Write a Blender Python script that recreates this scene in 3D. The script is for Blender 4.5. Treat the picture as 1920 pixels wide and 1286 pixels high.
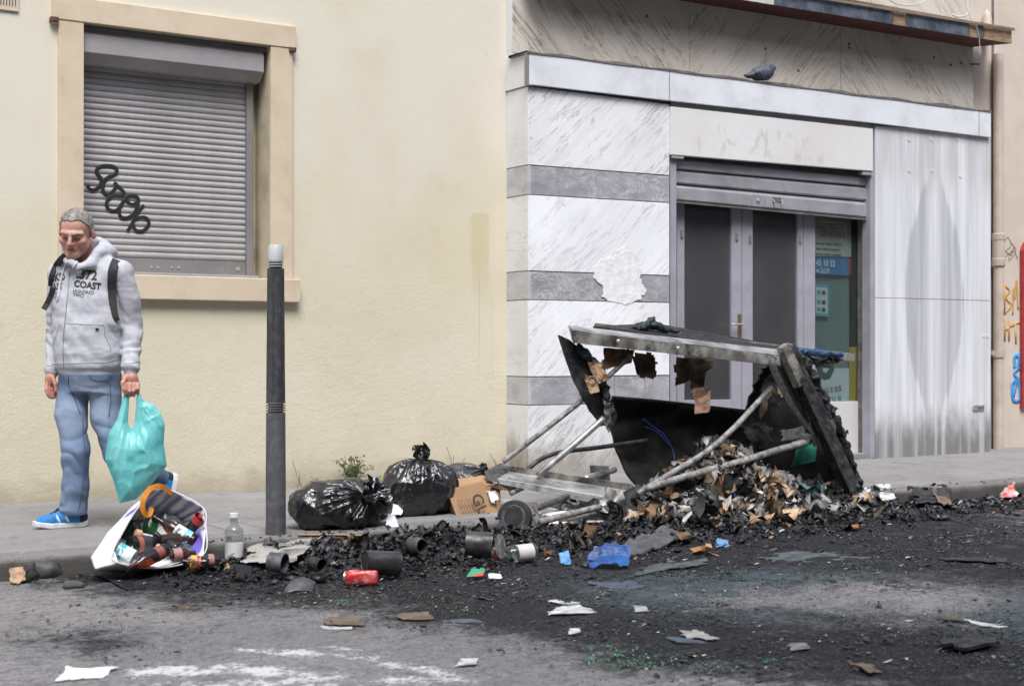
import bpy, bmesh, math, random
import numpy as np
from mathutils import Vector, Matrix
from mathutils.bvhtree import BVHTree

for o in list(bpy.data.objects):
    bpy.data.objects.remove(o, do_unlink=True)
scene = bpy.context.scene
COL = scene.collection
R = math.radians
random.seed(7)
rng = np.random.default_rng(7)

# ------------------------------------------------------------------ camera
# x runs along the street front, y goes into the buildings (cream wall face at y = 0),
# z = 0 is the pavement, the road lies 0.11 m below it.
F_PX = 2667.0                       # focal length in pixels of a 1920 px wide picture (50 mm)
YAW = R(32.8)
CAM = Vector((0.0, -9.3, 0.96))
ROAD_Z = -0.11
KERB_Y = -2.446
cam_d = bpy.data.cameras.new('camera')
cam = bpy.data.objects.new('camera', cam_d)
COL.objects.link(cam)
cam.location = CAM
cam.rotation_euler = (R(90), 0, -YAW)
cam_d.sensor_width = 36.0
cam_d.lens = 36.0 * F_PX / 1920.0
cam_d.shift_y = 17.0 / 1920.0
cam_d.clip_end = 500
cam_d.dof.use_dof = True
cam_d.dof.focus_distance = 8.4
cam_d.dof.aperture_fstop = 4.0
scene.camera = cam

# ------------------------------------------------------------------ sky, sun, exposure (overcast)
SUN_EL, SUN_AZ = 58.0, 205.0        # azimuth: direction the light comes from, clockwise from +Y
world = bpy.data.worlds.new('World')
scene.world = world
world.use_nodes = True
wn = world.node_tree
bg = wn.nodes['Background']
sky = wn.nodes.new('ShaderNodeTexSky')
sky.sky_type = 'NISHITA'
sky.sun_disc = False
sky.sun_elevation = R(SUN_EL)
sky.sun_rotation = R(SUN_AZ)
sky.dust_density = 4.0
sky.ozone_density = 1.0
hs = wn.nodes.new('ShaderNodeHueSaturation')
hs.inputs['Saturation'].default_value = 0.72
wn.links.new(sky.outputs[0], hs.inputs['Color'])
wn.links.new(hs.outputs[0], bg.inputs['Color'])
bg.inputs['Strength'].default_value = 0.13
sun_d = bpy.data.lights.new('sun', 'SUN')
sun = bpy.data.objects.new('sun', sun_d)
COL.objects.link(sun)
sun_d.energy = 1.5
sun_d.angle = R(28)
sun_d.color = (0.965, 0.98, 1.0)
_d = Vector((math.sin(R(SUN_AZ)) * math.cos(R(SUN_EL)), math.cos(R(SUN_AZ)) * math.cos(R(SUN_EL)), math.sin(R(SUN_EL))))
sun.rotation_euler = (-_d).to_track_quat('-Z', 'Y').to_euler()
sun.location = _d * 20
scene.view_settings.view_transform = 'Standard'
scene.view_settings.look = 'None'
scene.view_settings.gamma = 1.0
scene.view_settings.use_curve_mapping = False
scene.view_settings.exposure = 1.02
scene.render.engine = 'CYCLES'

# ------------------------------------------------------------------ survey helpers
FWD = Vector((math.sin(YAW), math.cos(YAW), 0))
RGT = Vector((math.cos(YAW), -math.sin(YAW), 0))
def _ray(px, py):
    return FWD + RGT * ((px - 960) / F_PX) + Vector((0, 0, 1)) * ((660 - py) / F_PX)
def P(px, py, y):
    """surveyed point on the upright plane at depth y"""
    d = _ray(px, py)
    return CAM + d * ((y - CAM.y) / d.y)
def G(px, py, z=0.0):
    """surveyed point on the level plane at height z"""
    d = _ray(px, py)
    return CAM + d * ((z - CAM.z) / d.z)
def PX(px, y):
    return P(px, 660, y).x
def PZ(px, py, y):
    return P(px, py, y).z
def proj(co):
    """numpy (n,3) -> survey sheet coordinates"""
    v = co - np.array(CAM)
    zc = v @ np.array(FWD); xc = v @ np.array(RGT)
    return 960 + F_PX * xc / zc, 660 - F_PX * v[:, 2] / zc

# ------------------------------------------------------------------ object helpers
def tag(o, label=None, cat=None, group=None, kind=None):
    if label: o['label'] = label
    if cat: o['category'] = cat
    if group: o['group'] = group
    if kind: o['kind'] = kind
    return o
def adopt(o, parent):
    o.parent = parent
    o.matrix_parent_inverse = PINV.get(parent.name, Matrix()).copy()
PINV = {}
def empty(name, loc, label=None, cat=None, group=None):
    o = bpy.data.objects.new(name, None)
    o.empty_display_size = 0.1
    COL.objects.link(o)
    o.location = loc
    PINV[o.name] = Matrix.Translation(-Vector(loc))
    return tag(o, label, cat, group)
def mesh_obj(name, verts, faces, mat, parent=None, smooth=False, cols=None, recenter=True):
    me = bpy.data.meshes.new(name)
    v = np.asarray(verts, dtype=np.float64).reshape(-1, 3)
    if recenter and len(v):
        c = (v.min(0) + v.max(0)) / 2; c[2] = v[:, 2].min()
    else:
        c = np.zeros(3)
    v = v - c
    if isinstance(faces, np.ndarray):
        k = faces.shape[1]; nf = len(faces)
        me.vertices.add(len(v)); me.vertices.foreach_set('co', v.astype(np.float32).ravel())
        me.loops.add(nf * k); me.loops.foreach_set('vertex_index', faces.astype(np.int32).ravel())
        me.polygons.add(nf)
        me.polygons.foreach_set('loop_start', np.arange(0, nf * k, k, dtype=np.int32))
        me.polygons.foreach_set('loop_total', np.full(nf, k, dtype=np.int32))
        me.update(calc_edges=True); me.validate()
    else:
        me.from_pydata([tuple(p) for p in v], [], [tuple(f) for f in faces])
        me.update()
    if smooth:
        me.polygons.foreach_set('use_smooth', [True] * len(me.polygons))
    if cols is not None:
        a = me.color_attributes.new('Col', 'FLOAT_COLOR', 'POINT')
        cc = np.ones((len(v), 4), dtype=np.float32); cc[:, :3] = cols
        a.data.foreach_set('color', cc.ravel())
    for m in (mat if isinstance(mat, (list, tuple)) else [mat]):
        me.materials.append(m)
    o = bpy.data.objects.new(name, me)
    COL.objects.link(o)
    o.location = c
    PINV[o.name] = Matrix.Translation(-Vector(c))
    if parent is not None:
        PINV[o.name] = Matrix.Translation(-Vector(c))
        adopt(o, parent)
    return o
def bev(o, w=0.004, seg=2):
    m = o.modifiers.new('bevel', 'BEVEL'); m.width = w; m.segments = seg; m.limit_method = 'ANGLE'
    return o
BOXF = [(0,3,2,1),(4,5,6,7),(0,1,5,4),(1,2,6,5),(2,3,7,6),(3,0,4,7)]
def box(name, x0, x1, y0, y1, z0, z1, mat, parent=None, bevel=0.0):
    v = [(x0,y0,z0),(x1,y0,z0),(x1,y1,z0),(x0,y1,z0),(x0,y0,z1),(x1,y0,z1),(x1,y1,z1),(x0,y1,z1)]
    o = mesh_obj(name, v, BOXF, mat, parent)
    if bevel: bev(o, bevel)
    return o
def hexa(name, front, back, mat, parent=None, bevel=0.0):
    """solid from a front loop and a back loop with the same number of points"""
    n = len(front)
    v = [tuple(p) for p in front] + [tuple(p) for p in back]
    f = [tuple(range(n)), tuple(range(2*n-1, n-1, -1))]
    for i in range(n):
        j = (i + 1) % n
        f.append((i, n + i, n + j, j))
    o = mesh_obj(name, v, f, mat, parent)
    bm = bmesh.new(); bm.from_mesh(o.data); bmesh.ops.recalc_face_normals(bm, faces=bm.faces); bm.to_mesh(o.data); bm.free()
    if bevel: bev(o, bevel)
    return o
def plate(name, loop, off, mat, parent=None, bevel=0.0):
    off = Vector(off)
    return hexa(name, [Vector(p) for p in loop], [Vector(p) + off for p in loop], mat, parent, bevel)
def beam(name, a, b, w, h, mat, parent=None, up=(0,0,1), bevel=0.002):
    """square bar from a to b"""
    a = Vector(a); b = Vector(b); d = (b - a).normalized()
    s = d.cross(Vector(up)).normalized(); u = s.cross(d)
    c = [s*w/2+u*h/2, -s*w/2+u*h/2, -s*w/2-u*h/2, s*w/2-u*h/2]
    return hexa(name, [a + k for k in c], [b + k for k in c], mat, parent, bevel)
def smooth_path(pts, n=24):
    pts = [Vector(p) for p in pts]
    if len(pts) == 2:
        return pts
    out = []
    q = [2*pts[0]-pts[1]] + pts + [2*pts[-1]-pts[-2]]
    seg = max(2, n // (len(pts)-1))
    for i in range(1, len(q)-2):
        for k in range(seg):
            t = k/seg
            p0,p1,p2,p3 = q[i-1],q[i],q[i+1],q[i+2]
            out.append(0.5*((2*p1)+(p2-p0)*t+(2*p0-5*p1+4*p2-p3)*t*t+(3*p1-p0-3*p2+p3)*t*t*t))
    out.append(pts[-1])
    return out
def tube_mesh(pts, r, k=10, squash=1.0):
    pts = [Vector(p) for p in pts]; n = len(pts)
    rr = [r]*n if not hasattr(r, '__len__') else list(np.interp(np.linspace(0,1,n), np.linspace(0,1,len(r)), r))
    V = []; Fc = []
    t0 = (pts[1]-pts[0]).normalized()
    ref = Vector((0,0,1)) if abs(t0.z) < 0.9 else Vector((1,0,0))
    s = t0.cross(ref).normalized()
    for i, p in enumerate(pts):
        t = (pts[min(i+1,n-1)]-pts[max(i-1,0)]).normalized()
        s = (s - t*s.dot(t)).normalized(); u = t.cross(s)
        for j in range(k):
            a = 2*math.pi*j/k
            V.append(p + s*(rr[i]*math.cos(a)) + u*(rr[i]*squash*math.sin(a)))
    for i in range(n-1):
        for j in range(k):
            Fc.append((i*k+j, i*k+(j+1)%k, (i+1)*k+(j+1)%k, (i+1)*k+j))
    Fc.append(tuple(range(k-1,-1,-1))); Fc.append(tuple((n-1)*k+j for j in range(k)))
    return V, Fc
def tube(name, pts, r, mat, parent=None, k=10, n=24, squash=1.0):
    V, Fc = tube_mesh(smooth_path(pts, n), r, k, squash)
    return mesh_obj(name, V, Fc, mat, parent, smooth=True)
def ribbon(name, pts, width, normal, mat, parent=None, thick=0.003):
    """flat strap along pts, lying across `normal`"""
    pts = [Vector(p) for p in pts]; n = len(pts); N = Vector(normal)
    V = []; Fc = []
    for i, p in enumerate(pts):
        t = (pts[min(i+1,n-1)]-pts[max(i-1,0)]).normalized()
        s = t.cross(N).normalized(); u = s.cross(t).normalized()
        w = width if not hasattr(width,'__len__') else float(np.interp(i/(n-1), np.linspace(0,1,len(width)), width))
        V += [p+s*w/2+u*thick/2, p-s*w/2+u*thick/2, p-s*w/2-u*thick/2, p+s*w/2-u*thick/2]
    for i in range(n-1):
        for j in range(4):
            Fc.append((i*4+j, i*4+(j+1)%4, (i+1)*4+(j+1)%4, (i+1)*4+j))
    Fc += [(3,2,1,0), tuple((n-1)*4+j for j in range(4))]
    return mesh_obj(name, V, Fc, mat, parent, smooth=False)
def lathe_mesh(profile, k=20, M=None, cap=True):
    V = []; Fc = []; n = len(profile)
    for r, z in profile:
        for j in range(k):
            a = 2*math.pi*j/k
            p = Vector((r*math.cos(a), r*math.sin(a), z))
            V.append(M @ p if M else p)
    for i in range(n-1):
        for j in range(k):
            Fc.append((i*k+j, i*k+(j+1)%k, (i+1)*k+(j+1)%k, (i+1)*k+j))
    if cap:
        Fc.append(tuple(range(k-1,-1,-1))); Fc.append(tuple((n-1)*k+j for j in range(k)))
    return V, Fc
def lathe(name, profile, mat, parent=None, k=20, M=None, smooth=True, cap=True, edge=True):
    V, Fc = lathe_mesh(profile, k, M, cap)
    o = mesh_obj(name, V, Fc, mat, parent, smooth=smooth)
    if smooth and edge:
        me = o.data
        try: me.set_sharp_from_angle(angle=R(38))
        except Exception: pass
    return o
def axis_matrix(loc, direction):
    """local +z along direction"""
    q = Vector(direction).normalized().to_track_quat('Z', 'Y')
    return Matrix.Translation(Vector(loc)) @ q.to_matrix().to_4x4()
def text_mesh(body, size, align='LEFT', bold=0.0, spacing=1.0):
    c = bpy.data.curves.new('text', 'FONT')
    c.body = body; c.size = size; c.align_x = align; c.offset = bold; c.resolution_u = 4; c.space_character = spacing
    o = bpy.data.objects.new('text', c)
    COL.objects.link(o)
    dg = bpy.context.evaluated_depsgraph_get()
    me = bpy.data.meshes.new_from_object(o.evaluated_get(dg))
    bpy.data.objects.remove(o, do_unlink=True)
    return me
def text_obj(name, body, size, M, mat, parent=None, align='LEFT', bold=0.0, spacing=1.0, sx=1.0):
    """M maps the text plane (x right, y up) into the world"""
    me = text_mesh(body, size, align, bold, spacing)
    V = [M @ Vector((v.co.x*sx, v.co.y, 0)) for v in me.vertices]
    Fc = [tuple(p.vertices) for p in me.polygons]
    return mesh_obj(name, V, Fc, mat, parent)
def wall_M(p, tilt=0.0):
    """text frame on a street-facing plane (x right, z up)"""
    return Matrix.Translation(Vector(p)) @ Matrix.Rotation(R(90), 4, 'X') @ Matrix.Rotation(tilt, 4, 'Z')

# ------------------------------------------------------------------ numpy value noise and surface nets
def _hash(ix, iy, iz, seed):
    h = (ix.astype(np.int64)*73856093) ^ (iy.astype(np.int64)*19349663) ^ (iz.astype(np.int64)*83492791) ^ (seed*2654435761)
    h = (h ^ (h >> 13)) * 1274126177
    h = h & 0x7fffffff
    return ((h ^ (h >> 16)) & 0xffff) / 65535.0
def vnoise(x, y, z, seed=0):
    x, y, z = np.broadcast_arrays(x, y, z)
    ix = np.floor(x); iy = np.floor(y); iz = np.floor(z)
    fx = x-ix; fy = y-iy; fz = z-iz
    fx = fx*fx*(3-2*fx); fy = fy*fy*(3-2*fy); fz = fz*fz*(3-2*fz)
    r = 0
    for a in (0,1):
        for b in (0,1):
            for c in (0,1):
                w = (fx if a else 1-fx)*(fy if b else 1-fy)*(fz if c else 1-fz)
                r = r + w*_hash(ix+a, iy+b, iz+c, seed)
    return r*2-1
def fbm(x, y, z, seed=0, oct=3):
    r = 0; a = 1; s = 1; t = 0
    for k in range(oct):
        r = r + a*vnoise(x*s, y*s, z*s, seed+k*17); t += a; a *= 0.5; s *= 2.03
    return r/t
class Field:
    """signed-distance field sampled on a grid; parts are blended in, then skinned with surface nets"""
    def __init__(s, lo, hi, h):
        s.lo = np.array(lo, float); s.h = h
        s.n = np.ceil((np.array(hi)-s.lo)/h).astype(int)+1
        s.f = np.full(s.n, 1.0, dtype=np.float32)
    def win(s, lo, hi):
        a = np.clip(np.floor((np.array(lo)-s.lo)/s.h).astype(int), 0, s.n-1)
        b = np.clip(np.ceil((np.array(hi)-s.lo)/s.h).astype(int)+1, 1, s.n)
        g = [s.lo[i]+s.h*np.arange(a[i], b[i]) for i in range(3)]
        X, Y, Z = np.meshgrid(*g, indexing='ij', sparse=True)
        return tuple(slice(a[i], b[i]) for i in range(3)), X, Y, Z
    def add(s, fn, lo, hi, k=0.01, sub=False, pad=0.05):
        sl, X, Y, Z = s.win(np.array(lo)-pad, np.array(hi)+pad)
        d = fn(X, Y, Z); c = s.f[sl]
        if sub: d = -d
        if k > 0:
            h = np.clip(k-np.abs(c-d), 0, None)/k
            e = h*h*k*0.25
        else: e = 0
        s.f[sl] = np.maximum(c, d)+e if sub else np.minimum(c, d)-e
    def cone(s, a, b, ra, rb, k=0.01, sub=False):
        a = np.array(a, float); b = np.array(b, float); ab = b-a; L = ab@ab+1e-9
        r = max(ra, rb)
        def fn(X, Y, Z):
            t = np.clip(((X-a[0])*ab[0]+(Y-a[1])*ab[1]+(Z-a[2])*ab[2])/L, 0, 1)
            return np.sqrt((X-a[0]-t*ab[0])**2+(Y-a[1]-t*ab[1])**2+(Z-a[2]-t*ab[2])**2)-(ra+(rb-ra)*t)
        s.add(fn, np.minimum(a,b)-r, np.maximum(a,b)+r, k, sub)
    def chain(s, pts, rs, k=0.01):
        for i in range(len(pts)-1):
            s.cone(pts[i], pts[i+1], rs[i], rs[i+1], k)
    def ell(s, c, r, k=0.01, sub=False, rot=None):
        c = np.array(c, float); r = np.array(r, float); m = r.max()
        Rm = np.eye(3) if rot is None else np.array(rot)
        def fn(X, Y, Z):
            x = X-c[0]; y = Y-c[1]; z = Z-c[2]
            u = x*Rm[0,0]+y*Rm[1,0]+z*Rm[2,0]; v = x*Rm[0,1]+y*Rm[1,1]+z*Rm[2,1]; w = x*Rm[0,2]+y*Rm[1,2]+z*Rm[2,2]
            k0 = np.sqrt((u/r[0])**2+(v/r[1])**2+(w/r[2])**2)
            k1 = np.sqrt((u/r[0]**2)**2+(v/r[1]**2)**2+(w/r[2]**2)**2)+1e-6
            return k0*(k0-1)/k1
        s.add(fn, c-m, c+m, k, sub)
    def mesh(s):
        f = s.f; n = s.n
        sg = f < 0
        c = np.zeros(n-1, dtype=np.int8)
        for a in (0,1):
            for b in (0,1):
                for d in (0,1):
                    c += sg[a:n[0]-1+a, b:n[1]-1+b, d:n[2]-1+d]
        act = np.argwhere((c > 0) & (c < 8))
        idx = np.full(n-1, -1, dtype=np.int64)
        idx[tuple(act.T)] = np.arange(len(act))
        pos = np.zeros((len(act),3)); cnt = np.zeros(len(act))
        cor = [(a,b,d) for a in (0,1) for b in (0,1) for d in (0,1)]
        val = {q: f[act[:,0]+q[0], act[:,1]+q[1], act[:,2]+q[2]] for q in cor}
        for q in cor:
            for ax in range(3):
                if q[ax] == 0:
                    q2 = list(q); q2[ax] = 1; q2 = tuple(q2)
                    a, b = val[q], val[q2]
                    m = (a < 0) != (b < 0)
                    t = np.where(m, a/np.where(m, a-b, 1), 0)
                    e = np.tile(np.array(q, float), (len(act),1)); e[:,ax] += t
                    pos[m] += e[m]; cnt[m] += 1
        V = s.lo+(act+pos/cnt[:,None])*s.h
        Q = []
        for ax in range(3):
            o1, o2 = (ax+1)%3, (ax+2)%3
            A = np.moveaxis(sg, (ax,o1,o2), (0,1,2))
            I = np.moveaxis(idx, (ax,o1,o2), (0,1,2))
            e = A[:-1,1:-1,1:-1] != A[1:,1:-1,1:-1]
            w = np.argwhere(e)
            if not len(w): continue
            i,j,k = w.T
            q = np.stack([I[i,j,k], I[i,j+1,k], I[i,j+1,k+1], I[i,j,k+1]],1)
            flip = A[i,j+1,k+1]
            q[~flip] = q[~flip][:,::-1]
            Q.append(q)
        Q = np.concatenate(Q)
        return V, Q[(Q>=0).all(1)]
def relax(V, Q, it=2, lam=0.5):
    n = len(V)
    e = np.concatenate([Q[:,[0,1]],Q[:,[1,2]],Q[:,[2,3]],Q[:,[3,0]]])
    for _ in range(it):
        s = np.zeros((n,3)); c = np.zeros(n)
        for d in range(3):
            s[:,d] = np.bincount(e[:,0], V[e[:,1],d], n)+np.bincount(e[:,1], V[e[:,0],d], n)
        c = np.bincount(e[:,0], minlength=n)+np.bincount(e[:,1], minlength=n)
        V = V*(1-lam)+lam*s/np.maximum(c,1)[:,None]
    return V
# ------------------------------------------------------------------ materials
class NT:
    def __init__(s, name):
        s.m = bpy.data.materials.new(name); s.m.use_nodes = True
        s.t = s.m.node_tree; s.b = s.t.nodes['Principled BSDF']
        s.out = s.t.nodes['Material Output']
    def n(s, typ, **kw):
        nd = s.t.nodes.new(typ)
        for k, v in kw.items(): setattr(nd, k, v)
        return nd
    def l(s, a, b): s.t.links.new(a, b)
    def set(s, inp, v):
        if hasattr(v, 'is_linked') or isinstance(v, bpy.types.NodeSocket): s.l(v, inp)
        else:
            try: inp.default_value = v
            except TypeError: inp.default_value = (*v, 1)
    def math(s, op, a, b=0.0, c=None, clamp=False):
        nd = s.n('ShaderNodeMath', operation=op, use_clamp=clamp)
        s.set(nd.inputs[0], a); s.set(nd.inputs[1], b)
        if c is not None: s.set(nd.inputs[2], c)
        return nd.outputs[0]
    def coord(s, kind='Object'):
        return s.n('ShaderNodeTexCoord').outputs[kind]
    def world(s):
        return s.n('ShaderNodeNewGeometry').outputs['Position']
    def mapv(s, vec, scale=(1,1,1), rot=(0,0,0), loc=(0,0,0)):
        nd = s.n('ShaderNodeMapping'); s.l(vec, nd.inputs[0])
        nd.inputs['Location'].default_value = loc; nd.inputs['Rotation'].default_value = rot; nd.inputs['Scale'].default_value = scale
        return nd.outputs[0]
    def noise(s, vec, scale=5, detail=5, rough=0.55, dist=0.0):
        nd = s.n('ShaderNodeTexNoise'); s.l(vec, nd.inputs['Vector'])
        nd.inputs['Scale'].default_value = scale; nd.inputs['Detail'].default_value = min(detail, 5)
        nd.inputs['Roughness'].default_value = rough; nd.inputs['Distortion'].default_value = dist
        return nd.outputs[0]
    def voro(s, vec, scale=5, feature='F1', rnd=1.0):
        nd = s.n('ShaderNodeTexVoronoi', feature=feature); s.l(vec, nd.inputs['Vector'])
        nd.inputs['Scale'].default_value = scale; nd.inputs['Randomness'].default_value = rnd
        return nd.outputs['Distance']
    def ramp(s, fac, a, b, smooth=True):
        """0 below a, 1 above b (a may exceed b)"""
        nd = s.n('ShaderNodeMapRange', interpolation_type='SMOOTHSTEP' if smooth else 'LINEAR', clamp=True)
        s.set(nd.inputs['Value'], fac)
        if a <= b:
            nd.inputs['From Min'].default_value = a; nd.inputs['From Max'].default_value = b
            nd.inputs['To Min'].default_value = 0; nd.inputs['To Max'].default_value = 1
        else:
            nd.inputs['From Min'].default_value = b; nd.inputs['From Max'].default_value = a
            nd.inputs['To Min'].default_value = 1; nd.inputs['To Max'].default_value = 0
        return nd.outputs['Result']
    def mix(s, fac, a, b, mode='MIX'):
        nd = s.n('ShaderNodeMix', data_type='RGBA', blend_type=mode)
        s.set(nd.inputs[0], fac); s.set(nd.inputs[6], a); s.set(nd.inputs[7], b)
        return nd.outputs[2]
    def sep(s, vec):
        nd = s.n('ShaderNodeSeparateXYZ'); s.l(vec, nd.inputs[0]); return nd.outputs
    def band(s, v, a, b, soft):
        return s.math('MULTIPLY', s.ramp(v, a-soft, a+soft), s.ramp(v, b+soft, b-soft))
    def bump(s, h, strength=0.3, dist=0.01, prev=None):
        nd = s.n('ShaderNodeBump'); nd.inputs['Strength'].default_value = strength; nd.inputs['Distance'].default_value = dist
        s.l(h, nd.inputs['Height'])
        if prev is not None: s.l(prev, nd.inputs['Normal'])
        return nd.outputs[0]
    def fin(s, col=None, rough=0.6, metal=0.0, spec=0.5, normal=None, **kw):
        if col is not None: s.set(s.b.inputs['Base Color'], col)
        s.set(s.b.inputs['Roughness'], rough); s.set(s.b.inputs['Metallic'], metal)
        s.set(s.b.inputs['Specular IOR Level'], spec)
        if normal is not None: s.l(normal, s.b.inputs['Normal'])
        for k, v in kw.items(): s.set(s.b.inputs[k], v)
        return s.m
def mat(name, c, c2=None, rough=0.6, metal=0.0, scale=6, bump=0.15, bscale=60, lo=0.35, hi=0.65, spec=0.5, stretch=(1,1,1), dirt=None, bdist=0.004, coord='Object', **kw):
    """two-tone procedural material with fine relief; dirt = (colour, amount, scale)"""
    t = NT(name); v = t.coord(coord); vs = t.mapv(v, stretch)
    c2 = c2 or tuple(k*0.8 for k in c)
    col = t.mix(t.ramp(t.noise(vs, scale, 6), lo, hi), (*c, 1), (*c2, 1))
    if dirt:
        dm = t.math('MULTIPLY', t.ramp(t.noise(t.mapv(v, loc=(3,7,1)), dirt[2], 8, 0.65), 0.45, 0.68), dirt[1])
        col = t.mix(dm, col, (*dirt[0], 1))
    nm = t.bump(t.noise(vs, bscale, 4), bump, bdist) if bump else None
    rr = t.math('ADD', t.math('MULTIPLY', t.noise(vs, scale*2.3, 4), 0.25), rough-0.125) if 0.12 < rough < 0.9 else rough
    return t.fin(col, rr, metal, spec, nm, **kw)
def attr_mat(name, rough=0.8, bump=0.3, bscale=120, spec=0.3, var=0.35, metal=0.0, two=False, **kw):
    t = NT(name)
    a = t.n('ShaderNodeAttribute', attribute_name='Col').outputs['Color']
    n = t.noise(t.coord(), 45, 5)
    col = t.mix(var, a, t.mix(t.ramp(n, 0.3, 0.7), (0.35,0.35,0.35,1), (1.25,1.25,1.25,1)), 'MULTIPLY')
    return t.fin(col, rough, metal, spec, t.bump(t.noise(t.coord(), bscale, 4), bump, 0.003), **kw)
def glassy(name, tint, rough=0.03, dark=0.0, ior=1.45, dirt=0.0):
    """thin tinted glass: fresnel reflection over tinted see-through, optional dust film"""
    t = NT(name)
    fr = t.n('ShaderNodeFresnel')
    t.l(t.math('ADD', ior, t.math('MULTIPLY', t.n('ShaderNodeNewGeometry').outputs['Backfacing'], 1.0/ior-ior)), fr.inputs['IOR'])
    tr = t.n('ShaderNodeBsdfTransparent'); tr.inputs['Color'].default_value = (*tint, 1)
    gl = t.n('ShaderNodeBsdfGlossy'); gl.inputs['Roughness'].default_value = rough; gl.inputs['Color'].default_value = (0.95,0.97,1,1)
    mx = t.n('ShaderNodeMixShader'); t.l(fr.outputs[0], mx.inputs[0]); t.l(tr.outputs[0], mx.inputs[1]); t.l(gl.outputs[0], mx.inputs[2])
    outp = mx.outputs[0]
    if dirt:
        df = t.n('ShaderNodeBsdfDiffuse'); df.inputs['Color'].default_value = (0.42,0.43,0.45,1)
        m2 = t.n('ShaderNodeMixShader')
        t.l(t.math('MULTIPLY', t.math('ADD', 0.1, t.math('MULTIPLY', t.noise(t.mapv(t.coord(), (1,1,0.6)), 1.6, 5, 0.6), 1.2)), dirt), m2.inputs[0])
        t.l(outp, m2.inputs[1]); t.l(df.outputs[0], m2.inputs[2]); outp = m2.outputs[0]
    t.l(outp, t.out.inputs['Surface'])
    return t.m

def cream_wall_mat():
    t = NT('cream_render'); w = t.world(); x, y, z = t.sep(w)
    big = t.noise(t.mapv(w, (1,1,0.8)), 0.7, 6, 0.6)
    col = t.mix(t.ramp(big, 0.3, 0.7), (0.628,0.592,0.472,1), (0.598,0.553,0.425,1))
    col = t.mix(t.math('MULTIPLY', t.ramp(t.noise(w, 3.1, 8, 0.7), 0.5, 0.75), 0.35), col, (0.50,0.45,0.33,1))
    pale = t.math('MULTIPLY', t.ramp(t.math('ADD', t.noise(t.mapv(w, loc=(5,0,2)), 1.3, 5), t.math('MULTIPLY', t.ramp(z, 1.6, 3.0), .3)), 0.5, 0.8), 0.8)
    col = t.mix(pale, col, (0.65,0.62,0.54,1))
    # ochre damp patch with runs below it
    x0, x1 = PX(884,0), PX(917,0); zt, zb = PZ(900,400,0), PZ(900,520,0)
    wob = t.math('MULTIPLY', t.math('SUBTRACT', t.noise(w, 9, 4), 0.5), 0.05)
    xw = t.math('ADD', x, wob)
    patch = t.math('MULTIPLY', t.band(xw, x0, x1, 0.012), t.math('MULTIPLY', t.ramp(z, zb-0.25, zb+0.15), t.ramp(z, zt+0.01, zt-0.01)))
    col = t.mix(t.math('MULTIPLY', patch, 0.45), col, (0.50,0.42,0.24,1))
    pp = t.math('MULTIPLY', t.band(x, PX(805,0), x0, 0.015), t.band(z, PZ(840,530,0), PZ(840,415,0), 0.02))
    col = t.mix(t.math('MULTIPLY', pp, 0.18), col, (0.60,0.52,0.30,1))
    runs = t.ramp(t.noise(t.mapv(w, (30,1,0.25)), 1.0, 2), 0.56, 0.66)
    rm = t.math('MULTIPLY', t.band(x, PX(888,0), PX(922,0), 0.03), t.math('MULTIPLY', t.ramp(z, 0.35, 0.9), t.ramp(z, zb+0.1, zb-0.1)))
    col = t.mix(t.math('MULTIPLY', t.math('MULTIPLY', runs, rm), 0.5), col, (0.50,0.43,0.25,1))
    # scuffs, short scratches, splash dirt at the foot
    sc = t.ramp(t.noise(t.mapv(w, (22,1,3.2), rot=(0,0.25,0)), 1.0, 4, 0.7), 0.66, 0.74)
    sm = t.math('MULTIPLY', t.ramp(z, 1.15, 0.5), t.ramp(t.noise(w, 1.6, 3), 0.45, 0.62))
    col = t.mix(t.math('MULTIPLY', t.math('MULTIPLY', sc, sm), 0.5), col, (0.30,0.26,0.18,1))
    foot = t.math('MULTIPLY', t.ramp(t.math('ADD', z, t.math('MULTIPLY', t.math('SUBTRACT', t.noise(t.mapv(w,(1,1,2)), 5, 7, 0.7), 0.5), 0.35)), 0.22, -0.03), 0.75)
    col = t.mix(foot, col, (0.27,0.235,0.17,1))
    g2 = t.math('MULTIPLY', t.ramp(t.math('ADD', z, t.math('MULTIPLY', t.math('SUBTRACT', t.noise(w, 2.3, 7, 0.7), 0.5), 1.2)), 0.65, 0.1), 0.28)
    col = t.mix(g2, col, (0.45,0.40,0.30,1))
    # little dark pits
    pits = t.ramp(t.voro(w, 5.5), 0.035, 0.015)
    col = t.mix(t.math('MULTIPLY', pits, t.ramp(t.noise(w, 2.0, 2), 0.55, 0.6)), col, (0.12,0.10,0.08,1))
    rough_cast = t.math('ADD', t.noise(t.mapv(w,(1,1,0.9)), 55, 5, 0.6), t.math('MULTIPLY', t.noise(w, 14, 4), 0.9))
    band_r = t.math('ADD', 0.2, t.math('MULTIPLY', t.ramp(z, 2.2, 0.6), 0.3))
    nb = t.n('ShaderNodeBump'); nb.inputs['Distance'].default_value = 0.007
    t.l(rough_cast, nb.inputs['Height']); t.l(band_r, nb.inputs['Strength'])
    return t.fin(col, 0.9, 0, 0.2, nb.outputs[0])
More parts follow.
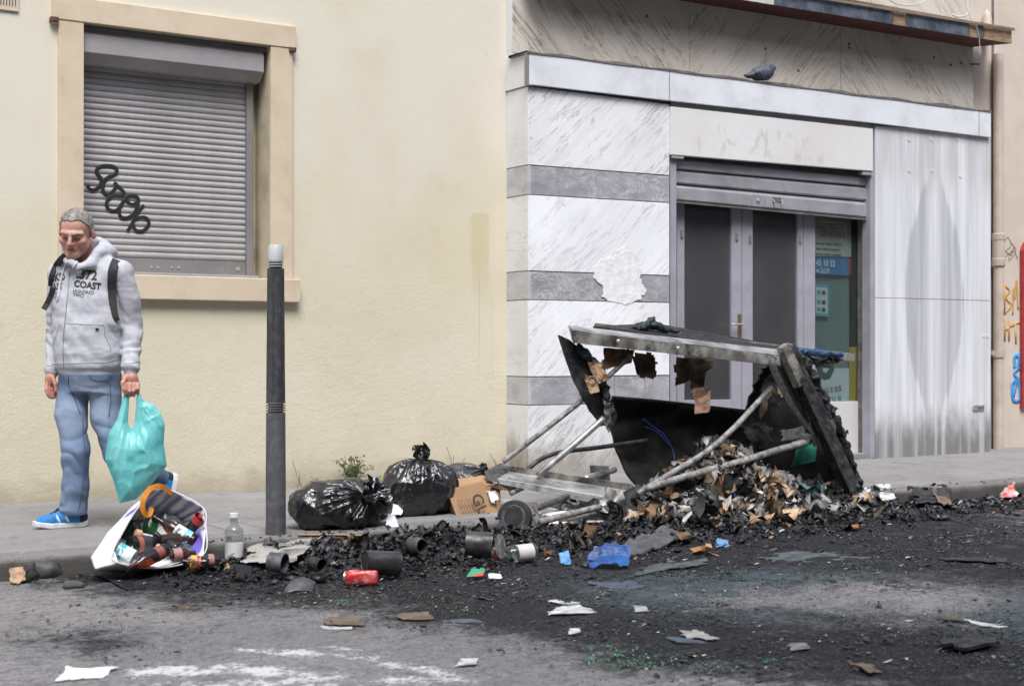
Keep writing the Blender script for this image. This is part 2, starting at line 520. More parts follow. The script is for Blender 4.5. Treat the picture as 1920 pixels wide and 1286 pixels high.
def marble_mat(name, slope=1, base=(0.72,0.71,0.69), vein=(0.36,0.33,0.29), amount=0.75, warm=0.0, dirtfoot=0.0, seed=0, ang=0.72):
    """white marble, veins leaning `slope` (+1 '/', -1 '\\') in the x-z plane of the front"""
    t = NT(name); w = t.world()
    v = t.mapv(t.mapv(w, loc=(seed*3.7, 0, seed*1.3)), rot=(0, slope*ang, 0))
    v1 = t.mapv(v, (0.55, 0.55, 5.0)); v2 = t.mapv(v, (1.0, 1.0, 11.0))
    n1 = t.noise(v1, 1.5, 8, 0.6, 0.5); n2 = t.noise(v2, 1.6, 8, 0.62, 0.8)
    a = t.math('MULTIPLY', t.ramp(t.math('ABSOLUTE', t.math('SUBTRACT', n1, 0.5)), 0.016, 0.0), t.math('MULTIPLY', t.ramp(t.noise(v, 2.6, 4), 0.40, 0.60), 0.9))
    b = t.math('MULTIPLY', t.ramp(t.math('ABSOLUTE', t.math('SUBTRACT', n2, 0.52)), 0.03, 0.0), t.ramp(t.noise(v1, 0.9, 3), 0.40, 0.62))
    c = t.math('MULTIPLY', t.ramp(n1, 0.54, 0.74), 0.3)
    vv = t.math('MULTIPLY', t.math('MAXIMUM', t.math('MAXIMUM', a, b), c), amount)
    cb = t.mix(t.ramp(t.noise(w, 1.7, 5), 0.3, 0.7), (*base,1), tuple(k*0.88 for k in base)+(1,))
    col = t.mix(vv, cb, (*vein,1))
    x, y, z = t.sep(w)
    if dirtfoot:
        d = t.ramp(t.math('ADD', z, t.math('MULTIPLY', t.math('SUBTRACT', t.noise(t.mapv(w,(1.6,1.6,0.8)), 4, 7, 0.65), 0.5), 0.75)), 0.42, 0.02)
        col = t.mix(t.math('MULTIPLY', d, dirtfoot), col, (0.20,0.165,0.115,1))
    blot = t.ramp(t.voro(w, 3.3), 0.05, 0.02)
    col = t.mix(t.math('MULTIPLY', blot, 0.5), col, (0.15,0.13,0.11,1))
    return t.fin(col, 0.42, 0, 0.35, t.bump(t.noise(w, 60, 4), 0.06, 0.004))
def grey_stone_mat(name, base=(0.245,0.25,0.275), scuff=0.6):
    t = NT(name); w = t.world()
    col = t.mix(t.ramp(t.noise(t.mapv(w,(1,1,2)), 5, 8, 0.65), 0.3, 0.7), (*base,1), tuple(k*1.45 for k in base)+(1,))
    n = t.noise(t.mapv(w, (1.0,1,2.2)), 3.2, 9, 0.72, 0.6)
    cr = t.math('MULTIPLY', t.ramp(t.math('ABSOLUTE', t.math('SUBTRACT', n, 0.5)), 0.020, 0.0), t.ramp(t.noise(w, 2.1, 3), 0.36, 0.50))
    blot = t.ramp(t.noise(t.mapv(w,(1,1,1.5),loc=(2,0,3)), 6, 5, .7), .50, .66)
    col = t.mix(t.math('MULTIPLY', blot, .45), col, (.46,.46,.48,1))
    col = t.mix(t.math('MULTIPLY', cr, scuff), col, (0.70,0.69,0.68,1))
    sp = t.ramp(t.noise(w, 23, 6, 0.7), 0.64, 0.72)
    col = t.mix(t.math('MULTIPLY', sp, 0.3*scuff), col, (0.6,0.6,0.6,1))
    return t.fin(col, 0.5, 0, 0.4, t.bump(t.noise(w, 40, 5), 0.12, 0.004))
def slab_mat():
    """pale grey stone sawn so the grain runs upright, two dark lens-shaped figures mirrored about the joint"""
    t = NT('grey_grained_stone'); w = t.world(); x, y, z = t.sep(w)
    yp = -0.3
    g = t.noise(t.mapv(w, (9,9,0.35)), 1.6, 8, 0.6); g2 = t.noise(t.mapv(w, (32,32,0.5)), 1.2, 5)
    k = t.math('ADD', t.math('MULTIPLY', g, 0.8), t.math('MULTIPLY', g2, 0.2))
    col = t.mix(t.ramp(k, 0.30, 0.70), (0.53,0.545,0.58,1), (0.72,0.735,0.775,1))
    xc = PX(1752, yp); zc = PZ(1752, 556, yp)
    u = t.math('ABSOLUTE', t.math('SUBTRACT', x, xc))
    v = t.math('DIVIDE', t.math('ABSOLUTE', t.math('SUBTRACT', z, zc)), 1.25)
    wid = t.math('MULTIPLY', t.math('POWER', t.math('SUBTRACT', 1.0, t.math('POWER', v, 1.7), clamp=True), 0.9), 0.43)
    uw = t.math('ADD', u, t.math('MULTIPLY', t.math('SUBTRACT', g, 0.5), 0.16))
    inside = t.math('MULTIPLY', t.ramp(t.math('SUBTRACT', wid, uw), -0.01, 0.045), t.ramp(uw, 0.02, 0.14))
    col = t.mix(t.math('MULTIPLY', inside, 0.55), col, t.mix(t.ramp(k,0.35,0.65), (0.27,0.275,0.30,1), (0.40,0.41,0.44,1)))
    drip = t.noise(t.mapv(w, (14,14,0.3)), 1.3, 4)
    zz = t.math('ADD', z, t.math('MULTIPLY', t.math('SUBTRACT', t.noise(t.mapv(w,(2,2,1)), 3.5, 6, 0.7), 0.5), 0.45))
    foot = t.math('MULTIPLY', t.ramp(zz, 0.52, 0.10), t.math('ADD', 0.55, t.math('MULTIPLY', t.ramp(drip, 0.62, 0.45), 0.45)))
    col = t.mix(t.math('MULTIPLY', foot, 0.85), col, (0.13,0.125,0.115,1))
    topd = t.math('MULTIPLY', t.ramp(z, 2.3, 2.75), t.ramp(t.noise(t.mapv(w,(5,5,0.4)), 1.6, 5), 0.35, 0.6))
    col = t.mix(t.math('MULTIPLY', topd, 0.45), col, (0.36,0.34,0.32,1))
    return t.fin(col, 0.5, 0, 0.35, t.bump(g2, 0.08, 0.004))
def road_mat():
    t = NT('asphalt'); w = t.world()
    a = t.n('ShaderNodeAttribute', attribute_name='Col').outputs['Color']   # r soot, g green-blue ash, b worn paint
    sr = t.n('ShaderNodeSeparateColor'); t.l(a, sr.inputs[0]); soot, grn, pnt = sr.outputs[:3]
    agg = t.voro(w, 130)
    base = t.mix(t.ramp(t.noise(w, 1.1, 6), 0.3, 0.7), (0.21,0.205,0.21,1), (0.31,0.30,0.30,1))
    base = t.mix(t.math('MULTIPLY', t.ramp(t.noise(t.mapv(w, (1,1.6,1), loc=(2,5,0)), 9, 5, .75), 0.46, 0.66), 0.7), base, (0.085,0.083,0.088,1))
    base = t.mix(t.math('MULTIPLY', t.ramp(t.noise(t.mapv(w, loc=(7,1,0)), 38, 5, .75), 0.48, 0.62), 0.7), base, (0.075,0.073,0.078,1))
    base = t.mix(t.ramp(t.noise(w, 210, 3), 0.35, 0.75), base, (0.12,0.117,0.12,1))
    base = t.mix(t.math('MULTIPLY', t.ramp(t.noise(t.mapv(w, loc=(4,2,0)), 160, 2), 0.60, 0.72), 0.8), base, (0.50,0.48,0.46,1))
    crk = t.voro(t.mix(0.15, w, t.n('ShaderNodeTexNoise').outputs[1]), 1.6, 'DISTANCE_TO_EDGE')
    base = t.mix(t.math('MULTIPLY', t.ramp(crk, 0.004, 0.001), 0.25), base, (0.05,0.05,0.05,1))
    pn = t.math('ADD', pnt, t.math('MULTIPLY', t.math('SUBTRACT', t.math('ADD', t.math('MULTIPLY', t.noise(w, 9, 5, 0.75), .6), t.math('MULTIPLY', t.noise(w, 60, 5, 0.75), .4)), 0.5), 2.2))
    pk = t.math('MULTIPLY', t.ramp(pn, 0.38, 0.62), t.ramp(pnt, 0.05, 0.3))
    base = t.mix(t.math('MULTIPLY', pk, 0.85), base, (0.64,0.64,0.66,1))
    sn = t.math('ADD', soot, t.math('MULTIPLY', t.math('SUBTRACT', t.math('ADD', t.math('MULTIPLY', t.noise(w, 6, 5, 0.72), .55), t.math('MULTIPLY', t.noise(w, 42, 5, 0.75), .45)), 0.5), 2.3))
    sm = t.math('MULTIPLY', t.ramp(sn, 0.25, 0.85), t.ramp(soot, 0.02, 0.22))
    sc = t.mix(t.ramp(t.noise(w, 30, 5, 0.75), 0.40, 0.70), (0.003,0.0035,0.0045,1), (0.016,0.0175,0.022,1))
    sc = t.mix(t.math('MULTIPLY', t.ramp(t.noise(t.mapv(w, loc=(6,3,0)), 110, 4, .7), .54, .66), .75), sc, (0.06,0.065,0.08,1))
    fl = t.math('MULTIPLY', t.ramp(t.noise(t.mapv(w, loc=(1,9,0)), 200, 3), 0.63, 0.70), 0.7)
    sc = t.mix(fl, sc, (0.26,0.265,0.29,1))
    col = t.mix(t.math('MULTIPLY', sm, 0.94), base, sc)
    gn = t.math('ADD', grn, t.math('MULTIPLY', t.math('SUBTRACT', t.math('ADD', t.math('MULTIPLY', t.noise(w, 20, 5, 0.75), .5), t.math('MULTIPLY', t.noise(w, 110, 4, 0.75), .5)), 0.5), 3.2))
    gm = t.math('MULTIPLY', t.ramp(gn, 0.55, 0.75), t.ramp(grn, 0.05, 0.3))
    col = t.mix(t.math('MULTIPLY', gm, 0.85), col, t.mix(t.ramp(t.noise(w, 6, 4), 0.4, 0.6), (0.075,0.092,0.108,1), (0.055,0.082,0.084,1)))
    h = t.math('ADD', t.math('MULTIPLY', agg, 0.6), t.math('MULTIPLY', t.noise(w, 55, 6, 0.7), t.math('ADD', 0.35, t.math('MULTIPLY', soot, 1.6))))
    rgh = 0.85
    return t.fin(col, rgh, 0, 0.15, t.bump(h, 0.55, 0.008))
def pavement_mat(name, c=(0.245,0.238,0.238), dark=0.5):
    t = NT(name); w = t.world()
    base = t.mix(t.ramp(t.noise(w, 1.3, 6, 0.6), 0.3, 0.7), (*c,1), tuple(k*0.8 for k in c)+(1,))
    base = t.mix(t.math('MULTIPLY', t.ramp(t.noise(w, 180, 3), 0.45, 0.75), 0.55), base, tuple(k*1.6 for k in c)+(1,))
    base = t.mix(t.math('MULTIPLY', t.ramp(t.noise(t.mapv(w, loc=(3,1,0)), 150, 3), 0.55, 0.75), 0.7), base, tuple(k*0.4 for k in c)+(1,))
    st = t.ramp(t.math('ADD', t.math('MULTIPLY', t.noise(t.mapv(w, loc=(9,4,0)), 4, 5, 0.7), .6), t.math('MULTIPLY', t.noise(t.mapv(w, loc=(1,4,0)), 26, 5, 0.75), .4)), 0.50, 0.66)
    base = t.mix(t.math('MULTIPLY', st, dark), base, (0.085,0.082,0.08,1))
    if name == 'granite_kerb':
        zz3 = t.sep(w)[2]
        base = t.mix(t.math('MULTIPLY', t.ramp(t.math('ADD', zz3, t.math('MULTIPLY', t.math('SUBTRACT', t.noise(w, 6, 5, .7), .5), .09)), -0.01, -0.05), 0.75), base, (0.055,0.052,0.048,1))
    gum = t.ramp(t.voro(w, 4.2), 0.10, 0.07)
    base = t.mix(t.math('MULTIPLY', gum, t.math('MULTIPLY', t.ramp(t.noise(w, 1.9, 2), 0.5, 0.55), 0.35)), base, (0.12,0.12,0.12,1))
    return t.fin(base, 0.85, 0, 0.3, t.bump(t.math('ADD', t.noise(w, 90, 5, 0.65), t.voro(w, 160)), 0.4, 0.005))

M = {}
M['cream'] = cream_wall_mat()
M['peach'] = mat('peach_surround', (0.609,0.518,0.400), (0.566,0.474,0.357), rough=0.85, scale=3, bump=0.25, bscale=45, dirt=((0.42,0.33,0.22),0.35,4), spec=0.2)
M['reveal'] = mat('reveal_render', (0.522,0.461,0.331), (0.435,0.383,0.270), rough=0.9, scale=4, bump=0.25, bscale=45, dirt=((0.25,0.22,0.17),0.4,5), spec=0.2)
M['alu'] = mat('grey_aluminium', (0.365,0.357,0.370), (0.322,0.313,0.326), rough=0.5, metal=0.15, scale=5, bump=0.05, dirt=((0.27,0.26,0.25),0.35,3), spec=0.4)
M['alu_dark'] = mat('dull_aluminium', (0.235,0.231,0.239), (0.200,0.196,0.200), rough=0.5, metal=0.15, scale=6, bump=0.05)
M['slat'] = mat('shutter_slat', (0.392,0.383,0.396), (0.313,0.306,0.318), rough=0.48, metal=0.1, scale=2.2, bump=0.05, dirt=((0.24,0.235,0.23),0.4,2.6), spec=0.4, coord='Object')
M['black_ink'] = mat('black_marker', (0.02,0.02,0.022), rough=0.5, bump=0)
M['lavender'] = mat('lavender_grey_paint', (0.344,0.344,0.396), (0.300,0.300,0.348), rough=0.45, scale=4, bump=0.05, dirt=((0.24,0.235,0.25),0.45,3), spec=0.4)
M['steel_shut'] = mat('shopfront_shutter', (0.374,0.374,0.413), (0.322,0.322,0.357), rough=0.42, metal=0.2, scale=4, bump=0.05, dirt=((0.20,0.195,0.20),0.45,3))
M['white_band'] = mat('white_sheet_metal', (0.70,0.725,0.77), (0.64,0.665,0.71), rough=0.5, scale=2, bump=0.08, bscale=7, dirt=((0.42,0.42,0.44),0.35,3), bdist=0.01)
M['white_panel'] = mat('white_sign_board', (0.574,0.570,0.566), (0.531,0.526,0.522), rough=0.5, scale=2, bump=0.05, bscale=9)
M['dirt_edge'] = mat('grimy_edge', (0.10,0.095,0.09), (0.17,0.16,0.15), rough=0.8, scale=12)
M['marble_r'] = marble_mat('white_marble_rising', 1, base=(0.76,0.775,0.80), vein=(0.30,0.295,0.295), amount=0.8, dirtfoot=0.7)
M['marble_r2'] = marble_mat('white_marble_bright', 1, base=(0.86,0.885,0.925), vein=(0.36,0.36,0.38), amount=0.6, seed=2, dirtfoot=0.85)
M['marble_side'] = marble_mat('white_marble_return', -1, base=(0.74,0.735,0.735), vein=(0.45,0.43,0.41), amount=0.55, seed=3, dirtfoot=0.9)
M['marble_up_a'] = marble_mat('warm_marble_falling', -1, base=(0.61,0.565,0.51), vein=(0.20,0.165,0.135), amount=0.9, seed=4, ang=0.8)
M['marble_up_b'] = marble_mat('warm_marble_rising', 1, base=(0.62,0.575,0.52), vein=(0.20,0.165,0.135), amount=0.9, seed=5, ang=0.8)
M['greystone'] = grey_stone_mat('grey_marble_band')
M['greystone_side'] = grey_stone_mat('grey_marble_return', base=(0.36,0.355,0.36), scuff=0.3)
M['plaster'] = mat('rough_plaster', (0.80,0.82,0.85), (0.68,0.69,0.71), rough=0.95, scale=14, bump=0.6, bscale=30, bdist=0.010, spec=0.1)
M['slab'] = slab_mat()
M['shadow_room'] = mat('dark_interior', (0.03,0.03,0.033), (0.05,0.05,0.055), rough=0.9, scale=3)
M['glass'] = glassy('door_glass', (0.55,0.57,0.60), 0.04, dirt=0.15)
M['glass2'] = glassy('side_window_glass', (0.72,0.78,0.78), 0.02, dirt=0.05)
M['darkred'] = mat('oxblood_soffit', (0.115,0.032,0.030), (0.075,0.024,0.022), rough=0.75, scale=6)
M['bluesteel'] = mat('tarred_sheet', (0.075,0.095,0.13), (0.15,0.17,0.21), rough=0.5, metal=0.3, scale=9, dirt=((0.02,0.02,0.03),0.6,7))
M['oldwood'] = mat('weathered_wood', (0.36,0.25,0.15), (0.20,0.13,0.08), rough=0.85, scale=8, stretch=(1,1,6), dirt=((0.08,0.06,0.04),0.5,9))
M['rustwood'] = mat('rotten_board', (0.17,0.12,0.09), (0.25,0.18,0.13), rough=0.9, scale=10, stretch=(0.5,1,5))
M['upper_white'] = mat('upper_white_wall', (0.574,0.566,0.557), (0.522,0.513,0.496), rough=0.9, scale=3, bump=0.2, dirt=((0.38,0.34,0.30),0.5,3))
M['pink'] = mat('pale_pink_render', (0.609,0.535,0.474), (0.557,0.479,0.422), rough=0.88, scale=1.5, bump=0.2, bscale=40, dirt=((0.46,0.38,0.31),0.4,2.5), spec=0.2)
M['pipe'] = mat('painted_pipe', (0.574,0.492,0.422), (0.505,0.426,0.365), rough=0.6, scale=4, bump=0.1, dirt=((0.36,0.28,0.21),0.4,6))
M['rust'] = mat('rusty_iron', (0.16,0.085,0.05), (0.07,0.045,0.035), rough=0.85, scale=20, bump=0.4)
M['pave'] = pavement_mat('pavement_asphalt', dark=0.7)
M['kerb'] = pavement_mat('granite_kerb', (0.187,0.181,0.174), 0.65)
M['joint'] = mat('dark_joint', (0.05,0.048,0.045), rough=0.95, bump=0.3)
M['road'] = road_mat()
M['galv'] = mat('galvanised_steel', (0.55,0.56,0.57), (0.40,0.405,0.41), rough=0.42, metal=0.6, scale=10, bump=0.1, dirt=((0.03,0.03,0.03),0.7,5))
M['galv_hot'] = mat('scorched_galvanised_steel', (0.46,0.445,0.42), (0.17,0.16,0.145), rough=0.5, metal=0.5, scale=7, bump=0.2, dirt=((0.018,0.017,0.016),0.95,6))
M['tube'] = mat('sooty_tube', (0.36,0.355,0.345), (0.20,0.195,0.19), rough=0.65, metal=0.3, scale=16, bump=0.25, dirt=((0.03,0.03,0.03),0.8,26))
M['tube_dark'] = mat('blackened_tube', (0.085,0.085,0.088), (0.04,0.04,0.042), rough=0.6, metal=0.3, scale=16, bump=0.3, dirt=((0.16,0.16,0.16),0.6,30))
M['char'] = mat('charred_plastic', (0.010,0.010,0.012), (0.032,0.032,0.035), rough=0.6, scale=14, bump=0.6, bscale=26, bdist=0.012, dirt=((0.09,0.088,0.085),0.55,18), spec=0.25)
M['char_in'] = mat('soot_black_shell', (0.010,0.010,0.011), (0.026,0.026,0.025), rough=0.7, scale=5, bump=0.5, bscale=18, bdist=0.01, dirt=((0.05,0.047,0.038),0.6,4), spec=0.12)
M['char_melt'] = mat('melted_lump', (0.008,0.0085,0.010), (0.025,0.026,0.029), rough=0.45, spec=0.3, scale=25, bump=0.9, bscale=42, bdist=0.015)
M['white_paper'] = mat('white_paper', (0.72,0.73,0.75), (0.66,0.67,0.69), rough=0.85, scale=5, bump=0.15, bscale=12)
M['card'] = mat('brown_cardboard', (0.36,0.225,0.125), (0.30,0.18,0.095), rough=0.85, scale=5, bump=0.2, bscale=30, stretch=(1,1,1))
M['card_burnt'] = mat('scorched_cardboard', (0.13,0.082,0.045), (0.035,0.025,0.018), rough=0.9, scale=9, bump=0.4, bscale=40, dirt=((0.01,0.01,0.01),0.8,7))
M['paper_tan'] = mat('crumpled_tan_paper', (0.42,0.29,0.185), (0.28,0.17,0.10), rough=0.9, scale=14, bump=0.6, bscale=24, bdist=0.01, dirt=((0.06,0.04,0.025),0.6,12))
M['flakes'] = attr_mat('charred_flakes', 0.38, 0.5, 90, 0.38, 0.5)
M['rubbish'] = attr_mat('burnt_rubbish', 0.75, 0.5, 70, 0.3, 0.55)
# ------------------------------------------------------------------ ground
def table(px, py, xs, ys, T):
    T = np.asarray(T, float)
    px = np.clip(px, xs[0], xs[-1]); py = np.clip(py, ys[0], ys[-1])
    i = np.clip(np.searchsorted(xs, px)-1, 0, len(xs)-2); j = np.clip(np.searchsorted(ys, py)-1, 0, len(ys)-2)
    xs = np.asarray(xs, float); ys = np.asarray(ys, float)
    u = (px-xs[i])/(xs[i+1]-xs[i]); v = (py-ys[j])/(ys[j+1]-ys[j])
    return T[j,i]*(1-u)*(1-v)+T[j,i+1]*u*(1-v)+T[j+1,i]*(1-u)*v+T[j+1,i+1]*u*v
SX = [0,160,320,480,640,800,960,1120,1280,1440,1600,1760,1920]
SY = [960,1000,1040,1080,1120,1160,1200,1240,1290]
ST = [[.2,.4,.8,.9,1,1,1,1,1,1,.95,.85,.6],
      [.2,.4,.9,1,1,1,1,1,1,1,.9,.9,.8],
      [.4,.7,1,1,1,1,1,1,1,1,.9,.95,.9],
      [.5,.9,1,1,1,1,1,1,1,.8,.7,.85,.9],
      [.1,.45,.75,.8,.85,.9,.95,.95,.6,.3,.2,.25,.5],
      [.1,.2,.25,.3,.35,.8,.9,1,.9,.75,.6,.5,.6],
      [.35,.75,.4,.15,.15,.25,.45,.8,.95,1,1,1,.95],
      [.15,.3,.1,0,0,0,.08,.6,.8,.8,.9,.95,.9],
      [0,0,0,0,0,0,0,.3,.35,.45,.7,.8,.8]]
GT = [[0]*13,[0]*13,[0]*13,
      [0,0,0,0,0,0,.45,.55,.75,.9,.7,.5,.3],
      [0,0,0,0,0,0,.3,.8,.75,.45,.1,.2,.7],
      [0,0,0,0,0,0,.05,.3,.55,.7,.55,.6,.9],
      [0,0,0,0,0,0,0,0,.1,.15,.2,.4,.6],
      [0]*13,[0]*13]
def soot_at(px, py): return table(px, py, SX, SY, ST)
def green_at(px, py): return table(px, py, SX, SY, GT)
def paint_at(px, py):
    r = 0
    for cx, cy, sx, sy, a, sl in [(560,1226,190,12,.55,.05),(330,1258,150,18,.62,-.03),(520,1262,190,18,.6,.08),(760,1250,170,15,.5,.15),(800,1274,180,18,.5,-.05),(500,1285,300,18,.5,0),(650,1215,120,9,.4,.1),(400,1150,160,8,.28,-.1),(1430,1268,130,7,.42,-.12)]:
        r = np.maximum(r, a*np.exp(-((px-cx)/sx)**2-((py-cy-sl*(px-cx))/sy)**2))
    return r
rx = np.arange(-1.5, 14.0, 0.03); ry = np.arange(-7.6, KERB_Y+0.2, 0.03)
RX, RY = np.meshgrid(rx, ry, indexing='ij')
rv = np.stack([RX.ravel(), RY.ravel(), np.full(RX.size, ROAD_Z)], 1)
qx, qy = proj(rv)
infr = ((rv-np.array(CAM)) @ np.array(FWD)) > 1.0
sv = np.where(infr, soot_at(qx, qy), 0); gv = np.where(infr, green_at(qx, qy), 0); pv = np.where(infr & (qy < 1400), paint_at(qx, qy), 0)
edge = np.minimum.reduce([rv[:,0]-rx[0], rx[-1]-rv[:,0], rv[:,1]-ry[0]])
rv[:,2] += np.clip(edge/0.5, 0, 1)*(0.006*fbm(rv[:,0]*1.5, rv[:,1]*1.5, 0*rv[:,0], 3)+sv*0.010*np.clip(fbm(rv[:,0]*9, rv[:,1]*9, 0*rv[:,0], 5), -.3, 1))
nx, ny = len(rx), len(ry)
ii, jj = np.meshgrid(np.arange(nx-1), np.arange(ny-1), indexing='ij')
q0 = (ii*ny+jj).ravel()
rq = np.stack([q0, q0+ny, q0+ny+1, q0+1], 1)
road = mesh_obj('road', rv, rq, M['road'], smooth=True, cols=np.stack([sv, gv, pv], 1), recenter=False)
tag(road, kind='structure')
far = mesh_obj('ground', [(-200,-200,ROAD_Z-0.03),(200,-200,ROAD_Z-0.03),(200,200,ROAD_Z-0.03),(-200,200,ROAD_Z-0.03)], [(0,1,2,3)], M['pave'], recenter=False)
tag(far, kind='structure')

# pavement slabs of asphalt with narrow open joints, granite kerb stones
pav = box('pavement', -6, 20, KERB_Y+0.19, 0.05, ROAD_Z-0.02, -0.006, M['joint']); tag(pav, kind='structure')
xs = [-6.0]
for px, py in [(95,900),(300,940),(730,930),(1130,905),(1500,890),(1720,870)]:
    xs.append(G(px, py).x)
xs.append(20.0)
ysl = [KERB_Y+0.194, -1.02, 0.04]
for a in range(len(xs)-1):
    for b in range(2):
        box('pavement_bay', xs[a]+0.004, xs[a+1]-0.004, ysl[b]+0.004, ysl[b+1]-0.004, -0.02, random.uniform(-0.002,0.002), M['pave'], pav, 0.004)
kerb = empty('kerb', (6, KERB_Y, ROAD_Z)); tag(kerb, kind='structure')
kx = [-6.0]; x = G(30,1045).x - 1.3
while x < 20:
    kx.append(x); x += random.uniform(0.95, 1.25)
for a in range(len(kx)-1):
    o = box('kerb_stone', kx[a]+0.004, kx[a+1]-0.004, KERB_Y+random.uniform(-0.004,0.004), KERB_Y+0.188, ROAD_Z-0.05, random.uniform(-0.003,0.004), M['kerb'], kerb)
    bev(o, 0.022, 3)

def Q(name, pts, y, th, mat_, parent=None, bevel=0.0):
    """facade piece: outline surveyed on the plane y, th metres thick going inwards"""
    fr = [P(a, b, y) for a, b in pts]
    return plate(name, fr, (0, th, 0), mat_, parent, bevel)

# ------------------------------------------------------------------ cream building
XW = PX(950, 0)
cb = empty('cream_building', (2, 0, 0), 'cream rendered building with a closed grey roller shutter in a peach window surround', 'building')
ox0, ox1 = PX(155, 0), PX(505, 0)
oz0, oz1 = PZ(505, 523, 0), 3.10
XL, ZT = -7.0, 6.5
v = [(XL,0,-.05),(ox0,0,-.05),(ox1,0,-.05),(XW,0,-.05),
     (XL,0,oz0),(ox0,0,oz0),(ox1,0,oz0),(XW,0,oz0),
     (XL,0,oz1),(ox0,0,oz1),(ox1,0,oz1),(XW,0,oz1),
     (XL,0,ZT),(ox0,0,ZT),(ox1,0,ZT),(XW,0,ZT)]
f = []
for r_ in range(3):
    for c_ in range(3):
        if (r_, c_) == (1, 1): continue
        a = r_*4+c_; f.append((a, a+1, a+5, a+4))
nb = len(v); v += [(p[0], 0.4, p[2]) for p in (v[0], v[3], v[15], v[12])]
f += [(0,12,nb+3,nb),(3,nb+1,nb+2,15),(12,15,nb+2,nb+3)]
mesh_obj('wall', v, f, M['cream'], cb)
RD = 0.25
rv_ = [(ox0,0,oz0),(ox1,0,oz0),(ox1,0,oz1),(ox0,0,oz1)]
mesh_obj('window_reveal', rv_+[(p[0],RD,p[2]) for p in rv_], [(0,1,5,4),(1,2,6,5),(2,3,7,6),(3,0,4,7),(4,5,6,7)], M['reveal'], cb)
# peach surround, 25 mm proud
sy = -0.028
sl = PX(108, 0); sr = PX(546, 0)
box('window_jamb', sl, ox0, sy, 0.0, oz0, oz1, M['peach'], cb, 0.003)
box('window_jamb', ox1, sr, sy, 0.0, oz0, oz1, M['peach'], cb, 0.003)
zt = PZ(550, 52, 0)
box('window_lintel', PX(96,0), PX(551,0), sy-0.006, 0.0, oz1, zt, M['peach'], cb, 0.004)
box('window_lintel_ear', PX(96,0), sl-0.001, sy-0.004, 0.0, oz1-0.03, oz1-0.001, M['peach'], cb, 0.003)
box('window_lintel_ear', sr+0.001, PX(551,0), sy-0.004, 0.0, oz1-0.03, oz1-0.001, M['peach'], cb, 0.003)
o = box('window_sill', PX(92,0), PX(557,0), -0.06, 0.0, PZ(557,567,-.06), oz0-0.001, M['peach'], cb, 0.006)
for px, py in [(103,36),(549,93)]:
    p = P(px, py, -0.03); box('rusty_bracket', p.x-0.03, p.x+0.02, -0.05, 0, p.z-0.02, p.z+0.012, M['rust'], cb, 0.004)
# shutter box
y0 = 0.02
zb = [PZ(155,55,y0), PZ(155,97,y0), PZ(155,122,0.13)]
xr = PX(492, 0.05)
prof = [(0.045, zb[0]), (0.02, zb[0]-0.03), (0.02, zb[1]), (0.10, zb[2]), (0.22, zb[2]), (0.22, zb[0])]
hexa('shutter_box', [(ox0+0.004, a, b) for a, b in prof], [(xr, a, b) for a, b in prof], M['alu'], cb, 0.003)
box('shutter_box_rail', ox0+0.004, ox1-0.004, 0.05, 0.22, zb[0]+0.001, zb[0]+0.03, M['alu_dark'], cb)
ys = 0.19
sh = empty('roller_shutter', ((ox0+ox1)/2, ys, oz0)); adopt(sh, cb)
PINV[sh.name] = Matrix.Translation(-Vector(sh.location))
xa, xb_ = ox0+0.05, PX(459, ys)
zs0 = PZ(330,487,ys); zs1 = zb[2]+0.06
NS = 31; pit = (zs1-zs0)/NS
prof = []
for k in range(7):
    t = k/6; prof.append((-0.0065*math.sin(math.pi*min(1,max(0,(t*1.0)))**0.9) , pit*(0.10+0.90*t)))
prof = [(0.006, 0.0), (0.0, pit*0.10)]+prof[1:]+[(0.006, pit)]
sv_ = [(xa, a, b) for a, b in prof]+[(xb_, a, b) for a, b in prof]
n_ = len(prof); sf = [(k, k+n_, k+1+n_, k+1) for k in range(n_-1)]
slat0 = None
for k in range(NS):
    if slat0 is None:
        slat0 = mesh_obj('slat', [(p[0], p[1]+ys, p[2]+zs0) for p in sv_], sf, M['slat'], sh)
        bz = slat0.location.copy()
    else:
        o = slat0.copy(); COL.objects.link(o); o.location = bz+Vector((0, random.uniform(-.0012,.0012), k*pit)); o.rotation_euler.y = random.uniform(-.0006,.0006)
bar = box('bottom_bar', xa, xb_, ys-0.012, ys+0.01, PZ(330,513,ys), zs0-0.001, M['alu_dark'], sh, 0.002)
for px in (284, 296, 322, 335):
    p = P(px, 502, ys-0.012); lathe('rivet', [(0.001,0),(0.010,0),(0.008,0.005),(0.001,0.006)], M['alu'], sh, 10, axis_matrix(p, (0,-1,0)))
p = P(446, 505, ys-0.012); lathe('lock_cap', [(0.001,0),(0.016,0),(0.015,0.004),(0.007,0.005),(0.006,0.008),(0.001,0.008)], M['alu'], sh, 14, axis_matrix(p, (0,-1,0)))
box('sill_rail', xa-0.04, ox1-0.02, ys-0.06, ys+0.02, oz0+0.001, PZ(330,513,ys)-0.001, M['alu'], sh, 0.003)
box('guide_rail', xb_+0.001, PX(474.5,ys-0.03), ys-0.035, ys+0.03, oz0+0.001, zb[2]-0.001, M['alu_dark'], sh, 0.003)
box('guide_rail', ox0+0.002, xa-0.001, ys-0.035, ys+0.03, oz0+0.001, zb[2]-0.001, M['alu_dark'], sh, 0.003)
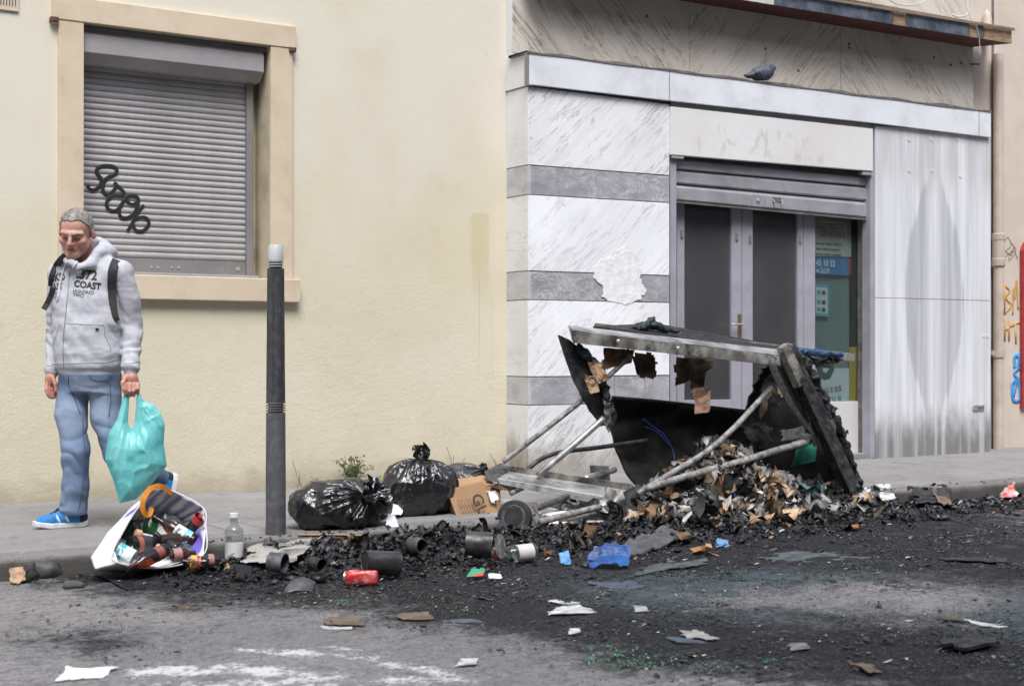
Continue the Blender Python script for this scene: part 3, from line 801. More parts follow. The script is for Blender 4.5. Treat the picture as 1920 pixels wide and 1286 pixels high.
strokes = [
 [(352,738),(358,758),(378,764),(400,748),(408,722),(392,700),(390,680),(412,667),(452,668),(470,682),(462,700),(430,716),(416,738),(414,768),(432,784),(456,766),(470,742),(456,736)],
 [(466,742),(496,770),(492,786),(452,788),(430,810),(434,838),(458,848),(484,832),(500,800)],
 [(502,796),(480,838),(484,870),(510,876),(540,856),(556,812),(548,790),(516,788),(508,806),(530,822),(554,812)],
 [(578,824),(556,850),(530,900),(512,930)],
 [(528,902),(545,880),(580,874),(598,890),(590,915),(566,930),(542,922),(536,900)]]
gV, gF = [], []
for s in strokes:
    pts = smooth_path([P(a/2.143, b/2.143, ys-0.0105) for a, b in s], 60)
    V, Fc = tube_mesh(pts, [0.0105,0.013,0.012,0.0125,0.011], 8)
    V = [Vector((q.x, ys-0.0105+(q.y-ys+0.0105)*0.05, q.z)) for q in V]
    b0 = len(gV); gV += V; gF += [tuple(i+b0 for i in q) for q in Fc]
mesh_obj('graffiti_tag', gV, gF, M['black_ink'], sh, smooth=True)
# vent grille up in the corner
p = P(35, 23, -0.01)
vg = box('vent_grille', p.x-0.26, p.x, -0.015, 0.0, p.z, p.z+0.2, M['peach'], cb, 0.003)
for k in range(12):
    box('vent_slot', p.x-0.025-k*0.018, p.x-0.018-k*0.018, -0.0175, -0.0152, p.z+0.03, p.z+0.18, M['dirt_edge'], vg)

# ------------------------------------------------------------------ marble shopfront
yF, yU, yD = -0.30, -0.08, -0.14
XE = PX(1858, yF)
sf_ = empty('marble_shopfront', (8.5, yF, 0), 'white and grey marble shopfront with a half raised metal shutter over glazed doors', 'building')
xc = PX(1255, yF)
box('pier_core', XW+0.03, xc-0.004, yF+0.032, 0.4, -0.02, 2.95, M['joint'], sf_)
rows_l = [162,309.5,365,508,562,706.5,759.5,898]
rows_r = [195,329.5,380.5,517,567.5,703.5,755.5,884]
for k in range(7):
    g = 0.8
    white = k % 2 == 0
    m = [M['marble_r'], M['greystone'], M['marble_r2'], M['greystone'], M['marble_r2'], M['greystone'], M['marble_r']][k]
    yy = yF if white else yF+0.004
    if k == 5:
        for a, b in ((991, 1086), (1087, 1152), (1153, 1209), (1210, 1255)):
            u = (a-991)/264; w_ = (b-991)/264
            Q('grey_marble_panel', [(a,707.3-3*u),(b,707.3-3*w_),(b,758.7-4*w_),(a,758.7-4*u)], yy, 0.028, m, sf_, 0.002)
    else:
        Q('marble_panel' if white else 'grey_marble_panel', [(991,rows_l[k]+g),(1255,rows_r[k]+g),(1255,rows_r[k+1]-g),(991,rows_l[k+1]-g)], yy, 0.028, m, sf_, 0.002)
    z1, z0 = PZ(991,rows_l[k]+g,yF), max(0.0, PZ(991,rows_l[k+1]-g,yF))
    box('marble_return' if white else 'grey_marble_return', XW, XW+0.03, yF+0.001, 0.001, z0, z1, M['marble_side'] if white else M['greystone_side'], sf_, 0.002)
# plaster repair over panel and grey band
pl = [(1113,500),(1128,487),(1150,480),(1168,462),(1180,455),(1183,470),(1192,488),(1206,505),(1199,520),(1212,545),(1200,562),(1172,570),(1150,566),(1128,556),(1132,540),(1112,520)]
pts = [P(a, b, yF-0.0035) for a, b in pl]
q_ = []
for i_ in range(len(pts)):
    for k_ in range(5):
        e_ = pts[i_].lerp(pts[(i_+1) % len(pts)], k_/5); q_.append(e_+Vector((random.uniform(-.012,.012), 0, random.uniform(-.012,.012))))
o = mesh_obj('plaster_patch', q_+[q+Vector((0,.003,0)) for q in q_], [tuple(range(len(q_)-1,-1,-1))]+[(a, (a+1)%len(q_), (a+1)%len(q_)+len(q_), a+len(q_)) for a in range(len(q_))], M['plaster'], sf_)
# ledge of white sheet metal with a wavy dark drip edge
Q('ledge_band', [(992.5,98),(1858,209),(1858,258),(1636,230.5),(1256,189),(992.5,158.5)], yF-0.035, 0.03, M['white_band'], sf_, 0.003)
Q('ledge_joint', [(1254.6,133),(1255.8,133),(1255.8,188),(1254.6,188)], yF-0.0365, 0.004, M['alu_dark'], sf_)
Q('ledge_joint', [(1835.2,208),(1836.2,208),(1836.2,254),(1835.2,254)], yF-0.0365, 0.004, M['alu_dark'], sf_)
zl0, zl1 = PZ(991,160,yF), PZ(991,99,yF)
box('ledge_return', XW-0.012, XW+0.025, yF-0.034, 0.0, zl0-0.004, zl1+0.004, M['marble_side'], sf_, 0.003)
Q('ledge_corner_trim', [(987.5,99),(992,98),(992,160),(987.5,160)], yF-0.037, 0.03, M['alu_dark'], sf_)
n_ = 60; top = []; bot = []
for k in range(n_+1):
    a = 988+(1860-988)*k/n_
    yb = 97.5+(209-97.5)*(a-992.5)/(1858-992.5)
    top.append((a, yb-1.5+1.3*math.sin(k*0.9)+random.uniform(-.7,.7))); bot.append((a, yb+2.2+0.6*math.sin(k*0.6+1)))
V = [P(a,b,yF-0.042) for a,b in top]+[P(a,b,yF-0.042) for a,b in bot]
V += [q+Vector((0,yU-yF+0.04,0.004)) for q in V]
m_ = n_+1; Fc = []
for k in range(n_):
    Fc += [(k,k+1,m_+k+1,m_+k),(2*m_+k,3*m_+k,3*m_+k+1,2*m_+k+1),(k,2*m_+k,2*m_+k+1,k+1),(m_+k,m_+k+1,3*m_+k+1,3*m_+k)]
mesh_obj('ledge_flashing', V, Fc, M['dirt_edge'], sf_)
# wall behind the ledge and doors
box('upper_wall', XW+0.005, PX(1826,yU), yU+0.032, 0.4, 2.95, 6.5, M['upper_white'], sf_)
ub = lambda a: 97+(209-97)*(a-992.5)/(1858-992.5)
for (a, b), m in zip(((961,1293),(1293.8,1576),(1576.8,1825)), (M['marble_up_a'], M['marble_up_b'], M['marble_up_a'])):
    Q('upper_marble_panel', [(a,-80),(b,-80+0*(b-a)),(b,ub(b)+6),(a,ub(a)+6)], yU, 0.03, m, sf_, 0.002)
box('upper_return', XW+0.001, XW+0.03, yU+0.002, 0.0, 3.2, 6.4, M['marble_side'], sf_)
for px, py in [(1592,83),(1592,90),(1751,108),(1783,122),(1802,119),(1435,92),(1497,133),(1213,31)]:
    p = P(px, py, yU-0.002); box('bolt_hole', p.x-0.012, p.x+0.012, yU-0.006, yU-0.0005, p.z-0.012, p.z+0.012, M['dirt_edge'], sf_, 0.004)
# sign board with faint washed-off lettering
def sign_mat():
    t = NT('washed_sign_board'); w = t.world(); x, y, z = t.sep(w)
    col = t.mix(t.ramp(t.noise(w, 1.6, 5), 0.3, 0.7), (0.68,0.68,0.685,1), (0.62,0.615,0.61,1))
    msk = t.math('MULTIPLY', t.band(x, PX(1300,yF), PX(1550,yF), 0.1), t.band(z, PZ(1420,296,yF), PZ(1420,243,yF), 0.04))
    n = t.ramp(t.noise(t.mapv(w, (2.4,1,1.1), rot=(0,0.3,0)), 4.0, 3, 0.5, 1.2), 0.50, 0.66)
    col = t.mix(t.math('MULTIPLY', t.math('MULTIPLY', n, msk), 0.42), col, (0.40,0.37,0.35,1))
    return t.fin(col, 0.5, 0, 0.4)
Q('sign_board', [(1258,200),(1637,242),(1637,321),(1258,290)], yF-0.02, 0.05, sign_mat(), sf_, 0.003)
Q('lintel_board', [(1258,190),(1638,230),(1638,243),(1258,200.5)], yF+0.01, 0.1, M['alu_dark'], sf_)
# stone slabs right of the door
for a, b in ((1641,1749.4),(1750,1857.5)):
    u = (a-1641)/217; w_ = (b-1641)/217
    Q('stone_slab', [(a,236+15*u),(b,236+15*w_),(b,557.6+6*w_),(a,557.6+6*u)], yF, 0.03, M['slab'], sf_, 0.0015)
    Q('stone_slab', [(a,558.6+6*u),(b,558.6+6*w_),(b,860-11*w_),(a,860-11*u)], yF, 0.03, M['slab'], sf_, 0.0015)
box('right_pier_core', PX(1641,yF)+0.002, XE-0.002, yF+0.032, 0.4, -0.02, 2.98, M['joint'], sf_)
Q('corner_trim', [(1632,322),(1640.3,323),(1640.3,858),(1632,860)], yF+0.002, 0.10, M['lavender'], sf_, 0.003)
p = P(1826,764,yF-0.002)
hb = box('wall_hook_plate', p.x-0.02, p.x+0.14, yF-0.012, yF-0.0005, p.z-0.03, p.z+0.02, M['galv'], sf_, 0.003)
box('wall_hook_slot', p.x+0.05, p.x+0.11, yF-0.016, yF-0.0125, p.z-0.012, p.z+0.004, M['dirt_edge'], hb)
for px, py in [(1705,262),(1747,262),(1795,262),(1705,320),(1748,320),(1801,330),(1845,630),(1852,630)]:
    p = P(px, py, yF-0.001); lathe('stone_plug', [(0.001,0),(0.022,0),(0.020,0.003),(0.001,0.0035)], M['slab'], sf_, 12, axis_matrix(p, (0,-1,0)))
# dark room behind the glass
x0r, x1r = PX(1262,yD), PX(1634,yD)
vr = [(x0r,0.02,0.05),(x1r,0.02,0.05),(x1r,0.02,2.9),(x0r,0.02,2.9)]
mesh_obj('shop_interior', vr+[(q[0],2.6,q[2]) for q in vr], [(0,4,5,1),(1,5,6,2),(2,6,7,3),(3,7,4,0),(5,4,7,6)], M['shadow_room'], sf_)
# door frame, leaves and fixed light
box('door_step', x0r, x1r, yD-0.1, 0.02, 0.0, 0.048, M['pave'], sf_, 0.006)
Q('door_jamb', [(1257,290),(1268.5,291),(1268.5,868),(1257,868)], yF+0.02, 0.16, M['lavender'], sf_, 0.003)
def leaf(name, a, b, ga, gb, gt, gbot, ybot, glass, handle=False):
    d = empty(name, P((a+b)/2, ybot, yD)); adopt(d, sf_); PINV[d.name] = Matrix.Translation(-Vector(d.location))
    yt = 370
    Q('stile', [(a,yt),(ga,yt),(ga,ybot),(a,ybot)], yD, 0.05, M['lavender'], d, 0.003)
    Q('stile', [(gb,yt),(b,yt),(b,ybot),(gb,ybot)], yD, 0.05, M['lavender'], d, 0.003)
    Q('bottom_rail', [(ga+.3,gbot),(gb-.3,gbot-1),(gb-.3,ybot),(ga+.3,ybot)], yD+0.003, 0.044, M['lavender'], d, 0.003)
    Q('top_rail', [(ga+.3,yt),(gb-.3,yt),(gb-.3,gt+2),(ga+.3,gt)], yD+0.003, 0.044, M['lavender'], d, 0.003)
    Q('pane', [(ga-1,gt-2),(gb+1,gt-2),(gb+1,gbot+2),(ga-1,gbot+2)], yD+0.022, 0.006, glass, d)
    return d
d1 = leaf('door_leaf', 1269.5, 1390.5, 1283.5, 1372, 380, 750, 866, M['glass'])
d2 = leaf('door_leaf', 1391.5, 1506, 1411.5, 1496, 384, 752, 864, M['glass'])
p = P(1386, 611, yD-0.001)
box('handle_plate', p.x-0.018, p.x+0.018, yD-0.008, yD-0.0005, p.z-0.12, p.z+0.10, mat('worn_brass', (0.42,0.33,0.17), (0.30,0.24,0.13), rough=0.4, metal=0.8), d1, 0.002)
tube('door_handle', [p+Vector((0,-0.008,0.012)), p+Vector((0,-0.05,0.012)), p+Vector((-0.03,-0.055,0.012)), p+Vector((-0.13,-0.05,0.01))], 0.009, M['galv'], d1)
for px, py, dd in [(1278,438,d1),(1381,443,d1),(1406,448,d2),(1500,449,d2),(1279,640,d1)]:
    p = P(px, py, yD-0.001); box('door_clip', p.x-0.012, p.x+0.012, yD-0.014, yD-0.0005, p.z-0.035, p.z+0.03, M['alu_dark'], dd, 0.004)
Q('mullion', [(1507,370),(1528.5,370),(1528.5,862),(1507,862)], yD-0.004, 0.06, M['lavender'], sf_, 0.003)
sw = empty('side_window', P(1572,760,yD)); adopt(sw, sf_); PINV[sw.name] = Matrix.Translation(-Vector(sw.location))
Q('bottom_panel', [(1529,753),(1626,752),(1626,856),(1529,858)], yD+0.004, 0.05, M['white_panel'], sw, 0.003)
Q('pane', [(1529,370),(1626,370),(1626,752.5),(1529,753)], yD+0.02, 0.006, M['glass2'], sw)
Q('edge_trim', [(1613,370),(1618,370),(1618,752),(1613,752)], yD-0.002, 0.02, M['alu'], sw)
Q('shutter_guide', [(1626.5,322),(1632.5,323),(1632.5,860),(1626.5,860)], yF+0.05, 0.12, M['dirt_edge'], sf_)
yP = yD+0.034
def flat(name, c, **k): return mat(name, c, tuple(q*0.93 for q in c), rough=0.7, scale=3, bump=0.0, **k)
m_pap, m_blue, m_teal, m_grn, m_yel = flat('poster_paper',(0.62,0.58,0.47)), flat('poster_blue',(0.05,0.22,0.50)), flat('poster_teal',(0.14,0.42,0.52)), flat('pale_green_board',(0.20,0.27,0.24)), flat('poster_yellow',(0.60,0.42,0.04))
m_redt, m_dkt, m_wht = flat('red_print',(0.55,0.10,0.05)), flat('dark_print',(0.08,0.08,0.07)), flat('white_print',(0.75,0.75,0.75))
Q('back_board', [(1527,400),(1592,400),(1592,760),(1527,760)], yP+0.03, 0.01, m_grn, sw)
Q('poster', [(1527,405),(1596,408),(1596,482),(1527,480)], yP, 0.002, m_pap, sw)
Q('poster_strip', [(1527,482),(1591,484),(1591,516),(1527,514)], yP, 0.002, m_blue, sw)
Q('poster_edge', [(1591.3,484),(1596,484),(1596,515),(1591.3,515)], yP, 0.002, m_redt, sw)
yt_ = yP-0.002
def wtext(body, px, py, size, m, bold=0.0, sx=1.0, tilt=0.0, parent=sw, y=None):
    return text_obj('lettering', body, size, wall_M(P(px, py, yt_ if y is None else y), tilt), m, parent, bold=bold, sx=sx)
wtext('ÉLECTRICITÉ', 1531, 428, 0.075, m_redt, 0.002, 0.80)
wtext('GÉNÉRALE', 1538, 443, 0.075, m_redt, 0.002, 0.88)
wtext('Dépannages - Entretien - Neuf et Anc.', 1529, 458, 0.030, m_dkt, 0.0006, 0.72)
wtext('neuve - Réfection logement', 1529, 468, 0.030, m_dkt, 0.0006, 0.9)
wtext('Courant et tertiaire - Interphonie', 1529, 478, 0.030, m_dkt, 0.0006, 0.78)
wtext('43 10 52', 1530, 498, 0.075, m_wht, 0.003, 0.9)
wtext('w.2cl.fr', 1530, 511, 0.065, m_wht, 0.002, 0.9)
Q('small_poster', [(1528,532),(1554,534),(1554,594),(1528,592)], yP, 0.002, m_teal, sw)
Q('small_poster_sheet', [(1530,538),(1552,540),(1552,588),(1530,586)], yP-0.002, 0.001, m_wht, sw)
for a, b in ((1532,544),(1541,545),(1532,562),(1541,563),(1532,576),(1541,577)):
    Q('small_picture', [(a,b),(a+7,b+.5),(a+7,b+8),(a,b+8)], yP-0.004, 0.001, m_teal if a < 1540 else m_dkt, sw)
Q('child_drawing', [(1527,690),(1592,690),(1592,760),(1527,760)], yP, 0.002, m_wht, sw)
Q('yellow_poster', [(1592.5,650),(1613,650),(1613,758),(1592.5,758)], yP, 0.002, m_yel, sw)
V, Fc = [], []
cP = P(1548, 688, yt_)
for k in range(26):
    a = 2*math.pi*k/26; r1 = 0.115+random.uniform(-.012,.014); r2 = 0.045+random.uniform(-.01,.01)
    V += [cP+Vector((r1*math.cos(a),0,r1*math.sin(a))), cP+Vector((r2*math.cos(a),0,r2*math.sin(a)))]
for k in range(26):
    j = (k+1) % 26; Fc.append((2*k,2*j,2*j+1,2*k+1))
mesh_obj('paper_wreath', V, Fc, flat('wreath_green',(0.05,0.10,0.06)), sw)
for ch, px, py, cc in (('J',1526,735,(.1,.3,.6)),('o',1530,736,(.6,.5,.05)),('y',1533,737,(.5,.1,.3)),('e',1537,737,(.55,.12,.08)),('u',1546,736,(.1,.2,.6)),('s',1556,735,(.55,.25,.05)),('e',1564,734,(.1,.3,.5)),('s',1572,733,(.55,.1,.15)),('P',1529,755,(.1,.4,.3)),('â',1539,755,(.1,.3,.6)),('q',1550,754,(.6,.3,.05)),('u',1560,754,(.1,.35,.5)),('e',1571,753,(.1,.4,.3))):
    text_obj('drawn_letter', ch, 0.105, wall_M(P(px,py,yt_), random.uniform(-.15,.15)), flat('crayon',cc), sw, bold=0.002)
# half raised shutter
ss = empty('shop_shutter', P(1445,400,yF+0.06)); adopt(ss, sf_); PINV[ss.name] = Matrix.Translation(-Vector(ss.location))
L_ = [296,318.5,345.5,378]; R_ = [331,351,378.5,411.5]
for k in range(3):
    a, b = 1266, 1627
    l0, l1, r0, r1 = L_[k]+1, L_[k+1]-1.2, R_[k]+1, R_[k+1]-1.2
    h = 0.32
    f1 = [P(a,l0,yF+0.075), P(b,r0,yF+0.075), P(b,r0+(r1-r0)*.18,yF+0.05), P(b,r0+(r1-r0)*.86,yF+0.05), P(b,r1,yF+0.07), P(a,l1,yF+0.07), P(a,l0+(l1-l0)*.86,yF+0.05), P(a,l0+(l1-l0)*.18,yF+0.05)]
    fc = [(0,1,2,7),(7,2,3,6),(6,3,4,5)]
    mesh_obj('shutter_slat', f1, fc, M['steel_shut'], ss)
Q('shutter_bottom_edge', [(1266,377),(1627,410.5),(1627,413),(1266,379.5)], yF+0.045, 0.04, M['dirt_edge'], ss)
Q('shutter_backing', [(1264,292),(1630,325),(1630,408),(1264,374)], yF+0.085, 0.012, M['dirt_edge'], ss)
Q('shutter_head_trim', [(1260,290.5),(1282,292.5),(1282,298),(1260,296)], yF-0.015, 0.05, M['alu'], ss)
Q('shutter_head_trim', [(1618,322),(1636,323.5),(1636,329),(1618,327.5)], yF-0.015, 0.05, M['alu'], ss)
for px, py in [(1410,371),(1410,376),(1410,381),(1434,373),(1434,378),(1434,383)]:
    p = P(px, py, yF+0.049); lathe('rivet', [(0.001,0),(0.007,0),(0.005,0.004),(0.001,0.005)], M['alu'], ss, 8, axis_matrix(p,(0,-1,0)))
p = P(1421.5, 376, yF+0.049); lathe('lock', [(0.001,0),(0.02,0),(0.017,0.008),(0.001,0.012)], M['alu'], ss, 12, axis_matrix(p,(0,-1,0)))
p = P(1457, 377, yF+0.049)
box('handle_recess', p.x-0.045, p.x+0.045, yF+0.044, yF+0.0485, p.z-0.012, p.z+0.03, M['dirt_edge'], ss)
tube('pull_handle', [p+Vector((-.05,-.004,.01)), p+Vector((-.035,-.025,-.028)), p+Vector((.035,-.025,-.028)), p+Vector((.05,-.004,.01))], 0.005, M['alu'], ss)

# ------------------------------------------------------------------ stripped canopy
yC = -0.39
cn = empty('canopy', P(1823,89,yU), 'stripped shop canopy with oxblood soffit and torn tarred fascia above the marble', 'canopy')
b0, b1 = P(1300,6,yU), P(1823,89,yU); f0, f1 = P(1452,10,yC), P(1897,82,yC)
bl = b1+(b0-b1)*((XW+.05-b1.x)/(b0.x-b1.x)); fl_ = f1+(f0-f1)*((XW+.05-f1.x)/(f0.x-f1.x))
plate('soffit', [bl, b1, f1, fl_], (0,0,0.02), M['darkred'], cn)
def fascia(name, a, b, m, dy=0.0, up=24, lift=0):
    lo = lambda q: 10+(82-10)*(q-1452)/(1897-1452)-lift
    Q(name, [(a,lo(a)-up*(1+(1897-a)*0.0003)),(b,lo(b)-up*(1+(1897-b)*0.0003)),(b,lo(b)),(a,lo(a))], yC-0.012-dy, 0.012, m, cn, 0.002)
fascia('wood_block', 1200, 1394, M['oldwood'])
fascia('wood_block', 1395, 1451, M['upper_white'])
fascia('tarred_sheet', 1452, 1674, M['bluesteel'], 0.006)
fascia('wood_block', 1675, 1699, M['oldwood'])
fascia('tarred_sheet', 1700, 1817, M['bluesteel'], 0.006)
fascia('wood_block', 1818, 1834, M['oldwood'])
fascia('tarred_sheet', 1835, 1844, M['bluesteel'], 0.006)
fascia('wood_block', 1845, 1897, M['oldwood'])
fascia('top_board', 1200, 1903, M['rustwood'], 0.03, 5, 25)
topl = [P(1200,-70,yC), P(1903,57,yC)]
plate('top_sheet', [topl[0], topl[1], topl[1]+Vector((0,0.31,0)), topl[0]+Vector((0,0.31,0))], (0,0,0.012), M['rustwood'], cn)
m_cab = mat('white_cable', (0.6,0.6,0.6), rough=0.5, bump=0)
tube('loose_cable', [P(1655,-6,-0.3),P(1690,10,-0.33),P(1722,8,-0.33),P(1740,-4,-0.3)], 0.006, m_cab, cn)
tube('loose_cable', [P(1785,27,-0.3),P(1800,32,-0.36),P(1815,24,-0.36),P(1806,-10,-0.3)], 0.007, m_cab, cn)
tube('hanging_wire', [P(1808,-10,-0.4),P(1818,30,-0.42),P(1834,60,-0.42),P(1838,106,-0.42)], 0.003, m_cab, cn)
tube('iron_pin', [P(1820,121,yU),P(1836,121,-0.2)], 0.008, M['rust'], cn)

# ------------------------------------------------------------------ pink building with downpipe
pb = empty('pink_building', (PX(1900,0), 0, 0), 'pale pink rendered building with sprayed tags right of the marble shop', 'building')
xp = PX(1826, yU)+0.002
box('wall', xp, xp+14, 0.0, 0.4, -0.05, 6.5, M['pink'], pb)
box('party_groove', PX(1859,0), PX(1863,0), -0.006, -0.0005, 0.0, 6.4, M['dirt_edge'], pb)
m_or, m_bl, m_gy = mat('ochre_spray', (0.50,0.27,0.05), (0.58,0.36,0.12), rough=0.7), mat('blue_spray', (0.04,0.25,0.62), (0.07,0.34,0.72), rough=0.6), mat('grey_marker', (0.22,0.19,0.17), rough=0.7)
def spray(name, sts, r, m, parent, y=-0.004):
    gV, gF = [], []
    for s in sts:
        V, Fc = tube_mesh(smooth_path([P(a,b,y) for a,b in s], 40), r, 6)
        V = [Vector((q.x, y+(q.y-y)*0.15, q.z)) for q in V]
        b0_ = len(gV); gV += V; gF += [tuple(i+b0_ for i in q) for q in Fc]
    return mesh_obj(name, gV, gF, m, parent, smooth=True)
spray('ochre_tag', [[(1884,590),(1884,535)],[(1884,535),(1893,545),(1886,558),(1896,572),(1884,588)],[(1899,590),(1900,540),(1903,560),(1906,525),(1909,580)],[(1884,640),(1885,595)],[(1892,640),(1892,600)],[(1884,620),(1893,614)],[(1894,612),(1912,604)],[(1904,608),(1905,645)]], 0.013, m_or, pb)
spray('blue_tag', [[(1900,745),(1906,715),(1898,722),(1900,750),(1912,748),(1910,715),(1902,700),(1911,690)],[(1902,690),(1903,668),(1911,672),(1908,690),(1913,660)]], 0.022, m_bl, pb)
spray('marker_tag', [[(1883,455),(1890,445),(1896,460),(1886,470)],[(1884,470),(1896,478),(1902,462),(1890,488)],[(1896,455),(1905,470),(1892,490)],[(1885,482),(1900,470),(1908,485)]], 0.004, m_gy, pb)
m_mur = mat('red_enamel', (0.30,0.03,0.03), (0.38,0.05,0.05), rough=0.4, scale=14)
xm = PX(1914.5, -0.02)
rp = hexa('red_post', [(xm,-0.04,PZ(1916,765,0)),(xm+0.3,-0.04,PZ(1916,765,0)),(xm+0.3,-0.04,PZ(1916,455,0)),(xm+0.05,-0.04,PZ(1916,455,0)),(xm,-0.04,PZ(1916,470,0))],
     [(xm,-0.001,PZ(1916,765,0)),(xm+0.3,-0.001,PZ(1916,765,0)),(xm+0.3,-0.001,PZ(1916,455,0)),(xm+0.05,-0.001,PZ(1916,455,0)),(xm,-0.001,PZ(1916,470,0))], m_mur, pb, 0.004)
rp.name = 'red_panel'
for a, b in ((500,520),(610,640),(690,700)):
    box('panel_stripe', xm+0.004, xm+0.29, -0.044, -0.0405, PZ(1916,b,0), PZ(1916,a,0), m_bl if a == 610 else m_wht, rp)
dp = empty('downpipe', G(1873,846), 'cream painted downpipe between the grey stone slabs and the tagged pink wall', 'pipe')
xq, yq = PX(1873, -0.09), -0.085
lathe('pipe', [(0.05,0.0),(0.05,2.0),(0.05,3.9)], M['pipe'], dp, 18, Matrix.Translation((xq,yq,0)))
for z0, z1, r_ in ((PZ(1873,492,yq),PZ(1873,440,yq),0.06),(PZ(1873,500,yq),PZ(1873,484,yq),0.066),(PZ(1873,452,yq),PZ(1873,438,yq),0.064)):
    lathe('pipe_socket', [(r_-.008,z0),(r_,z0+.008),(r_,z1-.008),(r_-.008,z1)], M['pipe'], dp, 18, Matrix.Translation((xq,yq,0)))
zb_ = PZ(1873,664,yq)
lathe('pipe_collar', [(0.052,zb_-.03),(0.06,zb_-.03),(0.06,zb_+.045),(0.052,zb_+.045)], M['pipe'], dp, 18, Matrix.Translation((xq,yq,0)))
box('pipe_bracket', xq-0.075, xq+0.075, yq+0.0, -0.001, zb_-0.012, zb_+0.025, M['pipe'], dp, 0.004)
z0 = PZ(1873,52,-0.2)
lathe('pipe_finial', [(0.045,z0-0.1),(0.045,z0+0.12),(0.03,z0+0.17),(0.008,z0+0.2)], M['pipe'], dp, 18, Matrix.Translation((PX(1873,-0.2),-0.06,0)))
# terrace across the narrow street, behind the photographer: closes the sky and shows in glass and plastic
m_opp = mat('opposite_render', (.30,.28,.25), (.24,.225,.20), rough=.9, scale=.6, bump=0)
ob = box('opposite_terrace', -30, 45, -22.0, -13.5, ROAD_Z-.02, 12.5, m_opp); tag(ob, kind='structure')
m_ow = mat('opposite_window', (.03,.032,.036), rough=.15, bump=0)
for r_ in range(4):
    for k_ in range(16):
        x_ = -24+k_*4.1
        box('opposite_window', x_, x_+1.3, -13.52, -13.45, .9+r_*2.9, 2.9+r_*2.9, m_ow, ob)
# ------------------------------------------------------------------ the man with the turquoise bag
MO = G(165, 988)
va = YAW + math.atan((165-960)/F_PX)
LX = Vector((math.cos(va), -math.sin(va), 0)); LY = Vector((math.sin(va), math.cos(va), 0))
def ML(px, py, ly=0.0):
    """survey point -> the man's own frame (x to his left-hand side of the street, y towards the wall, z up)"""
    d = _ray(px, py); o = MO+LY*ly
    q = CAM+d*((o-CAM).dot(LY)/d.dot(LY))-MO
    return np.array((q.dot(LX), q.dot(LY), q.z))
BAS = np.array([LX, LY, (0,0,1)])
def L2W(V): return np.asarray(V) @ BAS + np.array(MO)
def man_obj(name, V, Fc, m, parent, cols=None, smooth=True):
    return mesh_obj(name, L2W(V), Fc, m, parent, smooth=smooth, cols=cols)
PH = R(35)
Lv = np.array((math.cos(PH), -math.sin(PH), 0)); Fv = np.array((-math.sin(PH), -math.cos(PH), 0))
man = empty('person', MO, 'man in a light grey zip hoodie and blue jeans walking with his head bowed', 'person')
def rotm(yaw, pitch, roll):
    return np.array((Matrix.Rotation(yaw,3,'Z') @ Matrix.Rotation(roll,3,'Y') @ Matrix.Rotation(pitch,3,'X')))
HC = ML(142.5, 437, -0.065); HR = rotm(R(-17), R(21), R(4)); HS = 1.10
def H(x, y, z): return HC + HR @ np.array((x*HS, y, z))
shR, elR, wrR = ML(226,512,-.10), ML(247,612,-.06), ML(245,698,-.15)
shL, elL, wrL = ML(113,515,.10), ML(106,612,.14), ML(99,697,.07)
hipR, hipL = ML(196,712,-.02), ML(141,714,.05)
nb_ = ML(166,482,.02)
# --- body: head, neck, trunk, arms and hands in one skin
B = Field((-.32,-.32,.64), (.34,.30,1.78), 0.0036)
B.ell(H(0,.014,.036), (.081,.098,.084), 0, rot=HR)
B.ell(H(0,-.028,-.045), (.068,.066,.072), .035, rot=HR)
for s in (-1, 1):
    B.cone(H(s*.056,.004,-.05), H(s*.018,-.072,-.104), .020, .016, .03)
    B.cone(H(s*.012,-.088,.022), H(s*.048,-.068,.018), .013, .011, .014)
    B.ell(H(s*.043,-.064,-.026), (.026,.022,.022), .02, rot=HR)
B.ell(H(0,-.080,-.100), (.024,.018,.017), .022, rot=HR)
for s in (-1, 1):
    B.ell(H(s*.031,-.098,-.001), (.021,.017,.013), .010, sub=True, rot=HR)
    B.ell(H(s*.031,-.075,-.001), (.0145,.0135,.0135), .003, rot=HR)
    B.cone(H(s*.018,-.088,.0035), H(s*.044,-.079,.0015), .0045, .004, .003)
B.cone(H(0,-.090,.012), H(0,-.116,-.030), .0095, .0125, .012)
for s in (-1, 1): B.ell(H(s*.014,-.104,-.034), (.009,.011,.008), .008, rot=HR)
B.cone(H(-.020,-.090,-.061), H(.020,-.090,-.061), .0055, .0055, .006)
B.cone(H(-.017,-.090,-.073), H(.017,-.090,-.073), .0065, .0065, .006)
B.cone(H(-.024,-.099,-.0665), H(.024,-.099,-.0665), .0034, .0034, .002, sub=True)
for s in (-1, 1):
    B.cone(H(s*.018,-.108,-.030), H(s*.030,-.092,-.066), .0035, .003, .010, sub=True)
    B.ell(H(s*.080,.014,-.004), (.009,.019,.031), .006, rot=HR)
    B.ell(H(s*.090,.010,.002), (.006,.010,.016), .004, sub=True, rot=HR)
B.cone(H(0,.030,-.075), nb_+np.array((0,.02,-.03)), .056, .062, .03)
def trunk(a_, b_, zz, cx_, cy_):
    def fn(X, Y, Z):
        cx = np.interp(Z, zz, cx_); cy = np.interp(Z, zz, cy_); a = np.interp(Z, zz, a_); b = np.interp(Z, zz, b_)
        u = (X-cx)*Lv[0]+(Y-cy)*Lv[1]; v = (X-cx)*Fv[0]+(Y-cy)*Fv[1]
        d = (np.sqrt((u/a)**2+(v/b)**2)-1)*np.minimum(a, b)
        return np.maximum(d, np.maximum(Z-zz[-1], zz[0]-Z))
    return fn
zz = [.78,.86,.95,1.10,1.25,1.36,1.43,1.48,1.52]
cxs = [.008,.006,.002,-.002,-.006,-.004,.0,.004,.004]; cys = [0,-.005,-.01,-.01,0,.01,.015,.02,.02]
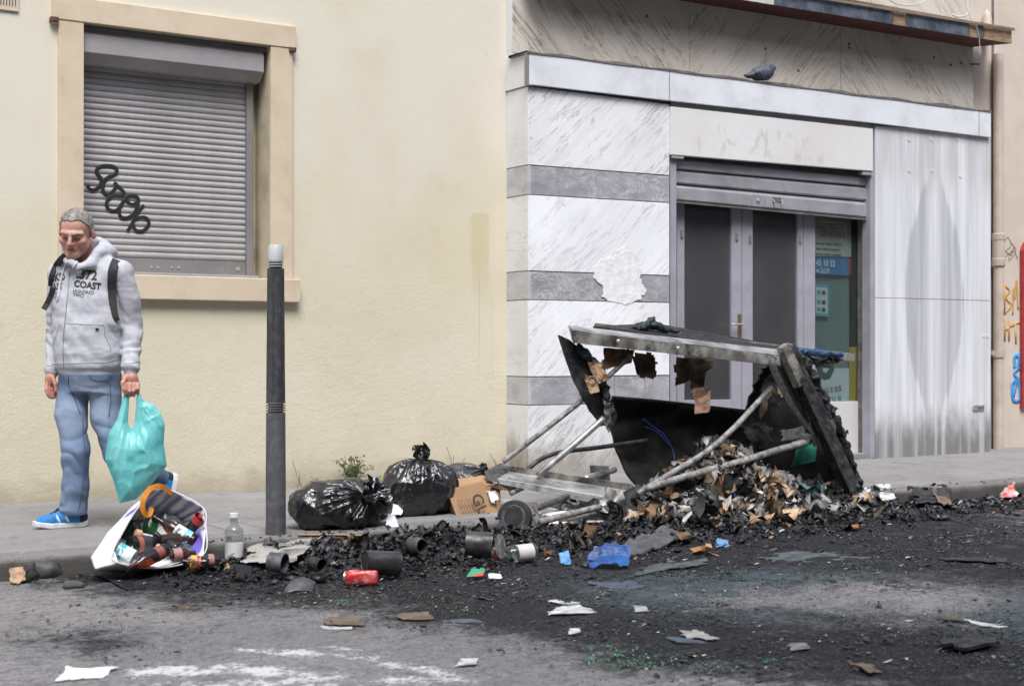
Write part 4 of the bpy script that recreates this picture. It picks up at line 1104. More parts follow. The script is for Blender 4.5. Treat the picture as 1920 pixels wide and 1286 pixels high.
ta = [.172,.182,.193,.198,.207,.200,.165,.105,.07]; tb = [.135,.148,.158,.150,.138,.118,.095,.078,.06]
B.add(trunk([k-.02 for k in ta], [k-.02 for k in tb], zz, cxs, cys), (-.3,-.3,.76), (.3,.3,1.54), .02)
B.chain([shR, elR, wrR], [.058,.046,.030], .02); B.chain([shL, elL, wrL], [.058,.046,.030], .02)
B.cone(hipR+np.array((0,.02,.02)), hipR+np.array((.0,.02,-.08)), .055, .05, .03); B.cone(hipL, hipL+np.array((0,.0,-.08)), .055, .05, .03)
# hand closed round the bag handles
hy = -.165
B.cone(wrR, ML(247,707,hy), .027, .029, .012)
B.ell(ML(247,714,hy), (.038,.024,.034), .015)
for i in range(4):
    bx = 236.5+7.6*i; ln = (0,2.5,2,-2)[i]
    B.chain([ML(bx,720,hy-.022), ML(bx-1,731+ln,hy-.034), ML(bx-1,739+ln,hy-.014), ML(bx,734+ln,hy+.012)], [.0105,.0102,.0095,.0088], .0035)
B.chain([ML(236,706,hy-.012), ML(230,718,hy-.030), ML(232,730,hy-.036), ML(236,738,hy-.030)], [.0135,.0122,.0108,.0092], .006)
# loose hand at his other side
hl = .06
B.cone(wrL, ML(95,706,hl), .026, .026, .012)
B.ell(ML(94,713,hl), (.028,.026,.036), .014)
for i in range(4):
    bx = 87+4.6*i; dy = (-.012,-.004,.006,.016)[i]
    B.chain([ML(bx+1,719,hl+dy), ML(bx,730,hl+dy-.012), ML(bx+2,739+(0,2,1,-3)[i],hl+dy-.016), ML(bx+6,744+(0,2,1,-3)[i],hl+dy-.012)], [.0105,.0100,.0092,.0085], .0035)
B.chain([ML(99,708,hl-.02), ML(104,720,hl-.034), ML(105,732,hl-.034)], [.0125,.0115,.0098], .006)
V, Fq = B.mesh(); V = relax(V, Fq, 1, .4)
hl_ = (V-HC) @ HR      # head coordinates for colouring
hx, hy2, hz = hl_.T; hx = hx/HS
skin = np.tile(np.array((.50,.28,.215)), (len(V),1))
def tint(mask, c, a):
    global skin
    m = (np.clip(mask,0,1)*a)[:,None]; skin = skin*(1-m)+np.array(c)*m
isface = (hy2 < -.02) & (V[:,2] > 1.42)
g = lambda x0,y0,z0,r: np.exp(-((np.abs(hx)-x0)**2+(hy2-y0)**2+(hz-z0)**2)/r**2)
tint(g(.043,-.07,-.03,.03), (.48,.20,.15), .6); tint(np.exp(-(hx**2+(hy2+.115)**2+(hz+.03)**2)/.02**2), (.50,.20,.155), .6)
tint(((hz<-.05)&(hy2<.0)&isface)*1.0, (.40,.20,.165), .35)
tint(isface*np.exp(-((hz-.0205)/.0045)**2)*((np.abs(hx)>.012)&(np.abs(hx)<.052)), (.16,.10,.075), .6)
tint(isface*np.exp(-((hz+.0035)/.003)**2)*np.exp(-((np.abs(hx)-.031)/.015)**4), (.10,.05,.04), .5)
tint(isface*np.exp(-((hz+.014)/.004)**2)*np.exp(-((np.abs(hx)-.031)/.014)**2), (.30,.12,.10), .5)  # shadow lines under the eyes, painted into the skin colour
tint(isface*np.exp(-((hz+.067)/.008)**2)*np.exp(-(hx/.022)**4), (.36,.11,.10), .6)
tint(isface*np.exp(-((hz+.0665)/.0022)**2)*np.exp(-(hx/.024)**4), (.10,.03,.03), .8)
tint((np.abs(hx)>.07)*(np.abs(hz)<.04)*(V[:,2]>1.42), (.50,.17,.13), .6)
tint((V[:,2]<.87)*1.0, (.44,.20,.155), .7)
n_ = fbm(V[:,0]*60, V[:,1]*60, V[:,2]*60, 4, 2)
skin *= (1+.12*n_)[:,None]
m_skin = attr_mat('skin', 0.48, 0.12, 220, 0.45, 0.10)
m_skin.node_tree.nodes['Principled BSDF'].inputs['Subsurface Weight'].default_value = 0.08
m_skin.node_tree.nodes['Principled BSDF'].inputs['Subsurface Radius'].default_value = (0.01,0.004,0.002)
man_obj('body', V, Fq, m_skin, man, cols=skin)
m_eye = mat('eye_dark', (.025,.018,.015), rough=.25, bump=0); m_brow = mat('brow_hair', (.15,.12,.10), (.24,.21,.19), rough=.9, scale=200)
for s_ in (-1, 1):
    tube('eye', L2W([H(s_*.017,-.0905,-.0035), H(s_*.024,-.0925,-.0055), H(s_*.032,-.0915,-.006), H(s_*.040,-.0865,-.005), H(s_*.045,-.081,-.003)]), [.0008,.0018,.0022,.0018,.0006], m_eye, man, k=6, n=12)
    tube('eyebrow', L2W([H(s_*.012,-.1025,.017), H(s_*.022,-.1015,.0215), H(s_*.034,-.095,.024), H(s_*.047,-.080,.020)]), [.0025,.0040,.0038,.0015], m_brow, man, k=6, n=12)
tube('mouth_line', L2W([H(-.023,-.0925,-.0675), H(-.010,-.0965,-.0660), H(0,-.0970,-.0668), H(.010,-.0965,-.0660), H(.023,-.0925,-.0675)]), [.0008,.0020,.0022,.0020,.0008], mat('lip_shadow', (.13,.04,.035), rough=.6), man, k=6, n=12)
# --- hair, cropped
Hf = Field(HC-.16, HC+.16, 0.0032)
Hf.ell(H(0,.016,.038), (.087,.104,.0895), 0, rot=HR)
Hf.cone(H(-.074,.03,.0), H(-.072,.05,-.03), .012, .012, .02); Hf.cone(H(.074,.03,.0), H(.072,.05,-.03), .012, .012, .02)
def cutface(X, Y, Z):
    x = X-HC[0]; y = Y-HC[1]; z = Z-HC[2]
    u = x*HR[0,0]+y*HR[1,0]+z*HR[2,0]; v = x*HR[0,1]+y*HR[1,1]+z*HR[2,1]; w = x*HR[0,2]+y*HR[1,2]+z*HR[2,2]
    line = np.where(v < -.03, .066+.018*np.clip(1-np.abs(u)/.05,0,1)-(np.clip(np.abs(u)-.05,0,.1))*1.8, np.where(v < .02, .02-.9*(v+.03)-.02*(v > 0), -.035-.3*(v-.02)))
    line = np.interp(v, [-.12,-.075,-.045,-.02,.0,.03,.06,.12], [.100,.096,.080,.045,.004,-.030,-.06,-.07])-.012*np.clip(1-np.abs(u)/.03,0,1)*(v<-.03)
    return w-line
Hf.add(lambda X,Y,Z: -cutface(X,Y,Z), HC-.16, HC+.16, 0, sub=True) if False else None
sl_, X, Y, Z = Hf.win(HC-.2, HC+.2)
Hf.f[sl_] = np.maximum(Hf.f[sl_]+.0035*fbm(X*55, Y*55, Z*35, 9, 2)+0*X, -cutface(X,Y,Z)-.006*vnoise(X*60,Y*60,Z*60,2))
V, Fq = Hf.mesh()
hq = (V-HC) @ HR
nn = fbm(V[:,0]*90, V[:,1]*90, V[:,2]*40, 3, 2)
top = np.clip((hq[:,2]-.07)/.04, 0, 1)*np.clip(.5-hq[:,1]*6, 0, 1)
hc = np.array((.40,.39,.385))*(1+.45*nn)[:,None]
hc = hc*(1-.6*top[:,None])+np.array((.15,.125,.105))*(.6*top)[:,None]
streak = np.exp(-((hq[:,0]-.002-.012*nn)/.012)**2)*(hq[:,1]<-.02)*(hq[:,2]>.08)
hc = hc*(1-.6*streak[:,None])+np.array((.55,.54,.53))*(.6*streak)[:,None]
# short bristles standing out of the crop
rh = np.random.default_rng(12)
nh = 3200; pick = rh.choice(len(V), nh); hn = (V[pick]-(HC+HR @ np.array((0,.016,.02)))); hn /= np.linalg.norm(hn,axis=1)[:,None]
fwd_ = HR @ np.array((.1,-.5,.45)); dh = hn+.5*fwd_+rh.normal(0,.35,(nh,3)); dh /= np.linalg.norm(dh,axis=1)[:,None]
sd_h = np.cross(dh, rh.normal(size=(nh,3))); sd_h /= np.linalg.norm(sd_h,axis=1)[:,None]
Lh = rh.uniform(.004,.011,nh)[:,None]; bV = np.stack([V[pick]-hn*.001+sd_h*.0011, V[pick]-hn*.001-sd_h*.0011, V[pick]+dh*Lh, V[pick]+dh*Lh],1).reshape(-1,3)
bF = np.arange(nh*4).reshape(-1,4)+len(V)
hcb = np.repeat(np.clip(hc[pick]*rh.uniform(.45,1.5,(nh,1)),.02,.8),4,0)
V = np.concatenate([V,bV]); Fq = np.concatenate([Fq,bF]); hc = np.concatenate([hc*.8,hcb])
man_obj('hair', V, Fq, attr_mat('cropped_grey_hair', 0.7, 0.9, 260, 0.3, 0.35), man, cols=np.clip(hc,.03,1))
# --- hoodie
Hd = Field((-.34,-.34,.74), (.38,.34,1.64), 0.0052)
Hd.add(trunk(ta, tb, [.80]+zz[1:-1]+[1.50], cxs, cys), (-.3,-.3,.78), (.3,.3,1.52), .02)
Hd.chain([nb_+np.array((0,.0,-.05)), shR], [.085,.072], .04); Hd.chain([nb_+np.array((0,.0,-.05)), shL], [.085,.070], .04)
Hd.chain([shR, ML(240,560,-.085), elR, ML(247,660,-.11), ML(245,688,-.145), wrR], [.070,.064,.060,.052,.048,.040], .006)
Hd.chain([shL, ML(109,560,.12), elL, ML(103,660,.11), ML(99,688,.08), wrL], [.068,.062,.056,.050,.046,.038], .006)
# hood lying round the neck
ring = [ML(133,492,-.115), ML(148,503,-.135), ML(170,496,-.12), ML(186,474,-.07), ML(194,462,.0), ML(186,456,.08), ML(155,462,.12), ML(128,472,.07), ML(122,484,-.02), ML(127,492,-.09)]
Hd.chain(ring, [.018,.016,.024,.032,.036,.036,.036,.030,.024,.018], .02)
Hd.ell(ML(197,473,.03), (.070,.085,.045), .03); Hd.ell(ML(165,485,.12), (.10,.06,.055), .03)
sl_, X, Y, Z = Hd.win((-9,-9,-9),(9,9,9))
arm = np.clip((np.abs(X-.0)-.16)/.06, 0, 1)
low = np.clip((1.25-Z)/.25, 0, 1)
fold = 0.0075*fbm(X*8, Y*8, Z*18, 21, 3)+arm*low*.0085*np.sin(Z*95+8*vnoise(X*9,Y*9,Z*5,4))*np.clip(fbm(X*6,Y*6,Z*9,6,2)+.35,0,1)
diag = .0095*np.clip(fbm((X+Z*.7)*16,(Y)*6,(Z-X*.7)*5,31,2),-.2,1)
hem = np.clip((.872-Z)/.012,0,1)*(1-arm)*.006-np.exp(-((Z-.885)/.02)**2)*(1-arm)*.005
hole = .062-np.sqrt((X-H(0,.0,-.1)[0])**2+(Y-H(0,.0,-.1)[1])**2)
hd = Hd.f[sl_]+fold+diag+hem
neck = np.sqrt((X-(nb_[0]-.012))**2+(Y-(nb_[1]-.035))**2)-.066
Hd.f[sl_] = np.maximum(hd, -np.maximum(neck, 1.425-Z))
V, Fq = Hd.mesh(); V = relax(V, Fq, 1, .5)
m_hood = mat('grey_marl_jersey', (0.47,0.485,0.53), (0.38,0.39,0.43), rough=0.95, scale=26, bump=0.35, bscale=330, lo=.3, hi=.75, spec=0.15, bdist=0.003)
hood = man_obj('hoodie', V, Fq, m_hood, man)
hbvh = BVHTree.FromPolygons([tuple(p) for p in L2W(V)], [tuple(q) for q in Fq])
def onhood(px, py, off=0.004):
    d = _ray(px, py).normalized()
    hit = hbvh.ray_cast(CAM, d)
    if hit[0] is None: return None
    return hit[0]-d*off
def hood_line(name, pts, r, m, parent, off=0.002):
    q = []
    for i in range(len(pts)-1):
        for k in range(8):
            t = k/8; h_ = onhood(pts[i][0]*(1-t)+pts[i+1][0]*t, pts[i][1]*(1-t)+pts[i+1][1]*t, off)
            if h_ is not None: q.append(h_)
    V, Fc = tube_mesh(q, r, 6)
    return mesh_obj(name, V, Fc, m, parent, smooth=True)
m_seam = mat('jersey_seam', (0.27,0.28,0.315), rough=0.95, bump=0.2)
m_zip = mat('zip_tape', (0.16,0.165,0.18), (0.30,0.31,0.33), rough=0.6, scale=200)
m_cord = mat('cotton_cord', (0.55,0.56,0.59), rough=0.9, scale=60)
hood_line('zip', [(131,510),(126,560),(121,610),(118,650),(120,694)], 0.0032, m_zip, hood, 0.001)
hood_line('pocket_seam', [(123,607),(150,608),(195,610),(197,630),(208,654),(206,660)], 0.0022, m_seam, hood, 0)
hood_line('pocket_seam', [(112,608),(107,625),(98,655)], 0.0022, m_seam, hood, 0)
hood_line('hem_seam', [(97,683),(120,682),(160,681),(200,680),(228,672)], 0.0024, m_seam, hood, 0)
hood_line('cuff_seam', [(230,682),(246,681),(261,678)], 0.0022, m_seam, hood, 0)
hood_line('cuff_seam', [(87,685),(98,686),(104,688)], 0.0022, m_seam, hood, 0)
hood_line('shoulder_seam', [(236,484),(243,494),(247,505),(248,516)], 0.0018, m_seam, hood, 0)
hood_line('drawcord', [(126,490),(118,510),(113,530),(109,555),(107,565)], 0.0065, m_cord, hood, 0.006)
hood_line('drawcord', [(146,488),(140,498),(136,506)], 0.007, m_cord, hood, 0.006)
def hood_text(body, px, py, size, m, bold=0.0, ang=0.0, sx=1.0, shear=0.0):
    me = text_mesh(body, 1.0, bold=bold)
    bm = bmesh.new(); bm.from_mesh(me)
    bmesh.ops.subdivide_edges(bm, edges=[e for e in bm.edges if e.calc_length() > .25], cuts=2)
    bmesh.ops.triangulate(bm, faces=bm.faces)
    V = []; ok = True
    ca, sa = math.cos(ang), math.sin(ang)
    for v in bm.verts:
        X = v.co.x*sx*size; Y = v.co.y*size
        h_ = onhood(px+X*ca+Y*sa, py+X*sa-Y*ca, 0.0035)
        if h_ is None: h_ = onhood(px, py, .0035)
        V.append(h_)
    Fc = [[v.index for v in f.verts] for f in bm.faces]; bm.free()
    return mesh_obj('printed_lettering', V, Fc, m, hood)
hood_text('.372', 142.5, 521, 24, M['black_ink'], .03, .10, .95)
hood_text('COAST', 138, 537, 17, M['black_ink'], .035, .12, .92)
hood_text('HUNDRED', 136.5, 548, 9, M['black_ink'], .004, .10, .92)
hood_text('TWO', 136, 555.5, 9, M['black_ink'], .004, .10, .95)
hood_text('BKD', 94.5, 528, 20, M['black_ink'], .03, -.12, .72)
hood_text('EAST', 94.5, 544, 16, M['black_ink'], .035, -.12, .66)
hood_text('THREE', 98, 554, 8.5, M['black_ink'], .004, -.06, .55)
hood_text('FIVE', 98, 561, 8.5, M['black_ink'], .004, -.06, .65)
h_ = onhood(182,617,.003); box('pocket_tab', h_.x-.008, h_.x+.008, h_.y-.002, h_.y+.002, h_.z-.005, h_.z+.005, M['black_ink'], hood)
# --- jeans
J = Field((-.30,-.34,.05), (.52,.42,.86), 0.0058)
J.add(trunk([k-.022 for k in ta], [k-.022 for k in tb], [.74,.80,.84,.90,1.3,1.4,1.5,1.6,1.7], cxs, cys), (-.3,-.3,.72), (.3,.3,.86), .02)
knL, anL = ML(141,846,-.02), ML(139,953,.02)
knR, anR = ML(222,852,-.05), ML(303,898,.16)
J.chain([hipL, ML(134,772,.02), knL, ML(142,910,.0), anL], [.088,.084,.072,.068,.074], .02)
J.chain([hipR, ML(199,782,-.03), knR, ML(265,880,.06), anR], [.092,.082,.072,.062,.053], .02)
sl_, X, Y, Z = J.win((-9,-9,-9),(9,9,9))
bag = np.clip((.30-Z)/.2,0,1)
J.f[sl_] += .006*fbm(X*8,Y*8,Z*14,41,3)+(.6+bag)*.0095*(1-2*np.abs(np.sin(Z*34+X*16+4*vnoise(X*8,Y*8,Z*6,8))))*np.clip(fbm(X*5,Y*5,Z*8,12,2)+.35,0,1)
J.f[sl_] = np.maximum(J.f[sl_], np.maximum(Z-.85, (anL[2]-.035-Z)*(X<.12)-1.0*(X>=.12)))
V, Fq = J.mesh(); V = relax(V, Fq, 1, .5)
def denim():
    t = NT('washed_denim'); v = t.coord()
    a = t.n('ShaderNodeAttribute', attribute_name='Col').outputs['Color']
    tw = t.noise(t.mapv(v, (1,1,1), rot=(0,.6,0)), 320, 2)
    col = t.mix(t.math('MULTIPLY', t.ramp(tw,.3,.7), .4), a, (.10,.16,.30,1))
    col = t.mix(t.math('MULTIPLY', t.ramp(t.noise(t.mapv(v,(1,1,.6)), 14, 4), .45, .75), .22), col, (.34,.43,.58,1))
    return t.fin(col, .9, 0, .2, t.bump(tw, .25, .002))
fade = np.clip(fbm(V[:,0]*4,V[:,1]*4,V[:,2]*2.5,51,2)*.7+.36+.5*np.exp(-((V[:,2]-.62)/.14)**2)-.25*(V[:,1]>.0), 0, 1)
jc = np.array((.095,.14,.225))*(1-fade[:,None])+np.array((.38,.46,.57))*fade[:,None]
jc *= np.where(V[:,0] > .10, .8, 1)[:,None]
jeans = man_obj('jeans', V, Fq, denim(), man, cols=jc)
jb = BVHTree.FromPolygons([tuple(p) for p in L2W(V)], [tuple(q) for q in Fq])
def on_jeans(px, py, off=0.001):
    d = _ray(px, py).normalized(); h_ = jb.ray_cast(CAM, d)
    return None if h_[0] is None else h_[0]-d*off
def jean_line(name, pts, r, m):
    q = []
    for i in range(len(pts)-1):
        for k in range(10):
            t = k/10; h_ = on_jeans(pts[i][0]*(1-t)+pts[i+1][0]*t, pts[i][1]*(1-t)+pts[i+1][1]*t)
            if h_ is not None: q.append(h_)
    if len(q) > 2:
        V, Fc = tube_mesh(q, r, 6); mesh_obj(name, V, Fc, m, jeans, smooth=True)
m_st = mat('denim_seam', (0.07,0.10,0.18), rough=0.9)
jean_line('side_seam', [(154,782),(158,830),(160,870),(155,915),(146,960)], .0025, m_st)
jean_line('side_seam', [(206,716),(208,750),(204,785)], .0025, m_st)
jean_line('fly_seam', [(128,703),(128,722),(136,738),(152,780)], .0022, m_st)
jean_line('pocket_edge', [(166,703),(172,712),(190,714),(205,712)], .0022, m_st)
# --- trainers
def shoe(name, Mx, seed):
    S = Field((-.04,-.08,-.01), (.33,.08,.15), 0.0036)
    S.cone((.035,0,.055), (.11,0,.058), .040, .043, 0); S.cone((.11,0,.058), (.235,0,.036), .043, .034, .02); S.cone((.05,0,.06), (.055,0,.115), .040, .038, .015)
    S.cone((.12,0,.085), (.17,0,.068), .026, .022, .012)
    sl2, X, Y, Z = S.win((-9,)*3,(9,)*3)
    S.f[sl2] = np.maximum(S.f[sl2], np.maximum(.018-Z, Z-.118))
    V, Fq = S.mesh()
    x, y, z = V.T
    c = np.tile(np.array((.03,.20,.50)), (len(V),1))
    w = (np.abs(np.sin((x-.5*z)*70)) < .35) & (x > .09) & (x < .17) & (z < .075); c[w] = (.62,.65,.68)
    c[(x < .045)&(z > .03)&(z < .075)] = (.02,.03,.07); c[z > .108] = (.02,.03,.06)
    c[(z < .034)&(x>.05)] = (.07,.33,.66)
    c[(np.abs(y)<.016)&(x>.12)&(x<.2)&(z>.06)] = (.02,.03,.08)
    n = fbm(x*60,y*60,z*60,seed,2); c = c*(1+.25*n)[:,None]
    Wv = lambda A: [Mx @ Vector(p) for p in A]
    o = mesh_obj(name, Wv(V), Fq, attr_mat('trainer_mesh', .7, .5, 300, .3, .25), man, smooth=True, cols=np.clip(c,.005,1))
    us = np.linspace(0,.295,30); wv = np.interp(us, [0,.012,.05,.12,.2,.26,.285,.295], [.012,.028,.037,.034,.047,.040,.022,.008])
    lift = np.interp(us, [0,.03,.2,.295],[.008,0,0,.016])
    SV = []
    for u, w, l in zip(us, wv, lift):
        SV += [(u-.005,-w,l),(u-.005,w,l),(u-.005,w+.002,l+.028),(u-.005,-w-.002,l+.028)]
    SF = [(3,2,1,0)]+[tuple(4*29+k for k in range(4))]
    for i in range(29):
        for k in range(4): SF.append((i*4+k, i*4+(k+1)%4, i*4+4+(k+1)%4, i*4+4+k))
    bev(mesh_obj('sole', Wv(SV), SF, mat('white_foam_sole', (.68,.70,.72), (.55,.57,.60), rough=.7, scale=40), o), .004)
    tube('lace', Wv([(.125,-.02,.112),(.14,.0,.113),(.155,.02,.098)]), .004, M['black_ink'], o)
    tube('lace', Wv([(.145,-.02,.102),(.16,.0,.103),(.175,.02,.088)]), .004, M['black_ink'], o)
    return o
he, to = G(163,986), G(57,992)
ang = math.atan2(to.y-he.y, to.x-he.x)
shoe('trainer', Matrix.Translation(he) @ Matrix.Rotation(ang,4,'Z'), 3)
a_ = Vector(L2W(anR)); dirn = (Vector(L2W(ML(290,962,.12)))-a_).normalized()
bz_ = Vector((1,0,0))
xax = dirn; zax = (LX*-0.75-LY*0.15+Vector((0,0,.55))); yax = zax.cross(xax).normalized(); zax = xax.cross(yax).normalized()
Mx = Matrix.Translation(a_-zax*.085-xax*.045) @ Matrix((xax,yax,zax)).transposed().to_4x4()
shoe('trainer', Mx, 5)
# --- backpack on his back, straps over the hoodie
bp = empty('backpack', Vector(L2W(np.array((.06,.22,1.0)))), 'black backpack worn by the man, its straps over the hoodie', 'backpack')
m_bp = mat('black_webbing', (.018,.019,.022), (.03,.031,.035), rough=.75, scale=60, bump=.4, bscale=400)
K = Field((-.2,.0,.85), (.3,.45,1.5), .008)
K.add(lambda X,Y,Z: np.sqrt((np.clip(np.abs((X-.09)*Lv[0]+(Y-.20)*Lv[1])-.10,0,None))**2+(np.clip(np.abs((X-.09)*Fv[0]+(Y-.20)*Fv[1])-.035,0,None))**2+(np.clip(np.abs(Z-1.17)-.19,0,None))**2)-.035, (-.15,0,.9), (.3,.42,1.45), 0)
V, Fq = K.mesh(); mesh_obj('pack', L2W(V), Fq, m_bp, bp, smooth=True)
def hood_strap(name, pts, w, off=.010):
    q = [onhood(a,b,off) for a,b in pts]; q = [k for k in q if k is not None]
    q = smooth_path(q, 30)
    return ribbon(name, q, w, -LY, m_bp, bp, .010)
hood_strap('shoulder_strap', [(228,481),(219,488),(213,502),(210,520),(210,545),(212,570),(216,592),(220,602)], [.05,.05,.047,.042,.034,.030])
hood_strap('shoulder_strap', [(123,479),(115,487),(107,497),(101,508),(96.5,520),(94,536)], [.036,.038,.036,.030,.022])
ribbon('strap_end', [Vector(L2W(ML(a,b,c))) for a,b,c in ((100,540,-.02),(95,556,.0),(88,570,.01),(82,580,.0))], .030, -LY, m_bp, bp, .004)

# ------------------------------------------------------------------ turquoise carrier bag
def poly_sd(X, Z, poly):
    d = np.full(np.broadcast(X,Z).shape, 1e9); s = np.ones(d.shape)
    n = len(poly)
    for i in range(n):
        ax, az = poly[i]; bx, bz = poly[i-1]
        ex, ez = bx-ax, bz-az; wx, wz = X-ax, Z-az
        t = np.clip((wx*ex+wz*ez)/(ex*ex+ez*ez), 0, 1)
        d = np.minimum(d, (wx-ex*t)**2+(wz-ez*t)**2)
        c1 = Z >= az; c2 = Z < bz; c3 = ex*wz > ez*wx
        s = np.where((c1&c2&c3)|(~c1&~c2&~c3), -s, s)
    return s*np.sqrt(d)
cy0 = -.175
ol = [(232,740),(243,739),(240,792),(247,806),(253,792),(256,742),(262,737),(270,752),(288,757),(302,774),(309,797),(307,832),(313,873),(288,903),(255,936),(238,940),(224,943),(213,902),(197,862),(203,813),(219,788)]
pl_ = [ML(a,b,cy0)[[0,2]] for a,b in ol]
cb_ = Field((.06,-.29,.10), (.46,-.07,.76), .0036)
sl_, X, Y, Z = cb_.win((-9,)*3,(9,)*3)
sd = poly_sd(X[:,:,0]*1.0+0*Z[0,0,:][None,:], Z[0,0,:][None,:]+0*X[:,:,0], pl_)
kx_, kz_ = ML(248,742,cy0)[[0,2]]
th = np.arctan2(X[:,:,0]-kx_, -(Z[0,0,:][None,:]-kz_)+.02); rad = np.sqrt((X[:,:,0]-kx_)**2+(Z[0,0,:][None,:]-kz_)**2)
pleat = fbm(th*9, rad*2.0, 0*th, 61, 3)+.6*fbm(X[:,:,0]*13+0*rad, Z[0,0,:][None,:]*9+0*rad, 0*th, 66, 3)
crease = np.maximum(1-3*np.abs(vnoise(th*7+rad*3, rad*4, 0*th+2.5, 71)), 1-3*np.abs(vnoise(X[:,:,0]*16+Z[0,0,:][None,:]*9, Z[0,0,:][None,:]*13-X[:,:,0]*7, 0*th+6.5, 73)))
T = .075*(1-np.exp(-np.clip(-sd,0,None)/.05))*np.clip(.25+rad*2.6,0,1)+.004
w1 = T*(1+.20*pleat)+.006*np.clip(crease,-.6,1)*np.clip(-sd/.02,0,1)
off = .012*fbm(X[:,:,0]*7+0*rad, Z[0,0,:][None,:]*7, 0*th+9, 81, 2)
cb_.f[sl_] = np.maximum(np.abs(Y-cy0-off[:,None,:])-w1[:,None,:], sd[:,None,:]).astype(np.float32)
V, Fq = cb_.mesh(); V = relax(V, Fq, 1, .4)
def bag_mat():
    t = NT('turquoise_polythene'); v = t.coord()
    col = t.mix(t.ramp(t.noise(t.mapv(v,(1,1,.5)), 9, 5), .35, .7), (.15,.57,.585,1), (.28,.72,.71,1))
    cr = t.noise(t.mapv(v,(1,1,.4)), 26, 5, .6)
    m = t.fin(col, .33, 0, .5, t.bump(cr, .5, .006))
    t.b.inputs['Transmission Weight'].default_value = 0.0
    tl = t.n('ShaderNodeBsdfTranslucent'); t.l(col, tl.inputs[0])
    mx = t.n('ShaderNodeMixShader'); mx.inputs[0].default_value = .28
    t.l(t.b.outputs[0], mx.inputs[1]); t.l(tl.outputs[0], mx.inputs[2]); t.l(mx.outputs[0], t.out.inputs['Surface'])
    return t.m
tb_ = mesh_obj('carrier_bag', L2W(V), Fq, bag_mat(), None, smooth=True)
tag(tb_, 'turquoise plastic carrier bag hanging from the man\'s hand', 'bag')
# ------------------------------------------------------------------ sheet and lump builders
def crumple(name, quad, nx, ny, amp, m, parent=None, ragged=0.0, thick=0.003, freq=9, seed=1, curl=0.0, smooth=False):
    """torn, crumpled sheet over the four corner points (tl, tr, br, bl)"""
    tl, tr, br, bl = [Vector(q) for q in quad]
    nrm = (tr-tl).cross(bl-tl).normalized()
    V = []
    u, v = np.meshgrid(np.linspace(0,1,nx), np.linspace(0,1,ny), indexing='ij')
    w = (tr-tl).length; h = (bl-tl).length
    n1 = fbm(u*w*freq, v*h*freq, 0*u+seed*1.7, seed, 3); n2 = 1-2*np.abs(vnoise(u*w*freq*.6+5, v*h*freq*.6, 0*u+seed*.9, seed+5))
    dz = amp*(n1+.8*n2)+curl*((u-.5)**2*4)
    jx = fbm(u*w*freq*2, v*h*freq*2, 0*u+3.3, seed+9, 2)*.35/nx; jy = fbm(u*w*freq*2, v*h*freq*2, 0*u+7.7, seed+11, 2)*.35/ny
    ed = np.minimum.reduce([u, 1-u, v, 1-v])
    rg = fbm(u*w*freq*2.5, v*h*freq*2.5, 0*u+1.1, seed+21, 3)
    keep = (ed+rg*ragged*.5) > ragged*.22 if ragged else np.ones_like(u, bool)
    uu, vv = u+jx, v+jy
    for i in range(nx):
        for j in range(ny):
            p = tl.lerp(tr, uu[i,j]).lerp(bl.lerp(br, uu[i,j]), vv[i,j])+nrm*dz[i,j]
            V.append(p)
    Fc = []
    for i in range(nx-1):
        for j in range(ny-1):
            if keep[i,j] and keep[i+1,j] and keep[i+1,j+1] and keep[i,j+1]:
                Fc.append((i*ny+j, (i+1)*ny+j, (i+1)*ny+j+1, i*ny+j+1))
    if ragged:      # keep the largest connected sheet only
        par = list(range(len(V)))
        def fd(a):
            while par[a] != a: par[a] = par[par[a]]; a = par[a]
            return a
        for q in Fc:
            for k in q[1:]: par[fd(k)] = fd(q[0])
        cnt = {}
        for q in Fc: cnt[fd(q[0])] = cnt.get(fd(q[0]),0)+1
        if cnt:
            best = max(cnt, key=cnt.get); Fc = [q for q in Fc if fd(q[0]) == best]
    used = sorted({i for q in Fc for i in q}); mp = {a: b for b, a in enumerate(used)}
    o = mesh_obj(name, [V[i] for i in used], [tuple(mp[i] for i in q) for q in Fc], m, parent, smooth=smooth)
    sd_ = o.modifiers.new('thickness', 'SOLIDIFY'); sd_.thickness = thick; sd_.offset = 0
    return o
def lump(name, pts, rs, m, parent=None, h=0.008, noise=0.012, freq=22, seed=3, k=0.02, ridge=0.0):
    pts = [np.array(p, float) for p in pts]; r = max(rs)+noise*2+.02
    lo = np.min(pts, 0)-r; hi = np.max(pts, 0)+r
    f_ = Field(lo, hi, h)
    if len(pts) == 1: f_.ell(pts[0], (rs[0],)*3, 0)
    else: f_.chain(pts, rs, k)
    sl2, X, Y, Z = f_.win((-99,)*3, (99,)*3)
    f_.f[sl2] += noise*fbm(X*freq, Y*freq, Z*freq, seed, 3)
    if ridge: f_.f[sl2] += ridge*(2*np.abs(vnoise(X*freq*.7, Y*freq*.7, Z*freq*.7, seed+4))-.5)
    V, Fq = f_.mesh()
    par = None
    return mesh_obj(name, V, Fq, m, parent, smooth=True)

